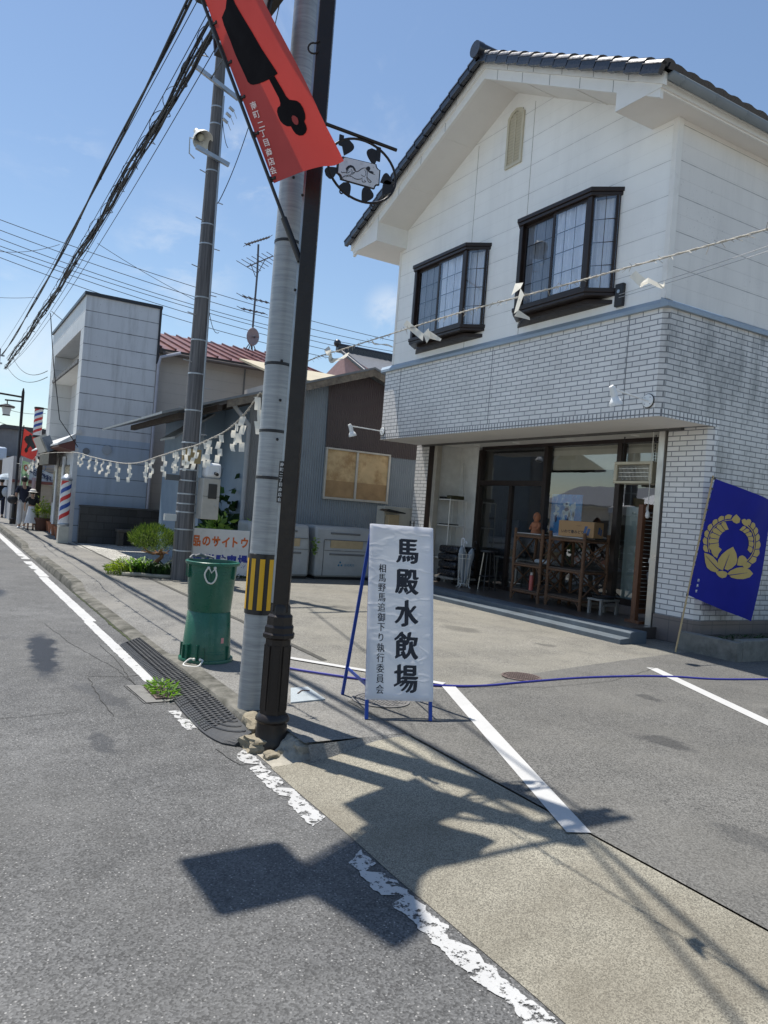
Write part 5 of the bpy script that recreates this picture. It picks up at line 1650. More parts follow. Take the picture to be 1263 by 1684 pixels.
for i in range(12):
    c = FQ[3].lerp(FQ[0], i / 11)
    st_ = fo + (ft - fo) * ((c.z - fo.z) / (ft.z - fo.z))
    q = MB(); mid = (c + st_) / 2
    q.obox(mid, (max(.012, (c - st_).length / 2 + .01), .006, .017 if i in (0, 11) else .010), (c - st_) if (c - st_).length > .001 else Vector((1, 0, 0)), (0, 1, 0))
    q.build('tie', M_blk, t)
import itertools
def inv_bf(px):  # crest outlines are drawn on a 1010 x 1684 sketch grid of the flag
    return px
CP = lambda pts: pts
def crest_pt(x, z): 
    """flat (x, z) in the flag's plane -> cloth"""
    p = Vector((x, FY, z))
    # bilinear inverse by a few Newton steps
    u, v = .5, .5
    for _ in range(12):
        a = FQ[0].lerp(FQ[1], u); b_ = FQ[3].lerp(FQ[2], u); c = b_.lerp(a, v)
        du = (FQ[2] - FQ[3]).lerp(FQ[1] - FQ[0], v); dv = a - b_
        ex, ez = p.x - c.x, p.z - c.z
        det = du.x * dv.z - du.z * dv.x
        u += (ex * dv.z - ez * dv.x) / det; v += (du.x * ez - du.z * ex) / det
    return bf(u, v, .006)
cr_ = MB()
def gold(pts): tess(cr_, [(p[0], p[2]) for p in pts], lambda a, b: crest_pt(a, b))
for P in (
 [(9.041,6.3,1.914),(9.017,6.3,1.917),(8.991,6.3,1.922),(8.965,6.3,1.922),(8.943,6.3,1.916),(8.923,6.3,1.905),(8.902,6.3,1.895),(8.897,6.3,1.848),(8.917,6.3,1.853),(8.937,6.3,1.857),(8.957,6.3,1.862),(8.977,6.3,1.864),(8.998,6.3,1.866),(9.018,6.3,1.869)],
 [(8.882,6.3,1.891),(8.859,6.3,1.891),(8.833,6.3,1.893),(8.814,6.3,1.888),(8.794,6.3,1.879),(8.781,6.3,1.865),(8.767,6.3,1.853),(8.78,6.3,1.807),(8.797,6.3,1.815),(8.811,6.3,1.822),(8.828,6.3,1.828),(8.845,6.3,1.834),(8.863,6.3,1.84),(8.88,6.3,1.844)],
 [(8.751,6.3,1.846),(8.728,6.3,1.843),(8.704,6.3,1.839),(8.685,6.3,1.832),(8.669,6.3,1.82),(8.663,6.3,1.805),(8.655,6.3,1.792),(8.684,6.3,1.751),(8.698,6.3,1.759),(8.71,6.3,1.768),(8.724,6.3,1.777),(8.738,6.3,1.786),(8.752,6.3,1.793),(8.766,6.3,1.802)],
 [(8.641,6.3,1.781),(8.619,6.3,1.774),(8.596,6.3,1.766),(8.58,6.3,1.754),(8.569,6.3,1.741),(8.569,6.3,1.723),(8.566,6.3,1.709),(8.612,6.3,1.675),(8.62,6.3,1.686),(8.631,6.3,1.698),(8.64,6.3,1.71),(8.651,6.3,1.72),(8.662,6.3,1.732),(8.673,6.3,1.742)],
 [(8.557,6.3,1.697),(8.541,6.3,1.685),(8.52,6.3,1.675),(8.51,6.3,1.66),(8.507,6.3,1.645),(8.514,6.3,1.63),(8.515,6.3,1.614),(8.575,6.3,1.59),(8.578,6.3,1.603),(8.582,6.3,1.615),(8.588,6.3,1.627),(8.593,6.3,1.64),(8.599,6.3,1.652),(8.605,6.3,1.665)],
 [(8.512,6.3,1.601),(8.502,6.3,1.587),(8.489,6.3,1.573),(8.483,6.3,1.559),(8.487,6.3,1.543),(8.499,6.3,1.528),(8.508,6.3,1.514),(8.576,6.3,1.502),(8.574,6.3,1.514),(8.573,6.3,1.527),(8.571,6.3,1.539),(8.572,6.3,1.554),(8.573,6.3,1.566),(8.574,6.3,1.579)],
 [(8.512,6.3,1.502),(8.506,6.3,1.486),(8.499,6.3,1.468),(8.503,6.3,1.452),(8.512,6.3,1.437),(8.531,6.3,1.425),(8.547,6.3,1.412),(8.619,6.3,1.411),(8.609,6.3,1.425),(8.603,6.3,1.438),(8.597,6.3,1.45),(8.59,6.3,1.464),(8.584,6.3,1.477),(8.579,6.3,1.491)],
 [(8.924,6.3,1.816),(8.906,6.3,1.815),(8.886,6.3,1.817),(8.871,6.3,1.813),(8.856,6.3,1.807),(8.845,6.3,1.795),(8.834,6.3,1.786),(8.935,6.3,1.71),(8.944,6.3,1.714),(8.954,6.3,1.716),(8.964,6.3,1.718),(8.977,6.3,1.722),(8.987,6.3,1.724),(8.997,6.3,1.726)],
 [(8.822,6.3,1.781),(8.804,6.3,1.778),(8.784,6.3,1.775),(8.77,6.3,1.77),(8.758,6.3,1.761),(8.752,6.3,1.75),(8.746,6.3,1.738),(8.88,6.3,1.678),(8.887,6.3,1.683),(8.894,6.3,1.687),(8.904,6.3,1.69),(8.913,6.3,1.694),(8.92,6.3,1.699),(8.93,6.3,1.702)],
 [(8.734,6.3,1.731),(8.718,6.3,1.724),(8.698,6.3,1.718),(8.687,6.3,1.709),(8.678,6.3,1.699),(8.677,6.3,1.686),(8.676,6.3,1.674),(8.837,6.3,1.635),(8.843,6.3,1.642),(8.848,6.3,1.647),(8.855,6.3,1.654),(8.862,6.3,1.659),(8.869,6.3,1.664),(8.878,6.3,1.67)],
 [(8.667,6.3,1.665),(8.656,6.3,1.655),(8.64,6.3,1.646),(8.631,6.3,1.636),(8.63,6.3,1.625),(8.634,6.3,1.611),(8.635,6.3,1.6),(8.814,6.3,1.589),(8.819,6.3,1.596),(8.82,6.3,1.602),(8.825,6.3,1.609),(8.829,6.3,1.616),(8.833,6.3,1.622),(8.838,6.3,1.627)],
 [(8.634,6.3,1.59),(8.626,6.3,1.579),(8.614,6.3,1.568),(8.611,6.3,1.556),(8.612,6.3,1.545),(8.624,6.3,1.532),(8.63,6.3,1.521),(8.815,6.3,1.543),(8.814,6.3,1.551),(8.816,6.3,1.557),(8.815,6.3,1.564),(8.817,6.3,1.57),(8.819,6.3,1.577),(8.82,6.3,1.583)],
 [(8.634,6.3,1.512),(8.63,6.3,1.499),(8.625,6.3,1.485),(8.626,6.3,1.472),(8.635,6.3,1.461),(8.648,6.3,1.451),(8.662,6.3,1.442),(8.836,6.3,1.497),(8.833,6.3,1.503),(8.829,6.3,1.51),(8.826,6.3,1.518),(8.825,6.3,1.524),(8.824,6.3,1.53),(8.823,6.3,1.538)],
 [(9.089,6.3,1.858),(9.037,6.3,1.857),(8.986,6.3,1.852),(8.936,6.3,1.844),(8.889,6.3,1.833),(8.842,6.3,1.817),(8.799,6.3,1.8),(8.758,6.3,1.78),(8.723,6.3,1.759),(8.689,6.3,1.733),(8.662,6.3,1.708),(8.638,6.3,1.679),(8.62,6.3,1.65),(8.603,6.3,1.619),(8.595,6.3,1.588),(8.591,6.3,1.556),(8.593,6.3,1.525),(8.599,6.3,1.493),(8.61,6.3,1.462),(8.626,6.3,1.432),(8.649,6.3,1.403),(8.661,6.3,1.407),(8.64,6.3,1.436),(8.625,6.3,1.464),(8.613,6.3,1.495),(8.607,6.3,1.525),(8.606,6.3,1.555),(8.61,6.3,1.587),(8.619,6.3,1.616),(8.632,6.3,1.647),(8.651,6.3,1.675),(8.675,6.3,1.702),(8.702,6.3,1.728),(8.734,6.3,1.752),(8.769,6.3,1.773),(8.807,6.3,1.793),(8.848,6.3,1.81),(8.895,6.3,1.824),(8.94,6.3,1.835),(8.99,6.3,1.843),(9.039,6.3,1.847),(9.088,6.3,1.849)],
 [(9.368,6.3,1.222),(9.398,6.3,1.224),(9.429,6.3,1.227),(9.455,6.3,1.236),(9.475,6.3,1.248),(9.489,6.3,1.267),(9.503,6.3,1.282),(9.413,6.3,1.314),(9.395,6.3,1.305),(9.378,6.3,1.296),(9.358,6.3,1.287),(9.337,6.3,1.28),(9.317,6.3,1.273),(9.296,6.3,1.267)],
 [(9.518,6.3,1.291),(9.542,6.3,1.3),(9.57,6.3,1.309),(9.59,6.3,1.321),(9.605,6.3,1.339),(9.608,6.3,1.359),(9.614,6.3,1.376),(9.511,6.3,1.39),(9.499,6.3,1.377),(9.487,6.3,1.366),(9.473,6.3,1.354),(9.458,6.3,1.342),(9.443,6.3,1.331),(9.425,6.3,1.323)],
 [(9.623,6.3,1.388),(9.643,6.3,1.402),(9.666,6.3,1.416),(9.678,6.3,1.432),(9.684,6.3,1.45),(9.676,6.3,1.47),(9.673,6.3,1.489),(9.57,6.3,1.483),(9.564,6.3,1.467),(9.557,6.3,1.454),(9.551,6.3,1.44),(9.542,6.3,1.426),(9.533,6.3,1.413),(9.521,6.3,1.399)],
 [(9.674,6.3,1.502),(9.686,6.3,1.519),(9.703,6.3,1.537),(9.706,6.3,1.556),(9.701,6.3,1.574),(9.685,6.3,1.59),(9.672,6.3,1.608),(9.577,6.3,1.581),(9.579,6.3,1.566),(9.581,6.3,1.552),(9.58,6.3,1.536),(9.579,6.3,1.521),(9.575,6.3,1.508),(9.572,6.3,1.493)],
 [(9.668,6.3,1.621),(9.671,6.3,1.636),(9.677,6.3,1.655),(9.672,6.3,1.67),(9.66,6.3,1.684),(9.639,6.3,1.695),(9.621,6.3,1.707),(9.542,6.3,1.666),(9.549,6.3,1.653),(9.555,6.3,1.642),(9.563,6.3,1.629),(9.567,6.3,1.618),(9.571,6.3,1.604),(9.575,6.3,1.591)],
 [(9.611,6.3,1.72),(9.607,6.3,1.735),(9.607,6.3,1.752),(9.595,6.3,1.764),(9.58,6.3,1.775),(9.554,6.3,1.782),(9.531,6.3,1.789),(9.473,6.3,1.736),(9.485,6.3,1.727),(9.497,6.3,1.717),(9.506,6.3,1.708),(9.516,6.3,1.697),(9.525,6.3,1.687),(9.535,6.3,1.676)],
 [(9.517,6.3,1.8),(9.51,6.3,1.811),(9.505,6.3,1.826),(9.493,6.3,1.835),(9.476,6.3,1.842),(9.451,6.3,1.844),(9.432,6.3,1.846),(9.394,6.3,1.788),(9.406,6.3,1.78),(9.417,6.3,1.774),(9.429,6.3,1.767),(9.44,6.3,1.761),(9.452,6.3,1.753),(9.464,6.3,1.745)],
 [(9.412,6.3,1.854),(9.406,6.3,1.863),(9.399,6.3,1.876),(9.387,6.3,1.882),(9.371,6.3,1.886),(9.35,6.3,1.883),(9.331,6.3,1.882),(9.315,6.3,1.82),(9.326,6.3,1.817),(9.337,6.3,1.813),(9.348,6.3,1.808),(9.36,6.3,1.804),(9.368,6.3,1.8),(9.38,6.3,1.794)],
 [(9.462,6.3,1.435),(9.477,6.3,1.444),(9.492,6.3,1.454),(9.502,6.3,1.466),(9.506,6.3,1.478),(9.501,6.3,1.493),(9.497,6.3,1.506),(9.394,6.3,1.53),(9.393,6.3,1.52),(9.391,6.3,1.512),(9.39,6.3,1.502),(9.385,6.3,1.493),(9.381,6.3,1.485),(9.377,6.3,1.476)],
 [(9.498,6.3,1.515),(9.508,6.3,1.527),(9.517,6.3,1.54),(9.521,6.3,1.552),(9.516,6.3,1.565),(9.506,6.3,1.578),(9.497,6.3,1.589),(9.389,6.3,1.593),(9.39,6.3,1.583),(9.394,6.3,1.575),(9.395,6.3,1.565),(9.396,6.3,1.555),(9.397,6.3,1.547),(9.396,6.3,1.537)],
 [(9.493,6.3,1.599),(9.494,6.3,1.611),(9.501,6.3,1.623),(9.497,6.3,1.634),(9.487,6.3,1.644),(9.473,6.3,1.651),(9.461,6.3,1.661),(9.356,6.3,1.644),(9.362,6.3,1.637),(9.366,6.3,1.629),(9.372,6.3,1.623),(9.375,6.3,1.615),(9.382,6.3,1.607),(9.385,6.3,1.599)],
 [(9.452,6.3,1.668),(9.45,6.3,1.68),(9.449,6.3,1.692),(9.442,6.3,1.701),(9.431,6.3,1.709),(9.414,6.3,1.713),(9.4,6.3,1.719),(9.305,6.3,1.686),(9.311,6.3,1.681),(9.32,6.3,1.675),(9.329,6.3,1.669),(9.335,6.3,1.662),(9.343,6.3,1.656),(9.35,6.3,1.65)],
 [(9.388,6.3,1.725),(9.384,6.3,1.734),(9.381,6.3,1.744),(9.372,6.3,1.752),(9.36,6.3,1.756),(9.342,6.3,1.757),(9.328,6.3,1.759),(9.246,6.3,1.714),(9.257,6.3,1.711),(9.265,6.3,1.708),(9.271,6.3,1.704),(9.28,6.3,1.699),(9.288,6.3,1.696),(9.296,6.3,1.692)],
 [(9.314,6.3,1.764),(9.31,6.3,1.772),(9.304,6.3,1.779),(9.296,6.3,1.784),(9.285,6.3,1.787),(9.272,6.3,1.784),(9.258,6.3,1.785),(9.194,6.3,1.732),(9.199,6.3,1.729),(9.207,6.3,1.728),(9.216,6.3,1.725),(9.224,6.3,1.722),(9.229,6.3,1.721),(9.238,6.3,1.718)],
 [(9.361,6.3,1.304),(9.401,6.3,1.323),(9.436,6.3,1.344),(9.468,6.3,1.369),(9.497,6.3,1.396),(9.52,6.3,1.424),(9.539,6.3,1.453),(9.551,6.3,1.485),(9.558,6.3,1.515),(9.562,6.3,1.547),(9.558,6.3,1.579),(9.549,6.3,1.61),(9.537,6.3,1.641),(9.516,6.3,1.672),(9.491,6.3,1.699),(9.464,6.3,1.726),(9.431,6.3,1.75),(9.396,6.3,1.771),(9.356,6.3,1.791),(9.311,6.3,1.808),(9.267,6.3,1.822),(9.258,6.3,1.81),(9.302,6.3,1.796),(9.341,6.3,1.78),(9.381,6.3,1.762),(9.416,6.3,1.741),(9.446,6.3,1.718),(9.473,6.3,1.693),(9.495,6.3,1.666),(9.515,6.3,1.637),(9.527,6.3,1.607),(9.536,6.3,1.578),(9.54,6.3,1.548),(9.536,6.3,1.518),(9.529,6.3,1.488),(9.516,6.3,1.457),(9.501,6.3,1.43),(9.477,6.3,1.402),(9.451,6.3,1.378),(9.421,6.3,1.354),(9.387,6.3,1.333),(9.349,6.3,1.315)],
 [(9.037,6.3,1.862),(9.076,6.3,1.905),(9.124,6.3,1.934),(9.164,6.3,1.91),(9.205,6.3,1.877),(9.19,6.3,1.827),(9.139,6.3,1.811),(9.075,6.3,1.827)],
 [(9.227,6.3,1.865),(9.283,6.3,1.885),(9.339,6.3,1.859),(9.366,6.3,1.816),(9.338,6.3,1.786),(9.273,6.3,1.799),(9.237,6.3,1.83)],
 [(8.661,6.3,1.472),(8.725,6.3,1.495),(8.813,6.3,1.495),(8.894,6.3,1.455),(8.838,6.3,1.399),(8.812,6.3,1.339),(8.744,6.3,1.363),(8.689,6.3,1.404)],
 [(9.198,6.3,1.339),(9.219,6.3,1.381),(9.277,6.3,1.398),(9.341,6.3,1.381),(9.411,6.3,1.334),(9.365,6.3,1.269),(9.282,6.3,1.257),(9.192,6.3,1.261)],
 [(9.094,6.3,1.502),(9.156,6.3,1.42),(9.187,6.3,1.339),(9.174,6.3,1.276),(9.098,6.3,1.219),(9.024,6.3,1.187),(8.95,6.3,1.208),(8.938,6.3,1.182),(8.862,6.3,1.202),(8.827,6.3,1.254),(8.835,6.3,1.319),(8.897,6.3,1.39),(8.992,6.3,1.454)],
 [(8.531,6.3,1.398),(8.627,6.3,1.386),(8.735,6.3,1.352),(8.812,6.3,1.3),(8.85,6.3,1.239),(8.857,6.3,1.179),(8.789,6.3,1.155),(8.702,6.3,1.172),(8.618,6.3,1.211),(8.57,6.3,1.278)],
 [(9.024,6.3,1.145),(9.081,6.3,1.189),(9.181,6.3,1.224),(9.284,6.3,1.24),(9.391,6.3,1.234),(9.475,6.3,1.208),(9.54,6.3,1.16),(9.474,6.3,1.108),(9.357,6.3,1.081),(9.225,6.3,1.078),(9.105,6.3,1.095)],
 [(8.798,6.3,1.162),(8.853,6.3,1.17),(8.883,6.3,1.174),(8.928,6.3,1.178),(8.993,6.3,1.167),(9.03,6.3,1.142),(9.002,6.3,1.097),(8.935,6.3,1.081),(8.872,6.3,1.099),(8.827,6.3,1.13)],
):
    gold(P)
cr_.build('crest', M_gold, BC, ang=90)
vn = MB()
def vein(a, b): 
    P = [crest_pt(a[0] + (b[0] - a[0]) * i / 6, a[1] + (b[1] - a[1]) * i / 6) - Vector((0, .003, 0)) for i in range(7)]
    vn.tube(P, [.006 * (1 - .8 * i / 6) for i in range(7)], 5)
for A, B_ in (([(8.94,1.185),(9.034,1.399)]), ([(8.844,1.198),(8.567,1.365)]), ([(9.042,1.123),(9.426,1.169)])):
    vein(A, B_)
vn.build('crest_vein', M_bluecloth, BC, ang=90)
q = MB()
for ch, c in zip('相馬家', [(8.462,1.042),(8.451,0.973),(8.44,0.903)]):
    put_text(q, ch, lambda a, b, c=c: crest_pt(c[0] + a, c[1] + b), .042, .03)
q.build('lettering', M_wtext, BC, ang=90)
# ---- planter kerb at the corner of the house
t = thing('planter_bed', 'low concrete planter of bare soil along the side wall of the house', 'planter', (8.9, 5.9, .12))
q = MB(); q.bx(8.42, 8.54, 5.66, 6.50, .11, .36); q.bx(8.54, 15, 5.66, 5.80, .11, .38); q.build('kerb', mat('planter_concrete', (.20, .195, .175), .9, 0, .25, 6, .6, 50, .3, ((.07, .07, .06), 4, .45, .7, .7)), t, bev=.012)
q = MB(); q.grid(40, 8, lambda u, v: (8.54 + u * 6.4, 5.80 + v * .74, .29 + .03 * mnoise.noise(Vector((u * 30, v * 4, 0))))); q.build('soil', mat('dry_soil', (.085, .07, .05), .95, 0, .35, 20, .8, 60), t)
weed((9.3, 6.1, .29), (.6, .25), 160, .05, 'dry low weeds in the concrete planter bed', M_leafC, h=.06, seed=9)
t = thing('outdoor_unit', 'small white outdoor box beside the blue downpipe of the house', 'outdoor unit', (11.15, 6.2, .35))
q = MB(); q.bx(10.75, 11.5, 6.02, 6.32, .36, .85); q.build('case', mat('off_white_unit', (.55, .56, .55), .5), t, bev=.02)
q = MB(); q.bx(10.8, 11.15, 6.00, 6.02, .42, .80); q.build('fan_grille', M_dark, t)

# ================================================================ things standing in the shop porch
def shelf_unit(x0, x1, y0, y1, label, seed):
    """rustic log shelf: four posts, three boards with rails, crossed twigs"""
    rr = random.Random(seed)
    t = thing('log_shelf', label, 'shelf', ((x0 + x1) / 2, (y0 + y1) / 2, .282), 0, 'rustic log shelves in the shop porch')
    H_ = 1.17
    def wob(a, b, n=7, k=.008):
        a, b = Vector(a), Vector(b)
        return [a.lerp(b, i / n) + (Vector((rr.uniform(-k, k), rr.uniform(-k, k), 0)) if 0 < i < n else Vector()) for i in range(n + 1)]
    for x in (x0, x1):
        for y in (y0, y1):
            q = MB(); P = wob((x, y, .282), (x, y, .282 + H_ + .06)); q.tube(P, [.027 + rr.uniform(-.003, .004) for _ in P], 9)
            q.build('post', M_bark, t)
    zs = (.45, .90, 1.40)
    for z in zs:
        q = MB(); q.bx(x0 - .01, x1 + .01, y0 + .015, y1 - .015, z, z + .022)
        sh = q.build('shelf_board', M_shelfwood, t, bev=.004)
        q = MB()
        for x in (x0, x1): q.tube(wob((x, y0, z - .022), (x, y1, z - .022), 5, .004), .021, 8)
        for y in (y0, y1): q.tube(wob((x0, y, z - .022), (x1, y, z - .022), 5, .004), .019, 8)
        q.build('rail', M_bark, t)
        q = MB()
        for y, s in ((y0, 1), (y1, -1)):
            q.tube([(x0, y + s * .015, z - .13), (x0, y + s * .10, z - .03)], .012, 6)
        q.build('corner_brace', M_bark, t)
    for z0_, z1_ in ((.47, .88), (.92, 1.38)):
        for (a, b) in (((x1, y0, z0_), (x1, y1, z1_)), ((x1, y1, z0_), (x1, y0, z1_)), ((x0, y0, z0_), (x1, y0, z1_)), ((x1, y0, z0_), (x0, y0, z1_)), ((x0, y1, z0_), (x1, y1, z1_)), ((x1, y1, z0_), (x0, y1, z1_))):
            q = MB(); q.tube(wob(a, b, 6, .007), .0125, 6); q.build('cross_twig', M_bark, t)
    return t
shelf_unit(8.74, 9.22, 9.54, 10.22, 'left log shelf with the clay figure on top', 1)
shelf_unit(8.83, 9.36, 8.68, 9.45, 'right log shelf with the cardboard box on top', 2)
t = thing('cardboard_box', 'closed cardboard vegetable box with blue marks on top of the right log shelf', 'box', (9.0, 8.95, 1.44))
bx_a, bx_n = Vector((-.30, .954, 0)).normalized(), Vector((-.954, -.30, 0)).normalized()
q = MB(); bc = Vector((8.985, 8.93, 1.57)); q.obox(bc, (.31, .165, .125), bx_a, bx_n); q.build('carton', M_cardboard, t, bev=.004)
q = MB(); q.obox(bc + Vector((0, 0, .128)), (.31, .083, .0015), bx_a, bx_n); q.build('tape', mat('brown_tape', (.28, .17, .08), .35), t)
ff = plane_fn(bc + bx_n * .1665, -bx_a, (0, 0, 1))
q = MB(); put_text(q, 'いわて春みどり', lambda x, y: ff(x - .06, y - .045), .058, .02)
put_text(q, 'キャベツ', lambda x, y: ff(x + .05, y + .055), .022, .0)
q.build('lettering', M_ink, t, smooth=False)
q = MB(); q.bx(0, 0, 0, 0, 0, 0) if False else None
for fx, fy in ((.155, .0), (.205, -.035)):
    q.poly([ff(fx - .025, fy - .055), ff(fx + .02, fy - .055), ff(fx + .045, fy + .055), ff(fx, fy + .055)])
f2 = plane_fn(bc - bx_a * .3115, -bx_n, (0, 0, 1))
q.poly([f2(-.03, -.06), f2(.04, -.06), f2(.065, .05), f2(-.005, .05)]); q.poly([f2(.05, -.08), f2(.10, -.08), f2(.12, .02), f2(.07, .02)])
q.build('blue_mark', mat('box_blue', (.05, .10, .22), .6), t, smooth=False)
t = thing('clay_figure', 'small terracotta clay figure with arms on its chest on the left log shelf', 'figurine', (8.86, 9.85, 1.42))
q = MB(); q.lathe(8.86, 9.85, [(.085, 1.423), (.088, 1.45), (.072, 1.52), (.080, 1.58), (.074, 1.62), (.040, 1.645), (.045, 1.66), (.066, 1.70), (.064, 1.745), (.048, 1.775), (.02, 1.80), (.001, 1.803)], 20)
q.tube(spline([(8.85, 9.925, 1.61), (8.84, 9.955, 1.555), (8.80, 9.93, 1.515), (8.775, 9.89, 1.53)], 4), .020, 8); q.tube(spline([(8.85, 9.775, 1.61), (8.83, 9.745, 1.555), (8.79, 9.77, 1.515), (8.77, 9.81, 1.53)], 4), .020, 8)
q.tube([(8.80, 9.85, 1.725), (8.785, 9.85, 1.705)], .012, 6)
q.build('body', M_terra, t)
q = MB(); q.ball((8.800, 9.872, 1.735), .009, 8, 6); q.ball((8.800, 9.828, 1.735), .009, 8, 6); q.tube([(8.80, 9.865, 1.685), (8.797, 9.835, 1.685)], .006, 6); q.build('face_hole', M_dark, t)
o = MB().bx(8.72, 9.05, 9.58, 10.16, 1.424, 1.436).build('flyer_stack', mat('faded_paper', (.42, .42, .42), .7), bev=.002); tag(o, 'flat pile of faded flyers under the clay figure', 'paper')
o = MB().bx(8.82, 9.1, 8.72, 9.38, 1.424, 1.438).build('flyer_stack', mat('faded_paper', (.42, .42, .42), .7), bev=.002); tag(o, 'flat pile of papers under the cardboard box', 'paper')
t = thing('spray_can', 'red can with pale cap standing on the lowest board of the left log shelf', 'can', (8.80, 9.80, .475))
MB().lathe(8.80, 9.80, [(.036, .473), (.036, .70), (.030, .725), (.012, .73)], 18).build('can', mat('dull_red_can', (.42, .09, .075), .4), t)
MB().lathe(8.80, 9.80, [(.024, .73), (.024, .77), (.018, .775)], 14).build('cap', mat('pale_cap', (.5, .45, .4), .5), t)
o = MB().bx(8.95, 9.15, 9.62, 9.95, .925, 1.0).build('clear_bag', mat('clear_plastic_bag', (.45, .47, .48), .25), bev=.03); tag(o, 'crumpled pale plastic bag on the middle board of the left log shelf', 'bag')
def stool(name, label, c, w_, d_, h, m, legw=.02):
    t = thing(name, label, 'stool', (c[0], c[1], .282))
    q = MB(); q.bx(c[0] - w_, c[0] + w_, c[1] - d_, c[1] + d_, .282 + h - .03, .282 + h); q.build('seat', m, t, bev=.004)
    for i in (-1, 1):
        for j in (-1, 1):
            q = MB(); q.bx(c[0] + i * (w_ - .03) - legw, c[0] + i * (w_ - .03) + legw, c[1] + j * (d_ - .03) - legw, c[1] + j * (d_ - .03) + legw, .282, .282 + h - .031); q.build('leg', m, t)
    q = MB()
    for j in (-1, 1): q.bx(c[0] - w_ + .05, c[0] + w_ - .05, c[1] + j * (d_ - .03) - .008, c[1] + j * (d_ - .03) + .008, .282 + h * .55, .282 + h * .68)
    q.build('stretcher', m, t)
    return t
stool('low_stool', 'low grey wooden stool in front of the right log shelf', (9.07, 8.42), .20, .15, .24, M_greywood)
o = MB().lathe(9.07, 8.42, [(.13, .524), (.17, .535), (.175, .56), (.165, .56), (.15, .54), (.001, .54)], 24).build('black_tray', M_blk); tag(o, 'round black tray on the low grey stool', 'tray')
# folding screen of dark slats
t = thing('slat_screen', 'red brown wooden screen with dark slats standing at the right of the porch', 'screen', (8.95, 7.62, .282))
s0, s1 = Vector((8.84, 7.60, 0)), Vector((9.42, 7.56, 0))
sx_ = (s1 - s0).normalized(); sy_ = Vector((-sx_.y, sx_.x, 0))
q = MB()
for f in (0, 1): q.obox(s0.lerp(s1, f) + Vector((0, 0, .282 + .86)), (.035, .045, .86), sx_, sy_)
for z in (.45, 1.98): q.obox((s0 + s1) / 2 + Vector((0, 0, z)), ((s1 - s0).length / 2 - .036, .02, .035), sx_, sy_)
q.build('frame', M_brownwood, t, bev=.004)
q = MB()
for i in range(24): q.obox((s0 + s1) / 2 + Vector((0, 0, .53 + i * .0605)), ((s1 - s0).length / 2 - .036, .008, .027), sx_, sy_)
q.build('slat', wood_mat('dark_slat_wood', (.03, .014, .009), (.07, .03, .018), (30, 30, 30)), t)
q = MB(); q.obox(s0 + sx_ * .05 + Vector((0, 0, .30)), (.10, .14, .02), sx_, sy_); q.build('foot', M_brownwood, t, bev=.004)
for i, (x, y, z0_, z1_, lb) in enumerate(((8.86, 7.52, 2.02, 1.86, 'pair of small white bulbs hanging in front of the slat screen'), (8.90, 7.43, 2.1, 1.20, 'white cord with a round white pull hanging beside the guide rail'))):
    t = thing('bulb_pendant' if i == 0 else 'pull_switch', lb, 'cord', (x, y, 3.05))
    q = MB(); q.tube([(x, y, 3.08), (x, y, z0_), (x + .005, y, z1_ + .03)], .006, 6); q.build('cord', M_rope, t)
    q = MB(); q.lathe(x, y, [(.012, z1_ + .06), (.03, z1_ + .02), (.034, z1_ - .02), (.02, z1_ - .05), (.001, z1_ - .055)], 12)
    if i == 0: q.lathe(x + .02, y + .05, [(.012, z1_ + .14), (.028, z1_ + .10), (.028, z1_ + .05), (.001, z1_ + .03)], 12)
    q.build('pull', mat('white_plastic_pull', (.70, .69, .66), .4), t)
o = MB().tube(spline([(8.94, 7.44, .9), (8.92, 7.47, 1.02), (8.94, 7.50, .98), (8.97, 7.49, .8), (8.98, 7.48, .55)], 5), .012, 8).build('grey_hose', mat('grey_hose_skin', (.20, .21, .23), .5)); tag(o, 'short grey hose end hooked beside the guide rail', 'hose')
o = MB().bx(8.95, 9.02, 7.42, 7.50, .36, .50).build('socket_box', mat('white_plastic_pull', (.70, .69, .66), .4), bev=.006); tag(o, 'small white socket box low behind the guide rail', 'socket')
# heater hung from the ceiling
t = thing('hanging_heater', 'cream box heater with grille hung on chains from the porch ceiling', 'heater', (9.15, 8.08, 2.5))
q = MB(); q.bx(9.10, 9.42, 7.70, 8.44, 2.33, 2.37); q.bx(9.10, 9.42, 7.70, 8.44, 2.62, 2.665); q.bx(9.10, 9.42, 7.70, 7.76, 2.37, 2.62); q.bx(9.10, 9.42, 8.38, 8.44, 2.37, 2.62); q.bx(9.36, 9.42, 7.76, 8.38, 2.37, 2.62)
q.build('case', M_cream, t, bev=.006)
q = MB()
for i in range(24): q.bx(9.13, 9.14, 7.78 + i * .026, 7.785 + i * .026, 2.38, 2.61)
for z in (2.44, 2.50, 2.56): q.bx(9.127, 9.133, 7.77, 8.37, z - .004, z + .004)
q.build('grille', M_alu, t)
MB().bx(9.2, 9.3, 8.18, 8.36, 2.38, 2.6).build('burner', M_dark, t)
for y in (7.76, 8.36):
    q = MB()
    for i in range(9): q.ball((9.2, y, 2.69 + i * .045), .013, 6, 5, (.6, 1, 1.6))
    q.build('chain', M_blk, t)
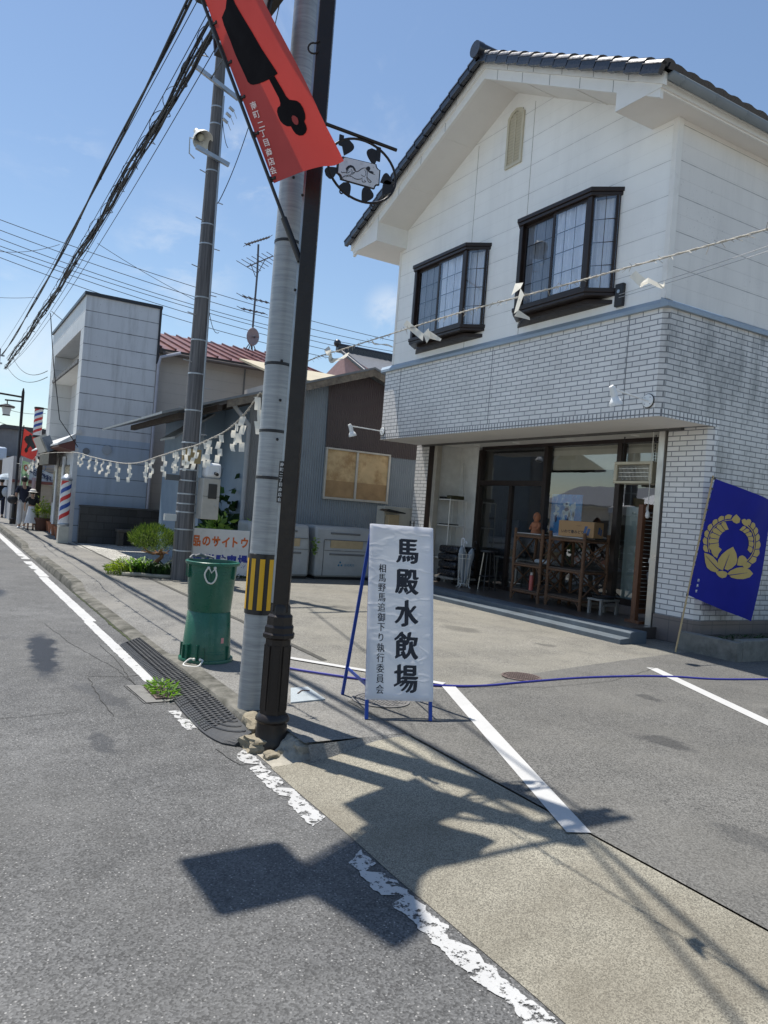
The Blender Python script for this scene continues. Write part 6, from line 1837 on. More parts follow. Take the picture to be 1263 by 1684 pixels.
# blue picture behind the glass
t = thing('blue_picture', 'bright blue picture of white horses and riders propped inside the shop window', 'picture', (9.72, 10.0, 1.5))
def picture_mat():
    m, tt, p = new_mat('blue_wash_picture')
    N = NT(tt); o = N.obj()
    a = N.noise(o, 4.5, 8, .72); b = N.noise(N.n('ShaderNodeMapping', {'Vector': o, 'Scale': (1, 1, .45)}).outputs[0], 11, 7, .75)
    c = N.mix(N.rng(a, .3, .7), (.01, .12, .42, 1), (.03, .36, .75, 1))
    c = N.mix(N.rng(b, .54, .66), c, (.42, .62, .76, 1))
    N.set(p.inputs['Base Color'], c); p.inputs['Roughness'].default_value = .5
    return m
q = MB(); q.bx(9.70, 9.715, 9.66, 10.42, 1.42, 2.17); q.build('print', picture_mat(), t)
q = MB()
def blob(cy, cz, ry, rz, seed, n=26):
    rr = random.Random(seed)
    pts = []
    for i in range(n):
        a = 2 * math.pi * i / n; k_ = 1 + .25 * math.sin(3 * a + seed) + rr.uniform(-.12, .12)
        pts.append((9.698, cy + ry * k_ * math.cos(a), cz + rz * k_ * math.sin(a)))
    q.prism(pts, (.001, 0, 0))
for a in ((10.03, 1.98, .07, .06, 1), (10.0, 1.86, .10, .09, 2), (10.09, 1.72, .04, .12, 3), (9.95, 1.72, .035, .12, 4), (10.27, 1.90, .05, .06, 5), (10.28, 1.80, .06, .05, 6), (9.86, 1.92, .06, .12, 7), (9.86, 1.75, .04, .1, 8)): blob(*a)
q.build('pale_figures', mat('pale_blue_white_print', (.55, .68, .74), .5, 0, .3, 14), t, smooth=False)
q = MB()
for a in ((10.02, 1.90, .055, .03, 11), (9.98, 1.70, .03, .07, 12), (10.28, 1.74, .03, .07, 13), (10.03, 2.0, .025, .02, 14)):
    rr = random.Random(a[4]); q.prism([(9.696, a[0] + a[2] * (1 + rr.uniform(-.2, .3)) * math.cos(2 * math.pi * i / 18), a[1] + a[3] * (1 + rr.uniform(-.2, .3)) * math.sin(2 * math.pi * i / 18)) for i in range(18)], (.001, 0, 0))
q.build('dark_figures', mat('navy_print', (.01, .03, .12), .5), t, smooth=False)
# wire umbrella stand
t = thing('umbrella_stand', 'white wire umbrella stand by the left end of the porch', 'umbrella stand', (8.80, 11.70, .282))
q = MB()
for i in range(12):
    a = 2 * math.pi * i / 12
    q.tube([(8.80 + .135 * math.cos(a), 11.70 + .135 * math.sin(a), .92), (8.80 + .105 * math.cos(a), 11.70 + .105 * math.sin(a), .36), (8.80 + .11 * math.cos(a), 11.70 + .11 * math.sin(a), .31)], .004, 5)
for z, r_ in ((.92, .135), (.84, .131), (.36, .105)): q.tube([(8.80 + r_ * math.cos(2 * math.pi * i / 24), 11.70 + r_ * math.sin(2 * math.pi * i / 24), z) for i in range(25)], .005, 5)
for i in range(4):
    a = 2 * math.pi * i / 4 + .4; q.tube([(8.80 + .105 * math.cos(a), 11.70 + .105 * math.sin(a), .36), (8.80 + .12 * math.cos(a), 11.70 + .12 * math.sin(a), .30), (8.80 + .16 * math.cos(a), 11.70 + .16 * math.sin(a), .288)], .007, 6)
q.build('wire_basket', mat('white_wire', (.62, .61, .57), .4), t)
M_clear = mat('clear_vinyl', (.22, .25, .28), .2)
def umbrella(dx, dy, mh, label, mcol=None, hk_='white_hook_plastic'):
    t = thing('umbrella', label, 'umbrella', (8.80 + dx, 11.70 + dy, .40), 0, 'umbrellas in the wire stand')
    a, b = Vector((8.80 + dx * .3, 11.70 + dy * .3, .36)), Vector((8.80 + dx * 1.6, 11.70 + dy * 1.6, mh))
    q = MB(); P = [a.lerp(b, i / 8) for i in range(9)]; q.tube(P, [.012, .028, .042, .05, .056, .062, .068, .06, .018], 9); q.build('canopy', mcol or M_clear, t)
    q = MB(); u = (b - a).normalized(); s = Vector((0, -1, 0)); q.tube([b, b + u * .10] + [b + u * (.10 + .045 * math.sin(k)) + s * .045 * (1 - math.cos(k)) for k in [.4 * i for i in range(1, 9)]], .010, 8)
    q.build('handle', mat(hk_, (.70, .72, .78) if hk_.startswith('white') else (.02, .02, .02), .4), t)
umbrella(-.05, .02, 1.08, 'clear vinyl umbrella with white hooked handle, nearest in the wire stand')
umbrella(.05, -.06, 1.04, 'clear umbrella with black handle leaning right in the wire stand', None, 'black_hook_plastic')
umbrella(.03, .08, 1.02, 'pale grey folded umbrella leaning left in the wire stand', mat('pale_grey_nylon', (.42, .42, .38), .6))
t = thing('bar_stool', 'tall black stool beside the umbrella stand', 'stool', (9.05, 11.30, .282))
MB().lathe(9.05, 11.30, [(.001, .99), (.15, .99), (.165, 1.01), (.16, 1.035), (.001, 1.045)], 22).build('seat', M_blk, t)
for i in range(4):
    a = i * math.pi / 2 + .6; MB().tube([(9.05 + .10 * math.cos(a), 11.30 + .10 * math.sin(a), .99), (9.05 + .17 * math.cos(a), 11.30 + .17 * math.sin(a), .285)], .012, 8).build('leg', M_alu if i == 1 else M_blk, t)
MB().tube([(9.05 + .145 * math.cos(2 * math.pi * i / 20), 11.30 + .145 * math.sin(2 * math.pi * i / 20), .55) for i in range(21)], .009, 6).build('foot_ring', M_blk, t)
# wire rack with odds and ends, bagged bundles, leaning rod
t = thing('wire_rack', 'white wire rack against the recess wall at the left of the porch', 'rack', (9.2, 12.85, .282))
for x in (8.99, 9.40):
    for y in (12.60, 13.06): MB().tube([(x, y, .285), (x, y, 1.98)], .010, 6).build('post', mat('white_wire', (.62, .61, .57), .4), t)
for z in (.75, 1.42, 1.95):
    q = MB(); q.bx(8.985, 9.405, 12.595, 12.605, z, z + .02); q.bx(8.985, 9.405, 13.055, 13.065, z, z + .02); q.bx(8.985, 8.995, 12.605, 13.055, z, z + .02); q.bx(9.395, 9.405, 12.605, 13.055, z, z + .02)
    for i in range(9): q.tube([(8.99, 12.65 + i * .045, z + .012), (9.40, 12.65 + i * .045, z + .012)], .003, 4)
    q.build('wire_shelf', mat('white_wire', (.62, .61, .57), .4), t)
def small(nm, lb, cat, f, m, **k):
    q = MB(); f(q); return tag(q.build(nm, m, **k), lb, cat)
small('black_tray', 'black tray with yellow things on top of the white wire rack', 'tray', lambda q: q.bx(9.02, 9.35, 12.62, 12.78, 1.974, 2.05), mat('dark_olive', (.05, .045, .02), .5), bev=.01)
small('tool_box', 'flat black case on top of the white wire rack', 'case', lambda q: q.bx(9.02, 9.35, 12.85, 13.04, 1.974, 2.02), M_blk, bev=.01)
small('catalogue', 'thin dark catalogue lying on the middle shelf of the white wire rack', 'book', lambda q: q.bx(9.03, 9.35, 12.75, 13.0, 1.444, 1.465), M_blk)
for i in range(4):
    z = .42 + i * .155
    q = MB(); q.obox((9.12 + .01 * (i % 2), 12.42, z + .077), (.26, .30 - .01 * (i % 2), .073), (1, .03 * i, 0), (-.03 * i, 1, 0))
    o = q.build('vinyl_bundle', mat('black_vinyl', (.018, .019, .024), .28, 0, .2, 6, .5, 9), bev=.045)
    tag(o, ('bottom bundle of the black vinyl stack on the dolly', 'second bundle from the bottom of the black vinyl stack', 'third bundle from the bottom of the black vinyl stack', 'topmost black vinyl wrapped bundle by the umbrella stand')[i], 'bundle', 'black vinyl bundles stacked on a dolly')
t = thing('flat_dolly', 'flat dolly with small wheels under the black vinyl bundles', 'dolly', (9.12, 12.42, .282))
MB().bx(8.84, 9.40, 12.10, 12.74, .375, .415).build('deck', M_greywood, t)
for x in (8.90, 9.34):
    for y in (12.16, 12.68): MB().tube([(x, y - .018, .33), (x, y + .018, .33)], .045, 14).build('caster', M_blk, t)
small('leaning_rod', 'long thin grey rod leaning in the corner of the recess wall', 'rod', lambda q: q.tube([(9.50, 12.95, 2.75), (9.10, 12.05, .29)], .010, 8), mat('rod_grey', (.42, .41, .39), .5))
# two spot lamps on arms
def spot(yb, xb, zb, xe, ye, ze, label):
    t = thing('spot_lamp', label, 'spot lamp', (xb, yb, zb), 0, 'white spot lamps on arms')
    q = MB(); q.tube([(xb - .002, yb, zb), (xb - .022, yb, zb)], .085, 22); q.build('wall_plate', mat('white_lamp_paint', (.80, .81, .80), .4), t, bev=.005)
    MB().tube([(xb - .001, yb, zb), (xb - .010, yb, zb)], .094, 22).build('plate_shadow', M_blk, t)  # black ring standing in for the shadow round the wall plate
    for a in (.8, 2.4, 3.9, 5.5): MB().ball((xb - .023, yb + .06 * math.cos(a), zb + .06 * math.sin(a)), .008, 6, 5).build('screw', M_galv, t)
    b = Vector((xb - .02, yb, zb)); e = Vector((xe, ye, ze))
    MB().tube([b, e], .011, 8).build('arm', mat('white_lamp_paint', (.80, .81, .80), .4), t)
    d = Vector((.30, -.12, -1)).normalized()
    q = MB(); q.ball(e, .028, 10, 8); q.tube([e + d * -.03 + Vector((-.02, 0, 0)), e + d * .01, e + d * .115], [.03, .042, .042], 16); q.tube([e + d * .105, e + d * .125, e + d * .15, e + d * .18, e + d * .215], [.042, .05, .068, .078, .08], 20, cap=False)
    q.build('head', mat('white_lamp_paint', (.80, .81, .80), .4), t)
    q = MB(); q.tube([e + d * .19, e + d * .20], .074, 18); q.build('bulb', mat('lamp_face', (.55, .55, .52), .25), t)
spot(6.74, 7.795, 3.29, 7.18, 6.78, 3.36, 'white spot lamp on an arm at the right end of the brick band')
spot(13.48, 7.795, 3.25, 7.05, 13.5, 3.27, 'white spot lamp on an arm at the left end of the brick band')
# alarm box on the siding with thin cables
t = thing('alarm_box', 'small black box with a pale switch on the cream siding right of the bay window', 'alarm box', (7.8, 7.38, 4.78))
MB().bx(7.775, 7.828, 7.30, 7.44, 4.63, 4.94).build('case', M_blk, t, bev=.006)
MB().tube([(7.765, 7.37, 4.83), (7.778, 7.37, 4.83)], .025, 12).build('switch', M_galv, t)
for i, (z0_, z1_) in enumerate(((4.78, 4.42), (4.74, 4.62))):
    o = MB().tube(sag((7.765, 7.35, z0_), (6.4 + i * .6, 1.5, z1_ + .15), .06, 20), .004, 5).build('thin_wire', mat('pale_wire', (.42, .43, .44), .5))
    tag(o, ('upper', 'lower')[i] + ' thin pale wire running from the black alarm box past the house corner', 'wire')
# dark things inside the shop seen through the left panes
t = thing('dark_cabinet', 'dark cabinet with a slim desk beside it inside the left shop pane', 'cabinet', (10.4, 11.8, .29))
q = MB(); q.bx(10.1, 10.6, 11.75, 12.25, .9, 1.65); q.build('body', mat('dark_plastic_cabinet', (.02, .02, .022), .5), t, bev=.01)
q = MB(); q.bx(10.0, 10.7, 10.9, 12.3, .86, .89); q.build('top', M_greywood, t)
for y in (10.95, 11.65, 12.25): MB().tube([(10.04, y, .29), (10.04, y, .86)], .018, 8).build('leg', M_alu, t)
# letter box and air conditioner by the shed wall
t = thing('air_conditioner', 'beige outdoor air conditioner with louvres between shed and brick pillar', 'air conditioner', (8.6, 14.25, .12))
ac = [(8.245,14,1.734),(8.96,14,1.704),(9.001,14,1.254)]
MB().bx(ac[0][0], ac[1][0] + .05, 13.92, 14.25, .55, ac[0][2]).build('case', mat('beige_unit', (.46, .44, .38), .5), t, bev=.01)
q = MB()
for i in range(11): q.bx(ac[0][0] + .22, ac[1][0] + .02, 13.905, 13.922, .62 + i * .075, .645 + i * .075)
q.build('louvre', mat('beige_unit', (.46, .44, .38), .5), t)
q = MB(); q.bx(ac[0][0] + .05, ac[0][0] + .15, 13.95, 14.2, .12, .55); q.bx(ac[1][0] - .1, ac[1][0], 13.95, 14.2, .12, .55); q.build('leg', M_galv, t)
lb_ = [(8.231,13.7,1.576),(8.491,13.7,1.541),(8.476,13.7,1.372)]
t = thing('letter_box', 'wooden letter box with a dark lid on a post in front of the shed', 'letter box', (lb_[0][0] + .1, 13.75, .12))
MB().bx(lb_[0][0], lb_[1][0], 13.70, 13.85, lb_[2][2] - .06, lb_[1][2] + .02).build('box', mat('tan_box', (.38, .29, .17), .6), t, bev=.005)
q = MB(); q.prism([(lb_[0][0] - .13, 13.62, lb_[0][2] + .06), (lb_[1][0] + .10, 13.62, lb_[0][2] + .02), (lb_[1][0] + .10, 13.62, lb_[0][2] + .045), (lb_[0][0] - .05, 13.62, lb_[0][2] + .10)], (0, .32, 0)); q.build('lid', M_blk, t)
MB().bx(lb_[0][0] + .06, lb_[0][0] + .10, 13.75, 13.79, .12, lb_[2][2] - .06).build('post', M_galv, t)
q = MB(); P = [(8.282,12.9,1.256),(8.263,12.9,1.463),(8.35,12.9,1.469),(8.369,12.9,1.26)]; q.tube([(P[0][0], 12.9, .12)] + [tuple(a) for a in P[1:3]] + [(P[3][0], 12.9, .12)], .012, 6)
tag(q.build('bent_pipe', M_blk), 'thin black bent pipe standing behind the white standing sign', 'pipe')
# two grey refuse bins against the shed
def bin_(x0, x1, label, y=14.1, tape=True):
    t = thing('refuse_bin', label, 'refuse bin', ((x0 + x1) / 2, y + .35, .12), 0, 'grey refuse bins by the shed')
    z0_, z1_ = .17, 1.22
    q = MB(); q.prism([(x0, y, z0_), (x0, y - .01, .70), (x0, y + .10, z1_ - .03), (x0, y + .16, z1_), (x0, y + .75, z1_), (x0, y + .75, z0_)], (x1 - x0, 0, 0)); q.build('body', M_bin, t, bev=.05)
    q = MB(); q.bx(x0 + .18, x1 - .04, y - .016, y - .004, .72, .728); q.bx(x0 + .18, x1 - .04, y + .02, y + .045, .94, .948); q.bx(x0 + .16, x0 + .168, y - .016, y + .0, .2, .93)
    q.build('seam', mat('bin_shadow_seam', (.10, .10, .10), .6), t)
    q = MB(); q.bx(x0 + .30, x1 - .20, y - .022, y + .01, .63, .67); q.bx(x0 + .34, x1 - .28, y + .055, y + .085, 1.06, 1.10); q.build('grip_slot', mat('bin_slot', (.16, .165, .17), .5), t, bev=.008)
    q = MB(); q.obox(((x0 + x1) / 2 + .04, y + .005, .84), ((x1 - x0) * .29, .006, .10), (1, 0, 0), (0, 1, .12)); q.build('cardboard_sign', mat('tan_card', (.46, .36, .22), .7), t)
    q = MB(); q.bx(x0 + .02, x1 - .02, y + .06, y + .70, .12, .168); q.build('base', M_blk, t)
    q = MB()
    cx = (x0 + x1) / 2 - .09
    for a, b_ in ((0, .045), (-.035, -.015), (.035, -.015)): q.ball((cx + a, y - .008, .44 + b_), .022, 8, 6, (1, .2, 1))
    q.build('mark', mat('bin_blue', (.06, .20, .32), .5), t)
    q = MB(); put_text(q, '南相馬市', plane_fn((cx + .22, y - .0075, .43), (1, 0, 0), (0, -.0, 1)), .062, .0); q.build('lettering', mat('bin_blue', (.06, .20, .32), .5), t)
bin_(6.80, 8.12, 'right grey refuse bin with a tan card sign, nearer the house')
bin_(5.34, 6.66, 'left grey refuse bin half hidden behind the grey pole')
q = MB(); rr = random.Random(3)
for i in range(40): leaf(q, (6.73 + rr.uniform(-.05, .05), 14.06, .82 + rr.uniform(-.16, .16)), (rr.uniform(-1, 1), -1, rr.uniform(-1, .5)), .1, .05, r=rr)
tag(q.build('ivy_sprig', M_leafE), 'pale green sprig growing between the two grey bins', 'plant')

# ================================================================ buildings further along
# ---- corrugated shed beside the house
YS_ = 15.0
sp = lambda *a: a
ap_, rl, r0 = (8.173,14.68,4.739), (6.637,14.68,4.168), (3.611,14.68,3.148)
wlx = (5.484,15,1.909)[0]
t = thing('corrugated_shed', 'old shed with grey blue corrugated walls, brown upper wall and low metal roof', 'shed', (7, YS_, .12))
sl_s = (ap_[2] - r0[2]) / (ap_[0] - r0[0])
def sroof(x): return ap_[2] - sl_s * abs(x - ap_[0])
XR_ = ap_[0] + 2.2
bw = [(7.221,15,4.384),(7.261,15,2.898),(9.02,15,2.936)]
q = MB(); q.poly([(wlx, YS_, .1), (XR_, YS_, .1), (XR_, YS_, sroof(XR_) - .12), (ap_[0], YS_, ap_[2] - .12), (wlx, YS_, sroof(wlx) - .12)]); q.build('gable_wall', M_shedblue, t, smooth=False)
q = MB(); q.poly([(bw[1][0], YS_ - .02, bw[1][2] - .03), (XR_, YS_ - .02, bw[2][2] - .06), (XR_, YS_ - .02, sroof(XR_) - .13), (ap_[0], YS_ - .02, ap_[2] - .13), (bw[0][0], YS_ - .02, sroof(bw[0][0]) - .13)]); q.build('upper_wall', M_shedbrown, t, smooth=False)
gx1 = (5.991,15,1.951)[0]
q = MB(); q.poly([(wlx - .002, YS_ - .012, .1), (gx1, YS_ - .012, .1), (gx1, YS_ - .012, sroof(gx1) - .14), (wlx - .002, YS_ - .012, sroof(wlx) - .14)]); q.build('board_wall', M_shedgrey, t, smooth=False)
q = MB(); q.quad((wlx, YS_, .1), (wlx, 20, .1), (wlx, 20, sroof(wlx) - .12), (wlx, YS_, sroof(wlx) - .12)); q.build('side_wall', M_shedplain, t, smooth=False)
q = MB()
for xa, xb in ((r0[0], ap_[0]), (ap_[0], XR_ + .3)):
    a, b = (xa, sroof(xa)), (xb, sroof(xb))
    q.prism([(a[0], YS_ - .32, a[1]), (b[0], YS_ - .32, b[1]), (b[0], YS_ - .32, b[1] + .045), (a[0], YS_ - .32, a[1] + .045)], (0, 6, 0))
q.build('roof', M_oldroof, t, smooth=False)
q = MB()
for xa, xb in ((wlx - .6, ap_[0]), (ap_[0], XR_ + .3)):
    a, b = (xa, sroof(xa) - .004), (xb, sroof(xb) - .004)
    q.prism([(a[0], YS_ - .30, a[1] - .15), (b[0], YS_ - .30, b[1] - .15), (b[0], YS_ - .30, b[1]), (a[0], YS_ - .30, a[1])], (0, .03, 0))
q.build('fascia', M_fascia, t, smooth=False)
q = MB()
for xx in (r0[0] + .35, r0[0] + 1.1, wlx - .1): q.bx(xx, xx + .10, YS_ - .24, YS_ + 4, sroof(xx) - .16, sroof(xx) - .05)
q.build('purlin', mat('dark_timber', (.045, .035, .028), .8), t)
wn_ = [(7.258,15,2.924),(8.907,15,2.924),(8.961,15,1.78),(7.282,15,1.793)]
x0, x1 = wn_[0][0], wn_[1][0]; z0_, z1_ = wn_[3][2], wn_[0][2]
q = MB(); q.bx(x0, x1, YS_ - .07, YS_, z1_ - .04, z1_); q.bx(x0, x1, YS_ - .09, YS_, z0_, z0_ + .05); q.bx(x0, x0 + .045, YS_ - .07, YS_, z0_ + .05, z1_ - .04); q.bx(x1 - .045, x1, YS_ - .07, YS_, z0_ + .05, z1_ - .04)
xm = (x0 + x1) / 2 - .03; q.bx(xm - .025, xm + .025, YS_ - .065, YS_, z0_ + .05, z1_ - .04)
W1 = q.build('window', mat('aluminium_window', (.50, .49, .45), .45, .4), t, bev=.004)
q = MB(); zm = z0_ + .42
for a, b, dy in ((x0 + .045, xm - .025, .03), (xm + .025, x1 - .045, .036)):
    q.quad((a, YS_ - dy, zm), (b, YS_ - dy, zm), (b, YS_ - dy, z1_ - .04), (a, YS_ - dy, z1_ - .04))
q.build('boarding', M_boarded, W1, smooth=False)
q = MB()
for a, b, dy in ((x0 + .045, xm - .025, .03), (xm + .025, x1 - .045, .036)):
    q.quad((a, YS_ - dy - .004, z0_ + .05), (b, YS_ - dy - .004, z0_ + .05), (b, YS_ - dy - .004, zm), (a, YS_ - dy - .004, zm))
q.build('boarding', mat('darker_board', (.34, .22, .11), .75, 0, .25, 4), W1, smooth=False)
q = MB(); P = [(5.059,14.9,3.666),(5.11,14.9,3.512),(5.451,14.9,3.159),(5.508,14.9,1.159)]; q.tube([tuple(p) for p in P[:3]] + [(P[2][0], P[2][1] + .02, P[2][2] - .1), (P[2][0], P[2][1] + .02, .2)], .045, 10); q.build('downpipe', mat('grey_pipe', (.33, .35, .37), .5), t)
# blue wall set back behind the poles
q = MB(); bx0, bx1 = (5.055,16.6,1.857)[0], (6.215,16.6,1.954)[0]
q.quad((bx0, 16.6, .1), (bx1, 16.6, .1), (bx1, 16.6, 3.6), (bx0, 16.6, 3.6)); q.quad((bx0, 16.6, .1), (bx0, 20, .1), (bx0, 20, 3.6), (bx0, 16.6, 3.6))
q.build('lean_to_wall', M_shedplain, t, smooth=False)
q = MB(); P = [(4.294,16.4,2.815),(4.537,16.4,3.067)]; q.prism([(P[0][0], 16.2, P[0][2]), (P[1][0] + .6, 16.2, P[1][2] + .35), (P[1][0] + .6, 16.2, P[1][2] + .40), (P[0][0], 16.2, P[0][2] + .05)], (0, 1.2, 0)); q.build('lean_to_roof', M_oldroof, t, smooth=False)

# ---- barber shop with panelled side wall
BX, BY, BY2, BR = 3.22, 22.30, 29.2, 5.22
t = thing('barber_shop', 'two storey barber shop clad in grey white panels with a dark parapet cap', 'shop', (BX, BY, .12))
ZT = 6.92
q = MB(); q.quad((BX, BY, 3.06), (BR, BY, 3.06), (BR, BY, ZT), (BX, BY, ZT)); q.quad((BR, BY, .1), (BR, 27, .1), (BR, 27, ZT), (BR, BY, ZT))
q.build('side_wall', M_barber, t, smooth=False)
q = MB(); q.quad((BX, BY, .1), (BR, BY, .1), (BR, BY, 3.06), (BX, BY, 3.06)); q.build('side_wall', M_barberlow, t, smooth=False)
q = MB(); z = .0
q.bx(BX - .05, BR + .06, BY - .05, BY + .02, ZT, ZT + .09); q.bx(BX - .05, BX + .02, BY + .021, BY2, ZT, ZT + .09); q.bx(BR - .04, BR + .06, BY + .021, BY2, ZT, ZT + .09); q.bx(BR - .01, BR + .05, BY - .03, BY + .02, 5.35, ZT)
q.build('parapet_cap', mat('dark_cap_metal', (.018, .02, .026), .4), t)
q = MB(); fy = (BY, BY + .55, BY2 - .9, BY2)
M_bw = siding_mat('barber_front_panels', (.60, .61, .61), .455, 0, .8, .25, 0)
q.quad((BX, fy[0], 6.05), (BX, fy[3], 6.05), (BX, fy[3], ZT), (BX, fy[0], ZT))
q.quad((BX, fy[0], 2.9), (BX, fy[1], 2.9), (BX, fy[1], 6.05), (BX, fy[0], 6.05))
q.quad((BX, fy[2], 2.9), (BX, fy[3], 2.9), (BX, fy[3], 6.05), (BX, fy[2], 6.05))
q.quad((BX + .6, fy[1], 2.9), (BX + .6, fy[2], 2.9), (BX + .6, fy[2], 6.05), (BX + .6, fy[1], 6.05))
q.quad((BX, fy[2], 2.9), (BX + .6, fy[2], 2.9), (BX + .6, fy[2], 6.05), (BX, fy[2], 6.05)); q.quad((BX, fy[1], 2.9), (BX + .6, fy[1], 2.9), (BX + .6, fy[1], 6.05), (BX, fy[1], 6.05))
q.quad((BX, fy[1], 6.05), (BX + .6, fy[1], 6.05), (BX + .6, fy[2], 6.05), (BX, fy[2], 6.05)); q.quad((BX, BY2, 2.9), (BX + 3, BY2, 2.9), (BX + 3, BY2, ZT), (BX, BY2, ZT)); q.quad((BX + .02, 26.4, .1), (BX + 3, 26.4, .1), (BX + 3, 26.4, 2.9), (BX + .02, 26.4, 2.9)); q.quad((BX, 26.4, 2.9), (BX + 2, 26.4, 2.9), (BX + 2, BY2, 2.9), (BX, BY2, 2.9))
q.build('front_wall', M_bw, t, smooth=False)
q = MB(); q.bx(BX - .03, BX + .6, fy[1] + .01, fy[2] - .01, 5.12, 5.22); q.build('ledge', mat('stained_ledge', (.20, .20, .20), .7, 0, .3, 8, 0, 60, .4, ((.03, .03, .03), 6, .45, .65, .8)), t)
q = MB(); q.quad((BX + .02, fy[1] + .01, 5.11), (BX + .6, fy[1] + .01, 5.11), (BX + .6, fy[2] - .01, 5.11), (BX + .02, fy[2] - .01, 5.11)); q.build('ledge_soffit', M_white, t)
q = MB(); q.bx(BX + .55, BX + .595, BY + .70, BY + 3.0, 3.55, 4.85); q.build('window', M_bronze, t)
q = MB(); q.bx(BX + .53, BX + .549, BY + .80, BY + 2.6, 3.62, 4.80); q.build('window_curtain', mat('grey_mauve_curtain', (.20, .19, .19), .7, 0, .15, 9), t)
q = MB()
q.prism([(BX, BY - .02, 2.93), (BX - .42, BY - .02, 2.74), (BX - .42, BY - .02, 2.70), (BX, BY - .02, 2.62)], (0, 3.0, 0)); q.build('canopy', mat('maroon_canopy_underside', (.13, .045, .035), .6), t)
q = MB(); q.prism([(BX - .01, BY - .03, 2.95), (BX - .44, BY - .03, 2.76), (BX - .44, BY - .03, 2.80), (BX - .01, BY - .03, 3.10)], (0, 6.6, 0)); q.build('canopy_top', mat('pale_canopy', (.55, .56, .56), .6), t)
q = MB(); q.bx(BX - .42, BX - .2, BY + 1.9, BY + 4.2, 2.25, 2.72); q.build('sign_box', mat('brown_sign_box', (.035, .025, .022), .5), t)
q = MB(); q.obox((BX - .52, BY + 2.8, 2.86), (.10, .85, .24), (.9, 0, .43), (0, 1, 0)); q.build('rolled_awning', mat('cream_canvas', (.55, .52, .45), .8), t)
q = MB(); q.obox((BX - .46, BY + 1.8, 2.84), (.10, .16, .22), (.9, 0, .43), (0, 1, 0)); q.build('awning_end', mat('slate_canvas', (.12, .15, .19), .8), t)
q = MB(); q.quad((BX + .02, BY + .5, .1), (BX + .02, 26.4, .1), (BX + .02, 26.4, 2.9), (BX + .02, BY + .5, 2.9)); q.build('shop_front', mat('pale_shop_front', (.52, .54, .55), .6), t)
q = MB(); q.bx(BX - .02, BX + .1, BY - .006, BY + .52, .12, 2.7); q.build('corner_post', mat('pale_shop_front', (.52, .54, .55), .6), t)
for ya, yb, za, zb, nm in ((BY + .55, BY + 1.5, .14, 2.25, 'door'), (BY + 1.9, BY + 2.9, .14, 2.25, 'door'), (BY + 3.25, BY + 3.85, 1.1, 2.1, 'shop_window')):
    MB().bx(BX - .02, BX + .015, ya, yb, za, zb).build(nm, mat('dark_shop_door', (.03, .025, .024), .3), t)
for ya, yb in ((BY + 1.51, BY + 1.89), (BY + 2.92, BY + 3.2)):
    MB().bx(BX - .05, BX + .0, ya, yb, .14, 2.5).build('door_frame', mat('white_door_frame', (.66, .67, .67), .5), t)
q = MB(); q.tube([(BR + .05, BY - .05, 5.3), (BR + .05, BY - .05, 1.15)], .04, 8); q.tube([(BR + .6, BY - .3, 5.72), (BR + .1, BY - .06, 5.55), (BR + .05, BY - .05, 5.3)], .045, 8); q.build('downpipe', mat('lilac_pipe', (.38, .39, .45), .5), t)
for px, r_, m_ in (((4.049,22.25,2.736), .13, mat('dim_vent', (.30, .34, .39), .6)), ((3.3,22.25,3.156), .07, mat('vent_white', (.5, .5, .5), .6)), ((3.51,22.25,2.644), .09, mat('dim_grey', (.16, .17, .19), .6))):
    q = MB(); q.tube([(px[0], BY, px[2]), (px[0], BY - .05, px[2])], r_, 16); q.tube([(px[0], BY - .05, px[2]), (px[0], BY - .055, px[2])], r_ * .7, 16); q.build('wall_vent', m_, t)
# barber poles
def barber_pole(x, y, z0, z1, r_, label, base):
    t = thing('barber_pole', label, 'barber pole', (x, y, z0))
    MB().lathe(x, y, [(r_, z0), (r_, z1)], 24).build('drum', mat('pole_white', (.70, .70, .70), .35), t)
    L = z1 - z0
    for k_, m_ in ((0, M_red), (.5, mat('barber_blue', (.02, .07, .32), .4))):
        q = MB(); pitch = L / 2.6
        n = int(3.0 * 24)
        for i in range(n):
            for a, b in ((i, i + 1),):
                A0, A1 = 2 * math.pi * a / 24, 2 * math.pi * b / 24
                zA, zB = z0 + (a / 24 + k_) * pitch - pitch * .3, z0 + (b / 24 + k_) * pitch - pitch * .3
                hh = pitch * .25
                cl = lambda z: max(z0 + .002, min(z1 - .002, z))
                if cl(zA) == cl(zA + hh) and cl(zB) == cl(zB + hh): continue
                rr_ = r_ + .004
                q.quad((x + rr_ * math.cos(A0), y + rr_ * math.sin(A0), cl(zA)), (x + rr_ * math.cos(A1), y + rr_ * math.sin(A1), cl(zB)), (x + rr_ * math.cos(A1), y + rr_ * math.sin(A1), cl(zB + hh)), (x + rr_ * math.cos(A0), y + rr_ * math.sin(A0), cl(zA + hh)))
        q.build('stripe', m_, t)
    for z in (z0, z1): MB().lathe(x, y, [(r_ + .012, z - .035), (r_ + .022, z - .02), (r_ + .022, z + .02), (r_ + .012, z + .035)], 20).build('collar', M_galv if base else M_iron, t)
    if base:
        q = MB(); q.bx(x - .13, x + .13, y - .13, y + .13, .12, z0 - .04); q.build('pedestal', mat('pedestal_cream', (.50, .49, .43), .6), t, bev=.01)
        q = MB(); q.lathe(x, y, [(r_ + .01, z1 + .035), (r_ * .6, z1 + .12), (.001, z1 + .15)], 16); q.build('cap', M_galv, t)
    else:
        q = MB(); q.tube([(x, y, z1 + .02), (x + .45, y, z1 + .0)], .02, 6); q.build('bracket', M_iron, t)
barber_pole(3.0, 21.75, .62, 1.82, .125, 'red white and blue barber pole standing on the pavement', True)
bp_ = (2.999,29.6,4.326); bq_ = (2.991,29.6,3.328)
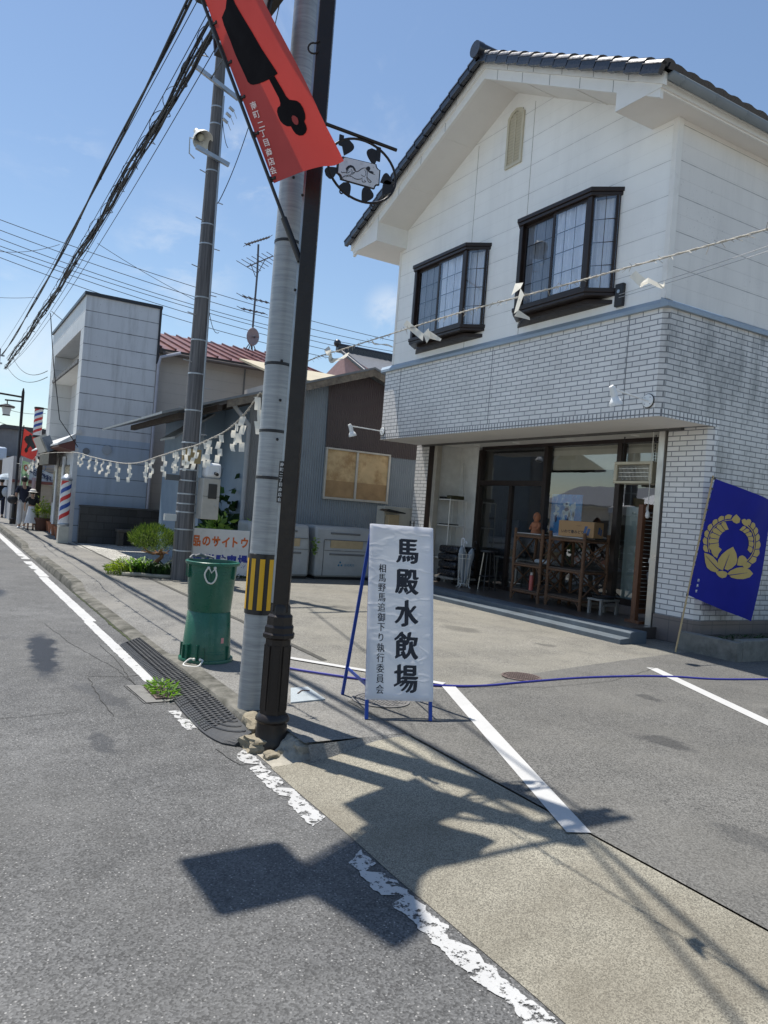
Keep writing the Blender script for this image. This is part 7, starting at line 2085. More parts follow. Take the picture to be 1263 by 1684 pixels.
barber_pole(bp_[0] - .02, 29.5, bq_[2], bp_[2], .14, 'red white and blue barber pole fixed high on the shop wall', False)
# signs, pots by the barber
def pot(x, y, r_, h, label, m=None):
    t = thing('flower_pot', label, 'flower pot', (x, y, .12), 0, None)
    MB().lathe(x, y, [(r_ * .7, .121), (r_, .12 + h * .85), (r_ * 1.1, .12 + h * .85), (r_ * 1.1, .12 + h), (r_ * .92, .12 + h), (r_ * .88, .12 + h * .8), (.001, .12 + h * .8)], 18).build('pot', m or M_terra, t)
    return t
PXY = [(3.19,23.531,0.12),(3.25,24.905,0.12),(3.315,26.13,0.12),(3.362,27.122,0.12)]
for i, (x, y, lb) in enumerate(((PXY[0][0], PXY[0][1] + .15, 'terracotta pot nearest to the standing barber pole'), (PXY[1][0], PXY[1][1] + .15, 'second terracotta pot from the standing barber pole'), (PXY[2][0], PXY[2][1] + .15, 'third terracotta pot from the standing barber pole'), (PXY[3][0], PXY[3][1] + .15, 'terracotta pot farthest from the barber pole in the row'))):
    o = pot(x, y, .16, .34, lb); o['group'] = 'terracotta pots in a row'
bgp = (3.117,27.234,0.12)
pot(bgp[0], bgp[1] + .2, .27, .42, 'large brown pot holding the yellow green bush', mat('brown_pot', (.10, .045, .03), .7))
weed((bgp[0], bgp[1] + .2, .5), (.28, .28), 420, .11, 'yellow green bush growing in the large brown pot', M_leafB, 'bush', h=.72, seed=21, name='potted_bush', wd=.4)

# ---- block wall and bench, red roofed house behind
t = thing('block_wall', 'low dark concrete block wall in front of the blue panelled wall', 'wall', (4.7, 22.1, .12))
MB().bx(3.42, 6.3, 21.95, 22.10, .1, 1.12).build('blocks', M_darkblock, t, smooth=False)
MB().bx(3.40, 6.32, 21.93, 22.12, 1.12, 1.17).build('coping', mat('dark_coping', (.07, .07, .072), .8), t)
t = thing('stone_bench', 'small dark bench against the block wall', 'bench', (4.62, 21.6, .12))
MB().bx(4.35, 5.1, 21.45, 21.85, .50, .58).build('seat', mat('dark_bench_stone', (.085, .075, .065), .8, 0, .2, 6), t, bev=.01)
for x in (4.45, 4.95): MB().bx(x - .07, x + .07, 21.5, 21.8, .12, .499).build('leg', mat('dark_bench_stone', (.085, .075, .065), .8, 0, .2, 6), t)
t = thing('red_roofed_house', 'beige clad house with a dull red ribbed metal roof', 'house', (7.5, 23, .12))
RY = 22.75
ea, eb = (5.229,22.4,5.809), (8.587,22.4,5.739)
q = MB(); q.quad((BR + .02, RY, .1), (10.5, RY, .1), (10.5, RY, ea[2]), (BR + .02, RY, ea[2])); q.quad((10.5, RY, .1), (10.5, 30, .1), (10.5, 30, ea[2]), (10.5, RY, ea[2])); q.build('wall', M_cladding, t, smooth=False)
q = MB(); q.bx(8.02, 8.06, RY - .03, RY, .2, ea[2] - .1); q.build('wall_joint', mat('joint_sealant_dark', (.22, .21, .2), .8), t)
rz0 = ea[2] + .02; rise = 1.45
q = MB(); q.prism([(BR + .06, 22.35, rz0), (BR + .06, 27.3, rz0 + rise), (BR + .06, 27.3, rz0 + rise - .08), (BR + .06, 22.35, rz0 - .10)], (5.6, 0, 0)); q.prism([(BR + .06, 27.3, rz0 + rise), (BR + .06, 31.5, rz0 + .2), (BR + .06, 31.5, rz0 + .1), (BR + .06, 27.3, rz0 + rise - .08)], (5.6, 0, 0))
RF = q.build('roof', M_redroof, t, smooth=False)
q = MB()
for i in range(14):
    x = BR + .12 + i * .42
    q.obox((x, 24.82, rz0 + rise / 2 + .03), (.022, 2.58, .03), (1, 0, 0), (0, 4.95, rise))
q.build('standing_seam', M_redroof, RF, smooth=False)
q = MB(); q.bx(BR + .06, 10.82, 22.28, 22.34, rz0 - .16, rz0 - .02); q.build('eave_board', mat('dark_eave', (.05, .04, .035), .7), t)
q = MB(); q.tube([(BR + .15, 22.25, rz0 - .14), (10.8, 22.25, rz0 - .14)], .05, 8); q.build('gutter', mat('brown_gutter', (.10, .08, .07), .5), t)
# cream lean roof right of the lamp post
ca = [(7.975,19,5.387),(9.248,19,5.48),(9.783,19,5.277),(8.092,19,4.847)]
t = thing('cream_roofed_annex', 'small annex with a cream metal roof between shed and red roofed house', 'annex', (9, 19, .12))
cz = min(p[2] for p in ca) + .02
q = MB(); q.prism([(7.4, 18.4, cz), (11.6, 18.4, cz - .02), (11.6, 21.5, cz + .85), (7.4, 21.5, cz + .85)], (0, 0, .06)); q.build('roof', mat('cream_metal_roof', (.45, .39, .27), .6, 0, .12, 2), t, smooth=False)
q = MB(); q.bx(7.6, 11.4, 18.8, 21.4, .1, cz - .01); q.build('wall', M_cladding, t, smooth=False)
# tiled house behind
TY0 = 30.0
p1, p2, p3 = (14.813,30,8.752), (18.051,30,8.516), (14.567,27,7.175)
t = thing('tiled_house', 'house with grey pantile roof and black ridge showing above the shed', 'house', (p1[0] + 3, TY0, .12))
rX = p1[0]; ez = p3[2]
q = MB()
n = 60
q.grid(n, 16, lambda u, v: (rX + u * 8, TY0 - 3.3 * v, p1[2] - .25 + (ez - p1[2]) * v * 1.05 + .035 * abs(math.sin(u * 8 / .28 * math.pi)) + .03 * ((1 - v) * 16 % 1.0 < .5)))
q.build('roof', M_greytile, t)
q = MB(); q.bx(rX - .1, rX + 8, TY0 - .12, TY0 + .12, p1[2] - .30, p1[2] - .02); q.tube([(rX - .12, TY0, p1[2]), (rX + 8, TY0, p1[2])], .10, 8); q.ball((rX - .1, TY0, p1[2] + .08), .17, 8, 6)
q.build('ridge', M_tile, t)
q = MB(); q.grid(1, 12, lambda u, v: (rX - .06 + u * .22, TY0 - 3.35 * v, p1[2] - .20 + (ez - p1[2]) * v * 1.05 + .04 * (u < .5))); q.build('verge_tile', M_tile, t, solid=.12)
q = MB(); q.quad((rX + .3, TY0 + 3.3, 2), (rX + .3, TY0 - 3.1, 2), (rX + .3, TY0 - 3.1, ez), (rX + .3, TY0 + 3.3, ez)); q.add([(rX + .3, TY0 + 3.3, ez), (rX + .3, TY0 - 3.1, ez), (rX + .3, TY0, p1[2] - .35)], ((0, 1, 2),)); q.bx(rX + .35, rX + 8, TY0 - 3, TY0 + 3, .1, ez - .1)
q.build('wall', M_pinkwall, t, smooth=False)
# aerials
def yagi(name, base, segs, label):
    pass
am_ = [Vector(p) for p in [(9.202,25.5,6.924),(9.176,25.5,7.239),(9.179,25.5,8.308),(9.187,25.5,9.592),(9.148,25.5,10.608)]]
t = thing('tv_aerial', 'tall television aerial mast with a round dish on the red roof', 'aerial', tuple(am_[0]))
M_aer = mat('aerial_metal', (.10, .10, .115), .5, .4)
MB().tube(am_, .035, 6).build('mast', M_aer, t)
def elem(pts, r_=.014):
    return MB().tube([Vector(p) for p in pts], r_, 5)
P = [(8.709,25.5,10.5),(9.529,25.5,10.96),(8.641,25.5,10.525),(8.866,25.5,10.496),(8.78,25.5,10.454),(9.316,25.5,10.778)]
q = MB(); q.tube([P[0], P[1]], .03, 6); q.tube([P[2], P[3]], .02, 5)
for i in range(9):
    c = Vector(P[0]).lerp(Vector(P[1]), i / 8); q.tube([c - Vector((0, .28, .0)), c + Vector((0, .28, .0))], .010, 5)
q.build('antenna', M_aer, t)
def cross(pa, pb, n, half, rr_=.012):
    a, b = Vector(pa), Vector(pb); mb = MB(); mb.tube([a, b], .022, 6)
    for i in range(n):
        c = a.lerp(b, i / (n - 1)); h_ = half * (1 - .35 * i / (n - 1)); mb.tube([c - Vector((h_, h_ * .2, -h_ * .24)), c + Vector((h_, h_ * .2, -h_ * .24))], rr_, 5)
    mb.build('antenna', M_aer, t)
cross((8.794,25.5,9.736), (9.719,25.5,10.339), 7, .42)
cross((8.7,25.5,8.698), (9.695,25.5,8.672), 6, .22)
cross((8.691,25.5,8.273), (9.591,25.5,8.263), 5, .16)
q = MB(); q.tube([(8.915,25.5,9.892), (9.129,25.5,9.472)], .014, 5); q.tube([(9.455,25.5,10.19), (9.151,25.5,9.477)], .014, 5)
for p in ((8.959,25.5,6.881), (9.073,25.5,6.858), (9.228,25.5,6.885), (9.363,25.5,6.888)): q.tube([am_[1], p], .018, 5)
q.build('stay', M_aer, t)
dc = Vector((9.152,25.4,7.347))
q = MB(); q.grid(18, 6, lambda u, v: dc + Vector((.24 * v * math.cos(2 * math.pi * u) * .95, -.06 * (v * v) , .31 * v * math.sin(2 * math.pi * u)))); q.build('dish', mat('pinkish_dish', (.34, .27, .27), .5), t, solid=.02)
q = MB(); q.tube([dc, dc + Vector((-.1, -.5, -.1))], .018, 5); q.ball(dc + Vector((-.1, -.5, -.1)), .05, 6, 5); q.build('feed_horn', M_aer, t)

# ================================================================ far end of the street
FPX, FPY = 1.72, 32.657
ftop = 6.697
t = thing('utility_pole', 'distant dark utility pole with fittings at the left end of the street', 'utility pole', (FPX, FPY, .1))
MB().lathe(FPX, FPY, [(.15, .1), (.09, ftop)], 12).build('shaft', M_timber, t)
q = MB(); q.bx(FPX - .5, FPX + .22, FPY - .16, FPY - .10, ftop - .3, ftop - .24); q.bx(FPX - .5, FPX + .16, FPY - .16, FPY - .10, ftop - .6, ftop - .54); q.build('crossarm', M_galv, t)
q = MB(); q.tube([(FPX - .05, FPY - .25, ftop - 1.3), (FPX - .05, FPY - .25, ftop - .9)], .11, 14); q.build('transformer', mat('transformer_grey', (.10, .11, .12), .5), t)
q = MB(); q.bx(FPX - .1, FPX + .10, FPY - .25, FPY - .12, ftop - 1.9, ftop - 1.65); q.build('splice_box', M_blk, t)

# ---- cable bundles running along the road
def cable(name, label, a, b, drop, r_, group=None, n=30):
    o = MB().tube(sag(a, b, drop, n), r_, 6).build(name, M_cable)
    return tag(o, label, 'cable', group)
def bundle(label, a, b, drop, strands, r_, spread, turns, seed, wrap=True):
    """main cables with a wavy lashing wire round them"""
    rr = random.Random(seed)
    t = thing('cable_bundle', label, 'cable', a, 0, 'cable bundles above the road')
    P = sag(a, b, drop, 60)
    P = [P[0].lerp(P[-1], (i / 60) ** 1.6) - Vector((0, 0, drop * 4 * (i / 60) ** 1.6 * (1 - (i / 60) ** 1.6))) for i in range(61)]
    d = (Vector(b) - Vector(a)).normalized(); s = d.cross(Vector((0, 0, 1))).normalized(); u = s.cross(d)
    for k_ in range(strands):
        f = rr.uniform(0, 6.28); q = MB(); sp_ = spread * rr.uniform(.4, 1)
        q.tube([p + s * sp_ * math.cos(f + turns * i / 60 * 6.28 * .2) + u * sp_ * math.sin(f + turns * i / 60 * 6.28 * .2) for i, p in enumerate(P)], r_, 6)
        q.build('strand', M_cable, t)
    if wrap:
        q = MB(); n = int(turns * 10)
        def at(f):
            i = min(59.999, f * 60); j = int(i); return P[j].lerp(P[j + 1], i - j)
        q.tube([at(i / n) + s * spread * 1.7 * math.cos(i * .63) * (1 + .3 * math.sin(i * .21)) + u * spread * 1.7 * math.sin(i * .63) * (1 + .4 * math.sin(i * .13)) for i in range(n + 1)], r_ * .45, 4)
        q.build('lashing_wire', M_cable, t)
    for i in range(2, 59, 4):
        q = MB(); c = P[i]; q.obox(c + Vector((0, 0, -spread * .5)), (r_ * 1.1, r_ * 1.1, spread * .8), s, d); q.build('hanger', M_cable, t)
    return t
near = [Vector((1.84, 5.1, 6.66)), Vector((2.04, 5.1, 6.42)), Vector((2.06, 5.1, 6.30)), Vector((2.02, 5.1, 6.5))]
far = [Vector(v) for v in [(1.85,32.592,6.451),(1.85,29.431,5.843),(1.85,30.324,5.658),(1.85,31.172,5.942)]]
bundle('thick lashed cable bundle, outermost over the road', near[0], far[0], .35, 2, .014, .022, 16, 1, False)
bundle('loosely wound cable bundle between the other two', near[1], far[1], .3, 3, .010, .032, 30, 2)
bundle('heavy tangled cable bundle nearest the buildings', near[2], far[2], .25, 4, .012, .036, 28, 3)
for i in range(4):
    a = (1.96 + .05 * i, 5.1, 6.68 - .13 * i); b = far[i] + Vector((-.12 + .08 * i, 0, .12 - .08 * i))
    cable('thin_cable', ('thin wire just left of the outermost bundle', 'thin wire between the outermost and middle bundles', 'thin wire just right of the tangled bundle', 'thin wire among the lower cable bundles')[i], a, b, .25 + .1 * i, .005, 'thin wires along the road')
# the same lines carry on from the grey pole across the road behind the viewer
for i, (a, b, dr, r_) in enumerate((((1.98, 5.05, 6.62), (-8, -20, 7.2), .5, .014), ((2.08, 5.05, 6.35), (-5.5, -22, 6.8), .5, .018), ((2.2, 5.15, 6.5), (3.7, 13.4, 9.0), .1, .014))):
    cable('overhead_cable', ('upper cable from the grey pole across the road behind the viewer', 'lower cable from the grey pole across the road behind the viewer', 'cable from the grey pole up to the dark pole')[i], a, b, dr, r_)
t_ = [o for o in bpy.data.objects if o.name == 'utility_pole'][0]
q = MB(); q.bx(PX - .30, PX + .32, PY - .16, PY - .11, 6.28, 6.36); q.bx(PX - .26, PX + .3, PY - .16, PY - .11, 6.56, 6.63); q.tube([(PX + .2, PY - .2, 6.1), (PX + .2, PY - .2, 6.3)], .05, 10); q.build('crossarm', M_galv, t_)
# service wires crossing behind the barber shop
WL = ((-30, 352, 700, 575, 40, .012, 'topmost'), (-30, 366, 700, 583, 41, .012, 'second'), (-30, 379, 700, 588, 42, .012, 'third'), (-30, 392, 700, 604, 43, .010, 'fourth'), (-30, 398, 700, 612, 44, .010, 'fifth'), (-30, 414, 700, 622, 45, .010, 'lowest'))
ends = list(zip([(1.002,40,13.897),(1.034,40,13.428),(1.06,40,13.042),(1.085,40,12.684),(1.096,40,12.518),(1.119,40,12.187)], [(25.752,40,12.056),(25.78,40,11.756),(25.801,40,11.531),(25.85,40,11.004),(25.875,40,10.741),(25.906,40,10.402)]))
for i, (a, b) in enumerate(ends):
    cable('service_wire', WL[i][6] + ' of the thin wires crossing the sky behind the barber shop', a, b, .5 + .12 * (i % 3), .016, 'thin wires crossing the sky', 24)
for i, (a, b, dr) in enumerate((((4.265,39,12.978), (1.086,39,12.003), .25), ((5.919,39,13.445), (11.133,39,11.649), .1), ((1.699,45,11.201), (3.931,45,11.641), .05), ((2.913,47,8.099), (3.112,29,5.402), .5), ((3.178,47,8.65), (3.097,29,5.613), .5), ((3.085,29,7.697), (5.203,22.5,5.784), .35), ((2.31,44,5.61), (4.77,44,5.436), .2), ((2.365,44,4.802), (4.827,44,4.634), .2))):
    cable('service_wire', ('short wire above the far end of the road', 'pair wire sloping behind the dark pole', 'single level wire at the left edge of the sky', 'lower drop wire hanging to the barber shop', 'upper drop wire hanging to the barber shop', 'wire sloping across the panelled side wall', 'upper wire behind the distant lamp', 'lower wire behind the distant lamp')[i], a, b, dr, .012, None, 16)
o = MB().tube([Vector(p) for p in [(2.304,21.9,6.151),(2.474,21.9,4.813),(2.726,21.9,3.394),(3.232,21.9,2.719)]], .012, 5).build('drop_wire', M_cable); tag(o, 'dark drop wire running down the corner of the barber shop', 'cable')
o = MB().tube(sag((4.659,14,8.736), (4.171,14,7.098), .12, 14), .008, 5).build('guy_wire', M_cable); tag(o, 'thin slack wire right of the dark pole', 'cable')
o = MB().tube(sag((1.981,5.45,5.394), (2.642,7.66,6.013), .05, 14), .004, 5).build('guy_wire', M_cable); tag(o, 'thin twisted wire beside the grey pole top', 'cable')

# ---- straw rope with zigzag paper streamers
ropeL = [Vector(p) for p in [(2.1,5.557,2.448),(2.1,5.899,2.294),(2.1,6.294,2.192),(2.1,6.732,2.138),(2.1,7.189,2.094),(2.1,7.665,2.074),(2.1,8.499,2.027),(2.1,9.347,1.974),(2.1,10.268,1.975),(2.1,11.524,2.039),(2.1,12.81,2.122),(2.1,14.885,2.249)]]
ropeL += [Vector((2.15, 20.5, 2.36)), Vector((2.3, 24.5, 2.2)), Vector((2.5, 30.8, 2.35))]
def twist_rope(name, pts, label, r_=.010):
    P = spline(pts, 10)
    t = thing(name, label, 'rope', tuple(pts[0]))
    for ph in (0, math.pi):
        q = MB(); out = []
        for i, p in enumerate(P):
            d = (P[min(i + 1, len(P) - 1)] - P[max(0, i - 1)]).normalized(); s = d.orthogonal().normalized(); u = d.cross(s)
            a = i * 1.9 + ph; out.append(p + (Vector((0, 0, 1)).cross(d).normalized() * math.cos(a) + Vector((0, 0, 1)) * math.sin(a)) * r_ * .55)
        q.tube(out, r_ * .75, 6); q.build('strand', M_straw, t)
    rr = random.Random(5); q = MB()
    for i in range(0, len(P) - 1):
        for _ in range(2):
            a = P[i].lerp(P[i + 1], rr.random()); q.tube([a, a + Vector((rr.uniform(-.02, .02), rr.uniform(-.03, .03), rr.uniform(-.025, .015)))], .0012, 3)
    q.build('loose_straw', M_straw, t)['kind'] = 'stuff'
    return P
PL = twist_rope('straw_rope', ropeL, 'sagging straw rope from the grey pole to the barber shop', .006)
ropeR = [Vector((2.16, 5.12, 2.585))] + [Vector(p) for p in [(2.2,4.799,2.63),(2.2,4.107,2.629),(2.2,3.436,2.63),(2.2,3.008,2.626),(2.2,2.649,2.612),(2.2,2.277,2.602),(2.2,1.97,2.596),(2.2,1.711,2.589),(2.2,1.483,2.581)]] + [Vector((2.2, .2, 2.62)), Vector((2.2, -6, 2.75))]
dens = []
for i in range(len(ropeR) - 1):
    a, b = ropeR[i], ropeR[i + 1]; n = max(1, int((b - a).length / .10)); dens += [a.lerp(b, j / n) for j in range(n)]
PR = twist_rope('straw_rope', dens[::3] + [ropeR[-1]], 'taut straw rope passing in front of the cream house', .0036)
# streamers
def shide(p, h, label, group, seed=1, yaw=0.0, wind=None, steps=4):
    """folded paper: each fold steps sideways and down"""
    rr = random.Random(seed)
    q = MB()
    w_ = h * .088
    ux_ = Vector((math.cos(yaw), math.sin(yaw), 0)); nx_ = Vector((-math.sin(yaw), math.cos(yaw), 0))
    p = Vector(p); seg = h / steps
    top = p.copy(); x = 0
    dir_ = 1 if rr.random() < .5 else -1
    for k_ in range(steps):
        tilt = rr.uniform(-.35, .35); bl = rr.uniform(-.25, .25)
        if wind: dn = (Vector(wind) * (.35 + .22 * k_) + Vector((0, 0, -1)) + Vector((0, rr.uniform(-.3, .3), 0))).normalized()
        else: dn = (Vector((0, 0, -1)) + ux_ * tilt * .7 + nx_ * bl).normalized()
        sd_ = (ux_ + nx_ * rr.uniform(-.5, .5)).normalized()
        bot = top + dn * seg * 1.12
        n_ = nx_ * (.012 * (1 if k_ % 2 else -1))
        mid = (top + bot) / 2 + n_
        q.add([top - sd_ * w_, top + sd_ * w_, mid + sd_ * w_, mid - sd_ * w_, bot + sd_ * w_ + n_ * .3, bot - sd_ * w_ + n_ * .3], ((0, 1, 2, 3), (3, 2, 4, 5)))
        top = bot + sd_ * w_ * 1.05 * dir_ * (1 if k_ % 2 == 0 else -1) + nx_ * .006 - dn * seg * .08
    o = q.build('paper_streamer', M_paper, smooth=True, ang=50)
    return tag(o, label, 'paper streamer', group)
def on(P, px, X=2.1):
    """nearest rope point to a distance along the road"""
    return min(P, key=lambda v: abs(v.y - px))
SL = [(2.1,5.615,2.477),(2.1,5.888,2.308),(2.1,6.05,2.259),(2.1,6.428,2.215),(2.1,6.714,2.137),(2.1,6.851,2.109),(2.1,7.149,2.092),(2.1,7.344,2.07),(2.1,7.553,2.064),(2.1,7.796,2.06),(2.1,7.91,2.057),(2.1,8.363,2.01),(2.1,8.786,1.985),(2.1,9.105,1.984),(2.1,10.007,1.955),(2.1,10.684,1.957),(2.1,11.234,1.981),(2.1,11.747,2.016),(2.1,12.303,2.054),(2.1,12.797,2.093),(2.1,13.576,2.151),(2.1,13.966,2.181)]
HS = (52, 50, 40, 40, 38, 36, 34, 28, 30, 28, 30, 30, 28, 30, 26, 26, 22, 20, 19, 18, 18, 16)
LB = ('widest paper streamer tight against the grey pole', 'first long curled streamer left of the grey pole', 'second zigzag streamer left of the grey pole', 'long streamer hanging in front of the downpipe', 'tall streamer above the white speaker box', 'streamer touching the right one of a crossing pair by the cabinet', 'streamer at the right edge of the dark pole', 'small streamer over the ochre notice board', 'streamer in front of the ochre notice board', 'streamer at the left edge of the dark pole', 'streamer just left of the dark pole', 'thin open streamer on the beige cladding', 'streamer beside the lilac downpipe, right side', 'streamer beside the lilac downpipe, left side', 'lowest streamer at the bottom of the rope sag', 'second streamer left of the rope sag', 'third streamer left of the rope sag', 'fourth streamer left of the rope sag', 'fifth streamer left of the rope sag', 'sixth streamer left of the rope sag', 'second streamer from the barber shop canopy', 'streamer nearest to the barber shop canopy')
for i, (p, hpx) in enumerate(zip(SL, HS)):
    a = on(PL, p[1]); dep = Vector(a).length
    shide(a - Vector((0, 0, .012)), hpx / 1250 * dep * 1.02, LB[i], 'paper streamers on the left rope', i + 3, rnd.uniform(-.5, .5), steps=3 if i in (0, 7) else 4)
for i, y in enumerate((21.5, 22.3, 23.2, 24.6)):
    a = on(PL, y); shide(a, .30, ('tiny', 'small', 'short', 'narrow', 'pale', 'faint', 'farthest')[i] + ' streamer on the rope along the barber shop front', 'paper streamers on the left rope', 40 + i, .3)
def blown(pts, w_, label):
    """wind-blown streamer: a folded strip following pts"""
    q = MB(); P = spline([Vector(p) for p in pts], 6)
    for i in range(len(P)):
        d = (P[min(i + 1, len(P) - 1)] - P[max(0, i - 1)]).normalized()
        s = d.cross(Vector((-.75, -.1, .55)).normalized()).normalized(); s = (s + Vector((0, 0, .25 * math.sin(i * .8)))).normalized()
        q.v += [tuple(P[i] - s * w_), tuple(P[i] + s * w_)]
        if i: k_ = len(q.v) - 4; q.f.append((k_, k_ + 1, k_ + 3, k_ + 2))
    return tag(q.build('paper_streamer', M_paper, ang=60), label, 'paper streamer', 'paper streamers on the right rope')
def folded(quads, label):
    q = MB()
    for Q in quads: q.add([Vector(p) for p in Q], ((0, 1, 2, 3),))
    return tag(q.build('paper_streamer', M_paper, smooth=False), label, 'paper streamer', 'paper streamers on the right rope')
def jit(Q, dx): return [(p[0] + d, p[1], p[2]) for p, d in zip(Q, dx)]
folded((jit([(2.2,3.667,2.691),(2.2,3.446,2.573),(2.2,3.452,2.535),(2.2,3.716,2.673)], (.02, 0, 0, .03)), jit([(2.2,3.452,2.574),(2.2,3.372,2.587),(2.2,3.348,2.534),(2.2,3.427,2.521)], (0, -.02, -.02, .01)), jit([(2.2,3.389,2.586),(2.2,3.302,2.527),(2.2,3.312,2.516),(2.2,3.377,2.536)], (-.02, .02, .02, -.01))), 'paper streamer blown out flat in front of the left bay window')
folded((jit([(2.2,2.747,2.697),(2.2,2.678,2.684),(2.2,2.67,2.652),(2.2,2.731,2.632)], (.03, .02, 0, 0)), jit([(2.2,2.67,2.652),(2.2,2.595,2.601),(2.2,2.649,2.544),(2.2,2.703,2.543)], (0, -.04, -.02, 0)), jit([(2.2,2.65,2.547),(2.2,2.605,2.511),(2.2,2.612,2.502),(2.2,2.698,2.531)], (-.02, .01, .02, 0))), 'zigzag paper streamer fluttering in front of the right bay window')
blown([Vector(p) + Vector((d, 0, 0)) for p, d in zip([(2.2,2.024,2.568),(2.2,1.991,2.529),(2.2,1.953,2.511),(2.2,1.92,2.513),(2.2,1.894,2.496),(2.2,1.875,2.523)], (0, .03, -.01, -.04, .02, .0))], .018, 'twisted paper streamer curling under the rope at the house corner')
blown([Vector(p) + Vector((d, 0, 0)) for p, d in zip([(2.2,4.646,2.674),(2.2,4.554,2.62),(2.2,4.593,2.585),(2.2,4.458,2.575),(2.2,4.376,2.599)], (0, -.02, .02, .01, .03))], .020, 'crumpled paper streamer just right of the brown lamp post')
blown([Vector(p) + Vector((d, 0, 0)) for p, d in zip([(2.2,4.016,2.622),(2.2,3.938,2.588),(2.2,3.866,2.581),(2.2,3.8,2.557)], (0, -.02, .01, .02))], .005, 'thin limp paper streamer in front of the tiled roof')
o = shide((2.2, 1.25, 2.6), .30, 'streamer on the rope just beyond the right edge', 'paper streamers on the right rope', 77, .4)

# ---- distant lamp post with banner
dx, dy = 2.50, 31.0
lz = 4.977
t = thing('lamp_post', 'distant dark lamp post carrying a lantern and a red flag', 'lamp post', (dx, dy, .12))
dxl = 2.554
MB().lathe(dxl, dy, [(.13, .12), (.13, .3), (.09, .35), (.085, .95), (.05, 1.0), (.05, lz), (.02, lz + .15)], 10).build('shaft', M_iron, t)
am = MB(); am.tube([(dxl, dy, lz - .18), (dxl - 1.5, dy + .1, lz - .10)], .035, 8); am.build('lamp_arm', M_iron, t)
LQ = [(2.05,31,4.618),(2.067,31,4.375),(2.087,31,4.088),(2.492,31,4.635)]
am = MB(); am.tube([(dxl, dy, LQ[3][2]), (LQ[0][0] - .08, dy, LQ[0][2])], .028, 8); am.tube([(LQ[0][0], dy, LQ[0][2]), (LQ[1][0], dy, LQ[1][2])], .02, 6); am.build('lantern_arm', M_iron, t)
q = MB(); lx, l0, l1 = LQ[0][0], LQ[1][2], LQ[2][2]
q.lathe(lx, dy, [(.36, l0 - .02), (.36, l0 + .02), (.08, l0 + .10)], 4, R(45)); q.lathe(lx, dy, [(.17, l1 - .03), (.17, l1)], 4, R(45)); LN = q.build('lantern', M_iron, t, smooth=False)
MB().lathe(lx, dy, [(.15, l1), (.22, l0 - .02)], 4, R(45), cap=False).build('lantern_glass', M_lantern, LN, smooth=False)
t = thing('red_flag', 'small red flag with black emblem on the distant lamp post', 'flag', (dxl, dy, 3))
F4 = [Vector(p) for p in [(2.653,30.9,3.663),(3.231,30.9,3.326),(3.104,30.9,2.497),(2.601,30.9,2.671)]]
def ff_(u, v, off=0.0): return F4[3].lerp(F4[2], u).lerp(F4[0].lerp(F4[1], u), v) + Vector((0, .08 * math.sin(u * 4) - off, .0))
q = MB(); q.grid(8, 8, lambda u, v: ff_(u, v)); FC = q.build('cloth', M_redcloth, t, ang=90)
q = MB()
tess(q, [(.12, .62), (.2, .78), (.34, .84), (.42, .95), (.55, .92), (.58, .80), (.80, .62), (.92, .42), (.80, .40), (.55, .50), (.44, .36), (.46, .26), (.36, .16), (.24, .22), (.26, .32), (.34, .38), (.36, .52), (.24, .54)], lambda a, b: ff_(a, b, .02))
q.build('emblem', M_blackband, FC, ang=90)
q = MB(); q.tube([F4[3] - Vector((0, 0, .1)), F4[0] + Vector((0, 0, .1))], .02, 6); q.build('rod', M_blk, t)
# green nobori, pink strip sign
t = thing('green_banner', 'pale green vertical banner with red and white badge on a thin pole', 'banner', (2.75, 30.2, .12))
N4 = [Vector(p) for p in [(2.617,30,2.453),(2.92,30,2.374),(2.801,30,1.247),(2.574,30,1.382)]]
def nb(u, v, off=0.0): return N4[3].lerp(N4[2], u).lerp(N4[0].lerp(N4[1], u), v) + Vector((0, .05 * math.sin(u * 3 + v * 6) - off, 0))
q = MB(); q.grid(6, 14, lambda u, v: nb(u, v)); NC = q.build('cloth', cloth_mat('pale_green_banner', (.36, .56, .33), .4), t, ang=90)
q = MB(); n = 14
tess(q, [(.5 + (.38 if i % 2 else .26) * math.cos(2 * math.pi * i / 20), .80 + (.13 if i % 2 else .09) * math.sin(2 * math.pi * i / 20)) for i in range(20)], lambda a, b: nb(a, b, .02)); q.build('badge', mat('badge_orange', (.55, .16, .08), .6), NC, ang=90)
q = MB(); tess(q, [(.5 + .16 * math.cos(2 * math.pi * i / 16), .80 + .055 * math.sin(2 * math.pi * i / 16)) for i in range(16)], lambda a, b: nb(a, b, .03)); q.build('badge_centre', M_wtext, NC, ang=90)
q = MB()
for i, ch in enumerate('スポット'): put_text(q, ch, lambda a, b, i=i: nb(.60 + a, .56 - i * .145 + b * .26, .02), .42, .03)
q.build('lettering', mat('dark_green_lettering', (.05, .12, .05), .6), NC, ang=90)
q = MB(); q.tube([N4[3] + Vector((0, 0, -1.3)), N4[0] + Vector((0, 0, .1))], .018, 6); q.build('stick', M_wtext, t)
t = thing('pink_strip_sign', 'narrow pale pink strip banner beside the shutter', 'banner', (2.9, 30.6, .12))
q = MB(); K = [Vector(p) for p in [(3.025,30.5,1.88),(3.148,30.5,1.868),(3.153,30.5,1.221),(3.03,30.5,1.233)]]; q.quad(*K); q.build('cloth', cloth_mat('pink_banner_cloth', (.62, .48, .52), .3), t, solid=.01)
q = MB(); q.tube([K[3] + Vector((.04, .02, -.9)), K[0] + Vector((.04, .02, .1))], .015, 6); q.build('stick', M_galv, t)
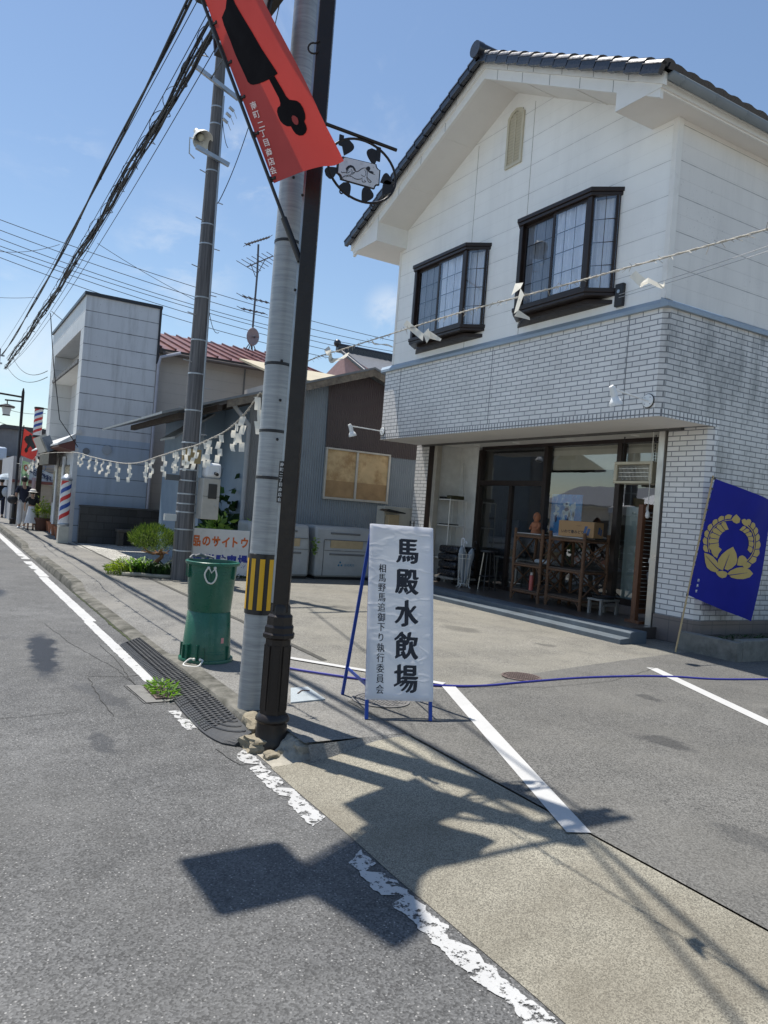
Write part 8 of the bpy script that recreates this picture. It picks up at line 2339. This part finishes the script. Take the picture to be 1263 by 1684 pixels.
# clinic with signboard and shutter, white wall, grey corrugated building
t = thing('dental_clinic', 'low building with a white blue signboard over a beige shutter', 'building', (3.4, 34, .12))
S4 = [Vector(p) for p in [(3.246,34,2.421),(4.354,34,2.026),(4.389,34,1.549),(3.243,34,1.826)]]
q = MB(); q.bx(S4[0].x - .6, S4[1].x + 3, 34.1, 40, .1, S4[0].z + .3); q.build('wall', mat('grey_clinic_wall', (.40, .40, .41), .7), t)
q = MB(); q.prism([S4[0], S4[1], S4[2], S4[3]], (0, .08, 0)); SGB = q.build('signboard', mat('pale_blue_sign', (.46, .55, .64), .5), t, smooth=False)
q = MB(); fn = plane_fn((S4[0].lerp(S4[2], .40) + Vector((-.05, -.02, .12))), S4[1] - S4[0], (0, 0, 1)); put_text(q, '中田歯科クリニック', lambda x, y: fn(x + .62, y - .16), .26, .03); q.build('lettering', mat('navy_sign_text', (.02, .04, .12), .6), SGB, smooth=False)
q = MB(); fnr = fn; q.tube([fn(-.05 + .26 * math.cos(2 * math.pi * i / 24), .24 + .26 * math.sin(2 * math.pi * i / 24)) for i in range(25)], .012, 5); q.build('ring_mark', mat('sign_ring_blue', (.10, .22, .38), .6), SGB)
q = MB(); zt = S4[3].z - .05; q.bx(S4[3].x - .5, S4[2].x + .5, 34.03, 34.1, .15, zt - .12)
for i in range(22): q.bx(S4[3].x - .5, S4[2].x + .5, 34.015, 34.03, .2 + i * .1, .26 + i * .1)
q.build('shutter', mat('beige_shutter', (.40, .37, .32), .6), t)
q = MB(); q.bx(S4[3].x - .6, S4[2].x + .6, 33.9, 34.1, zt - .12, zt); q.build('shutter_box', mat('maroon_strip', (.16, .06, .055), .6), t)
t = thing('hiragana_sign', 'white upright sign with one large dark blue character above the clinic', 'sign', (3.2, 33, 2.5))
R4 = [Vector(p) for p in [(3.187,31.6,3.236),(3.524,31.6,3.274),(3.523,31.6,2.693),(3.18,31.6,2.726)]]
q = MB(); q.prism(R4, (0, .1, 0)); SB_ = q.build('board', mat('white_lit_board', (.66, .67, .70), .5), t, smooth=False)
q = MB(); put_text(q, 'り', plane_fn((R4[0] + R4[2]) / 2 - Vector((0, .012, 0)), (1, 0, 0), (0, 0, 1)), .46, .03, .8); q.build('lettering', mat('navy_sign_text', (.02, .04, .12), .6), SB_, smooth=False)
q = MB(); q.bx(R4[0].x + .1, R4[1].x - .05, 31.66, 31.72, .12, R4[2].z); q.build('post', M_iron, t)
t = thing('corrugated_warehouse', 'distant grey corrugated warehouse with a low dark roof', 'building', (1, 52, .1))
W4 = [Vector(p) for p in [(1.249,50,3.476),(3.165,50,4.799),(4.592,50,4.902),(5.682,50,4.667),(5.758,50,3.606)]]
ztop = W4[1].z
q = MB(); q.poly([(W4[0].x, 50, .1), (W4[4].x + 1.5, 50, .1), (W4[4].x + 1.5, 50, ztop - .1), (W4[1].x, 50, ztop), (W4[0].x, 50, W4[0].z)]); q.bx(W4[0].x + .01, W4[4].x + 1.5, 50.01, 58, .1, W4[0].z); q.build('wall', corrugated_mat('grey_blue_corrugated', (.17, .18, .20), .25, .2), t, smooth=False)
q = MB(); q.prism([(W4[0].x - .3, 49.7, W4[0].z), (W4[1].x, 49.7, ztop), (W4[4].x + 1.7, 49.7, ztop - .05), (W4[4].x + 1.7, 49.7, ztop + .15), (W4[1].x, 49.7, ztop + .22), (W4[0].x - .3, 49.7, W4[0].z + .2)], (0, 8, 0)); q.build('roof', mat('dark_metal_roof', (.05, .05, .055), .6), t, smooth=False)
q = MB(); wz = 3.151; q.bx(W4[0].x - 2, 4.571, 48.6, 49.6, wz - 1.6, wz); q.build('lean_to', mat('brown_lean_to', (.10, .075, .055), .8), t)
t = thing('pale_wall', 'plain pale wall at the far bend of the street', 'wall', (1.5, 46, .1))
G4 = [Vector(p) for p in [(1.243,46,1.949),(4.229,46,1.992)]]
q = MB(); q.bx(G4[0].x, G4[1].x, 46, 46.3, .1, G4[1].z); q.build('panel', mat('pale_grey_render', (.47, .46, .45), .8), t)
t = thing('water_tank', 'pale blue box shaped tank beside the grey warehouse', 'tank', (0, 48, 3))
K = [Vector(p) for p in [(2.776,47.5,3.592),(3.325,47.5,3.585),(3.344,47.5,2.869),(2.829,47.5,2.817)]]
q = MB(); q.bx(K[0].x, K[1].x, 47.5, 48.4, K[2].z, K[0].z); q.build('tank', mat('pale_blue_tank', (.36, .44, .55), .5), t, bev=.12)
# parked white car far away
t = thing('parked_car', 'white car parked far down the street behind the walkers', 'car', (2.0, 42, .1))
cx = 3.179
q = MB(); prof = [(0, .35), (0, .85), (.55, .95), (1.05, 1.42), (2.6, 1.45), (3.3, 1.0), (3.9, .92), (3.95, .4)]
q.prism([(cx - .8, 42 + a, .1 + b_) for a, b_ in prof], (1.6, 0, 0)); q.build('body', mat('white_car_paint', (.66, .66, .68), .25, 0, .02, 3, coat=.6), t, bev=.06)
q = MB(); q.obox((cx, 42 + .76, .1 + 1.19), (.66, .012, .25), (1, 0, 0), (0, .50, .47), (0, -.47, .50)); q.build('rear_window', M_blk, t)
for x in (-.7, .7):
    for y in (.75, 3.1): MB().tube([(cx + x - .1, 42 + y, .41), (cx + x + .1, 42 + y, .41)], .31, 16).build('wheel', M_rubber, t)
    MB().bx(cx + x * .85 - .12, cx + x * .85 + .12, 41.985, 42.01, .8, .95).build('tail_light', M_red, t)

# ================================================================ across the street (seen mirrored in the shop glass)
t = thing('event_tent', 'white event tent with sloping canopy across the street', 'tent', (-9, 21, 0))
q = MB(); q.add([(-11.5, 17, 2.6), (-6.6, 17, 2.6), (-6.6, 24, 2.6), (-11.5, 24, 2.6), (-9, 18.8, 3.7), (-9, 22.2, 3.7)], ((0, 1, 4), (1, 2, 5, 4), (2, 3, 5), (3, 0, 4, 5)))
q.quad((-6.6, 17, 2.35), (-6.6, 24, 2.35), (-6.6, 24, 2.6), (-6.6, 17, 2.6)); q.quad((-6.6, 17, 2.35), (-11.5, 17, 2.35), (-11.5, 17, 2.6), (-6.6, 17, 2.6))
q.build('canopy', mat('white_tent_vinyl', (.78, .78, .79), .5), t, smooth=False)
for x in (-11.4, -6.65):
    for y in (17.05, 20.5, 23.95): MB().tube([(x, y, 0), (x, y, 2.4)], .035, 8).build('leg', M_galv, t)
def plain_house(x0, x1, y0, y1, h, rise, m, label, axis=1):
    t = thing('house', label, 'house', ((x0 + x1) / 2, (y0 + y1) / 2, 0))
    MB().bx(x0, x1, y0, y1, 0, h).build('wall', m, t, smooth=False)
    q = MB(); xm = (x0 + x1) / 2
    q.prism([(x0 - .5, y0 - .5, h), (xm, y0 - .5, h + rise), (x1 + .5, y0 - .5, h), (x1 + .5, y0 - .5, h + .15), (xm, y0 - .5, h + rise + .18), (x0 - .5, y0 - .5, h + .15)], (0, y1 - y0 + 1, 0)); q.build('roof', M_greytile, t, smooth=False)
    for i in range(3):
        y = y0 + (y1 - y0) * (i + .5) / 3
        f = MB().bx(x1, x1 + .06, y - .8, y + .8, 1.0, 2.2).build('window', M_bronze, t)
plain_house(-30, -22, 14, 24, 3.0, 1.6, mat('pale_render', (.55, .54, .52), .8), 'pale single storey house across the street behind the white tent')
plain_house(-31, -23, 34, 46, 3.2, 1.6, mat('tan_render', (.45, .41, .35), .8), 'tan single storey house across the street, farther along')

# ================================================================ plants
# cloud pruned tree in front of the dark pole
def pruned(c, rad, label):
    t = thing('pruned_tree', label, 'tree', (c[0], c[1], .12))
    rr = random.Random(11)
    q = MB(); x, y = c[0] + .05, c[1]
    P = spline([(x + .06, y, .12), (x + .10, y - .02, .24), (x + .02, y, .36), (x + .12, y, .48), (x + .08, y, .60)], 5)
    q.tube(P, [.052 - .022 * i / (len(P) - 1) for i in range(len(P))], 9); q.build('trunk', M_trunk, t)
    q = MB()
    for a in range(9):
        an = a * .7; e = (x + math.cos(an) * rad[0] * .65, y + math.sin(an) * rad[1] * .65, .60 + .06 * math.sin(a * 3))
        q.tube(spline([P[-3 - a % 3], (x + math.cos(an) * .15, y + math.sin(an) * .15, .53 + .02 * (a % 3)), e], 4), [.018 - .0012 * i for i in range(9)], 6)
    q.build('branch', M_trunk, t)
    q = MB()
    for p, v in hull_points((c[0], c[1], c[2]), rad, 5200, rr, shell=.55):
        if v.z < -.55 and rr.random() < .6: continue
        lump = mnoise.noise(Vector((p.x * 7, p.y * 7, p.z * 7)))
        p = p + v * (.085 * lump)
        d = (v * .7 + Vector((rr.uniform(-.4, .4), rr.uniform(-.4, .4), rr.uniform(.4, 1.5))))
        leaf(q, p, d, rr.uniform(.03, .10), rr.uniform(.005, .013), r=rr)
    q.build('crown', M_leafA, t)
pruned((3.46, 13.95, .80), (.385, .40, .225), 'small pruned juniper with a rounded crown in front of the dark pole')
weed((3.0, 14.15, .12), (.28, .20), 1100, .07, 'low yellow green shrub at the tip of the planting bed', M_leafB, 'shrub', h=.30, seed=31, name='low_shrub', wd=.22)
def blades(c, n, l, label, m, seed, spread=.15, w_=.016, cat='grass plant', name='blade_plant'):
    rr = random.Random(seed); q = MB()
    for i in range(n):
        a = rr.uniform(0, 6.28); b = Vector((c[0] + rr.uniform(-spread, spread), c[1] + rr.uniform(-spread, spread), c[2]))
        o_ = Vector((math.cos(a), math.sin(a), 0)); ll = l * rr.uniform(.6, 1.1)
        P = [b, b + o_ * ll * .18 + Vector((0, 0, ll * .5)), b + o_ * ll * .5 + Vector((0, 0, ll * .72)), b + o_ * ll * .85 + Vector((0, 0, ll * .6))]
        s = Vector((-o_.y, o_.x, 0)); k_ = len(q.v)
        for p, f in zip(P, (1, 1, .7, .05)): q.v += [tuple(p - s * w_ * f), tuple(p + s * w_ * f)]
        for j in range(3): q.f.append((k_ + j * 2, k_ + j * 2 + 1, k_ + j * 2 + 3, k_ + j * 2 + 2))
    return tag(q.build(name, m), label, cat)
blades((3.22, 14.05, .12), 60, .42, 'spiky green blades behind the low yellow green shrub', M_leafD, 5)
blades((3.40, 13.95, .12), 50, .36, 'dark arching leaves under the pruned juniper', M_leafC, 6, .2, .03)
blades((3.62, 13.85, .12), 40, .40, 'dark broad leaves beside the foot of the dark pole', M_leafC, 8, .12, .035)
o = MB().tube(spline([(2.95, 13.92, .15), (3.2, 13.80, .16), (3.45, 13.72, .15), (3.75, 13.62, .15)], 4), .035, 8).build('bed_edging', M_conc); tag(o, 'pale stone edging along the small planting bed', 'edging')
# shrubs behind the meter cabinet
hyd = (5.143,15.4,1.341)
weed((hyd[0] + .10, 15.4, .2), (.35, .3), 260, .26, 'dark broad leaved shrub behind the meter cabinet', M_leafC, 'shrub', h=1.75, seed=41, name='dark_shrub', wd=.7)
hy2 = (4.741,14.4,1.14)
weed((hy2[0], 14.4, .2), (.42, .3), 330, .17, 'bright leaved hydrangea above the white sign board', M_leafE, 'shrub', h=1.22, seed=42, name='hydrangea', wd=.6)
weed((hy2[0] + .75, 14.5, .2), (.25, .2), 90, .14, 'thin green plant by the corner of the shed', M_leafD, 'shrub', h=1.05, seed=43, name='thin_shrub', wd=.35)
weed((5.0, 13.9, .12), (.3, .15), 120, .05, 'small weeds at the foot of the white sign board', M_leafC, h=.08, seed=44)

# ================================================================ people far down the pavement
def skin_body(name, joints, bones, m, parent, sub=2):
    """continuous body grown over a skeleton: joints {name: (xyz, radius)}"""
    keys = list(joints)
    me = bpy.data.meshes.new(name)
    root = parent
    while root.parent is not None: root = root.parent
    inv = root.matrix_basis.inverted()
    me.from_pydata([tuple(inv @ Vector(joints[k_][0])) for k_ in keys], [(keys.index(a), keys.index(b)) for a, b in bones], [])
    o = bpy.data.objects.new(name, me); COL.objects.link(o)
    sk = o.modifiers.new('skin', 'SKIN')
    for i, k_ in enumerate(keys):
        r_ = joints[k_][1]
        rr = r_ if isinstance(r_, tuple) else (r_, r_)
        me.skin_vertices[0].data[i].radius = rr
        me.skin_vertices[0].data[i].use_root = (i == 0)
    sk.use_smooth_shade = True
    s = o.modifiers.new('sub', 'SUBSURF'); s.levels = sub; s.render_levels = sub
    dg = bpy.context.evaluated_depsgraph_get(); dg.update()
    m2 = bpy.data.meshes.new_from_object(o.evaluated_get(dg))
    bpy.data.objects.remove(o); bpy.data.meshes.remove(me)
    m2.materials.clear(); m2.materials.append(m)
    q = bpy.data.objects.new(name, m2); COL.objects.link(q); q.parent = parent
    return q
def person(base, rz, hgt, label, shirt, legs, skirt=False, hat=None, bag=None, arm_l=(.08, .0), stride=.16, lean=0.0, sleeves=True):
    t = thing('person', label, 'person', base)
    k_ = hgt / 1.70
    ca, sa = math.cos(rz), math.sin(rz)
    def W(x, y, z): return Vector((base[0] + (x * ca - y * sa) * k_, base[1] + (x * sa + y * ca) * k_, base[2] + z * k_))
    # y forward
    J = {'pel': (W(0, 0, .92), .125), 'waist': (W(0, lean * .3, 1.06), .115), 'chest': (W(0, lean * .6, 1.26), .135), 'neck': (W(0, lean, 1.43), .058), 'head0': (W(0, lean + .015, 1.53), .078), 'head1': (W(0, lean + .02, 1.62), .088)}
    B = [('pel', 'waist'), ('waist', 'chest'), ('chest', 'neck'), ('neck', 'head0'), ('head0', 'head1')]
    for s, nm in ((-1, 'l'), (1, 'r')):
        st = stride * s
        J['hip' + nm] = (W(.095 * s, 0, .86), .09); J['kne' + nm] = (W(.10 * s, st * .55 + .03, .48), .058); J['ank' + nm] = (W(.10 * s, st, .09), .042); J['toe' + nm] = (W(.11 * s, st + .15, .045), .038)
        J['sho' + nm] = (W(.175 * s, lean * .9, 1.36), .062)
        a = arm_l if s < 0 else (.10, -.02)
        J['elb' + nm] = (W((.20 + a[0]) * s, a[1] + lean * .6, 1.10), .043); J['wri' + nm] = (W((.19 + a[0]) * s, a[1] + .08 + lean * .6, .88), .031); J['han' + nm] = (W((.18 + a[0]) * s, a[1] + .11 + lean * .6, .80), .034)
        B += [('pel', 'hip' + nm), ('hip' + nm, 'kne' + nm), ('kne' + nm, 'ank' + nm), ('ank' + nm, 'toe' + nm), ('chest', 'sho' + nm), ('sho' + nm, 'elb' + nm), ('elb' + nm, 'wri' + nm), ('wri' + nm, 'han' + nm)]
    J = {a: (p, r_ * k_ * .92) for a, (p, r_) in J.items()}
    skin_body('body', J, B, M_skin, t)
    g = lambda ks, f: {a: (J[a][0], J[a][1] * f) for a in ks}
    sj = g(('chest', 'pel', 'waist', 'shol', 'shor'), 1.22)
    sj['waist'] = (J['waist'][0], J['waist'][1] * 1.38); sj['pel'] = (J['pel'][0], J['pel'][1] * 1.42); sj['hem'] = (W(0, 0, .80 if not skirt else .93), .155 * k_)
    sb = [('hem', 'pel'), ('pel', 'waist'), ('waist', 'chest'), ('chest', 'shol'), ('chest', 'shor')]
    for nm in 'lr':
        e = J['sho' + nm][0].lerp(J['elb' + nm][0], .85); sj['slv' + nm] = (e, J['elb' + nm][1] * 1.6); sb.append(('sho' + nm, 'slv' + nm))
    n0 = J['chest'][0].lerp(J['neck'][0], .75); sj['col'] = (n0, J['neck'][1] * 1.3); sb.append(('chest', 'col'))
    skin_body('shirt', sj, sb, shirt, t)
    if skirt:
        q = MB(); c = J['pel'][0]
        prof = [(.135, 1.02), (.15, .92), (.20, .62), (.25, .32), (.255, .30)]
        k0 = len(q.v); n = 26
        for r_, z in prof:
            for j in range(n):
                a = 2 * math.pi * j / n; f = 1 + .08 * math.sin(a * 6) * (1.02 - z)
                q.v.append((c.x + r_ * k_ * f * math.cos(a), c.y + r_ * k_ * f * math.sin(a), base[2] + z * k_))
        for i in range(len(prof) - 1):
            for j in range(n):
                a, b_ = i * n + j, i * n + (j + 1) % n; q.f.append((a, b_, b_ + n, a + n))
        q.build('skirt', legs, t)
    else:
        pj = g(('pel', 'hipl', 'hipr'), 1.14); pb_ = [('pel', 'hipl'), ('pel', 'hipr')]
        for nm in 'lr':
            pj['kne' + nm] = (J['kne' + nm][0], J['kne' + nm][1] * 1.5); pj['ank' + nm] = (J['ank' + nm][0] + Vector((0, 0, .02)), J['ank' + nm][1] * 1.75); pb_ += [('hip' + nm, 'kne' + nm), ('kne' + nm, 'ank' + nm)]
        skin_body('trousers', pj, pb_, legs, t)
    for nm in 'lr':
        a, b_ = J['ank' + nm][0], J['toe' + nm][0]
        q = MB(); q.ball(tuple(a.lerp(b_, .55) - Vector((0, 0, .035 * k_))), .085 * k_, 10, 7, (.62, 1.5, .52)); q.build('shoe', M_blk if legs is not M_pale else M_wtext, t)
    h = J['head1'][0]; q = MB(); q.ball((h.x, h.y - .012 * sa, h.z + .015 * k_), .108 * k_, 14, 10, (1, 1.08, 1.05))
    if hat is None: q.build('hair', M_hair, t)
    else:
        q.build('hair', M_hair, t)
        q = MB(); q.lathe(h.x, h.y, [(.13 * k_, h.z + .03 * k_), (.122 * k_, h.z + .10 * k_), (.07 * k_, h.z + .15 * k_), (.001, h.z + .155 * k_)], 18); q.lathe(h.x, h.y, [(.19 * k_, h.z + .015 * k_), (.125 * k_, h.z + .035 * k_)], 18, cap=False); q.build('hat', hat, t)
    return t, J
m1 = (2.65,28.533,0.12); m2 = (2.828,27.644,0.12)
pt, J = person((m1[0] - .05, m1[1] - .2, .12), 0.12, 1.72, 'person walking away in a dark patterned shirt and pale trousers', cloth_mat('dark_patterned_shirt', (.022, .024, .040), 0), M_pale, arm_l=(.05, -.05), stride=.13, lean=.06)
q = MB(); c = J['hanl'][0] + Vector((-.10, -.08, .14)); q.ball(tuple(c), .2, 12, 9, (.8, .55, .75)); q.tube([c + Vector((0, 0, .1)), J['shol'][0] + Vector((.02, -.06, .05))], .015, 6)
tag(q.build('shoulder_bag', mat('black_bag', (.02, .02, .024), .6)), 'black bag hanging at the hip of the person in the dark shirt', 'bag')
q = MB(); c = J['hanr'][0]; q.ball((c.x + .02, c.y, c.z - .20), .16, 10, 8, (.7, .35, 1)); tag(q.build('green_bag', mat('teal_bag', (.06, .36, .28), .5)), 'teal bag carried between the two walkers', 'bag')
person((m2[0] - .05, m2[1] - .2, .12), -.1, 1.30, 'person in black top, long white skirt and pale hat walking away', M_blackcloth, M_whitecloth, True, mat('pale_hat', (.60, .58, .55), .8), stride=.08)
u0 = (2.555,36.193,0.12)
pu, J = person((u0[0] - .12, u0[1], .12), -.05, 1.64, 'person in dark clothes carrying a pale umbrella at the left edge', M_blackcloth, cloth_mat('dark_jeans', (.03, .035, .06), 0), arm_l=(.04, .1))
t = thing('parasol', 'pale blue white umbrella held up by the person at the left edge', 'umbrella', tuple(J['hanr'][0]))
c = J['hanr'][0]
q = MB(); cz = 1.62; q.lathe(c.x, c.y + .05, [(.50, cz + .12), (.46, cz + .22), (.33, cz + .33), (.16, cz + .39), (.001, cz + .41)], 8, cap=False); q.build('canopy', cloth_mat('pale_umbrella_cloth', (.60, .68, .74), .35), t, smooth=False)
q = MB(); q.tube([(c.x, c.y + .05, c.z - .05), (c.x, c.y + .05, cz + .45)], .012, 6); q.build('shaft', M_galv, t)
q = MB(); c2 = J['chest'][0] + Vector((.16, -.16, -.12)); q.ball(tuple(c2), .19, 10, 8, (.8, .6, 1.1)); tag(q.build('backpack', mat('pale_tote', (.50, .52, .55), .7)), 'pale bag on the back of the person with the umbrella', 'bag')
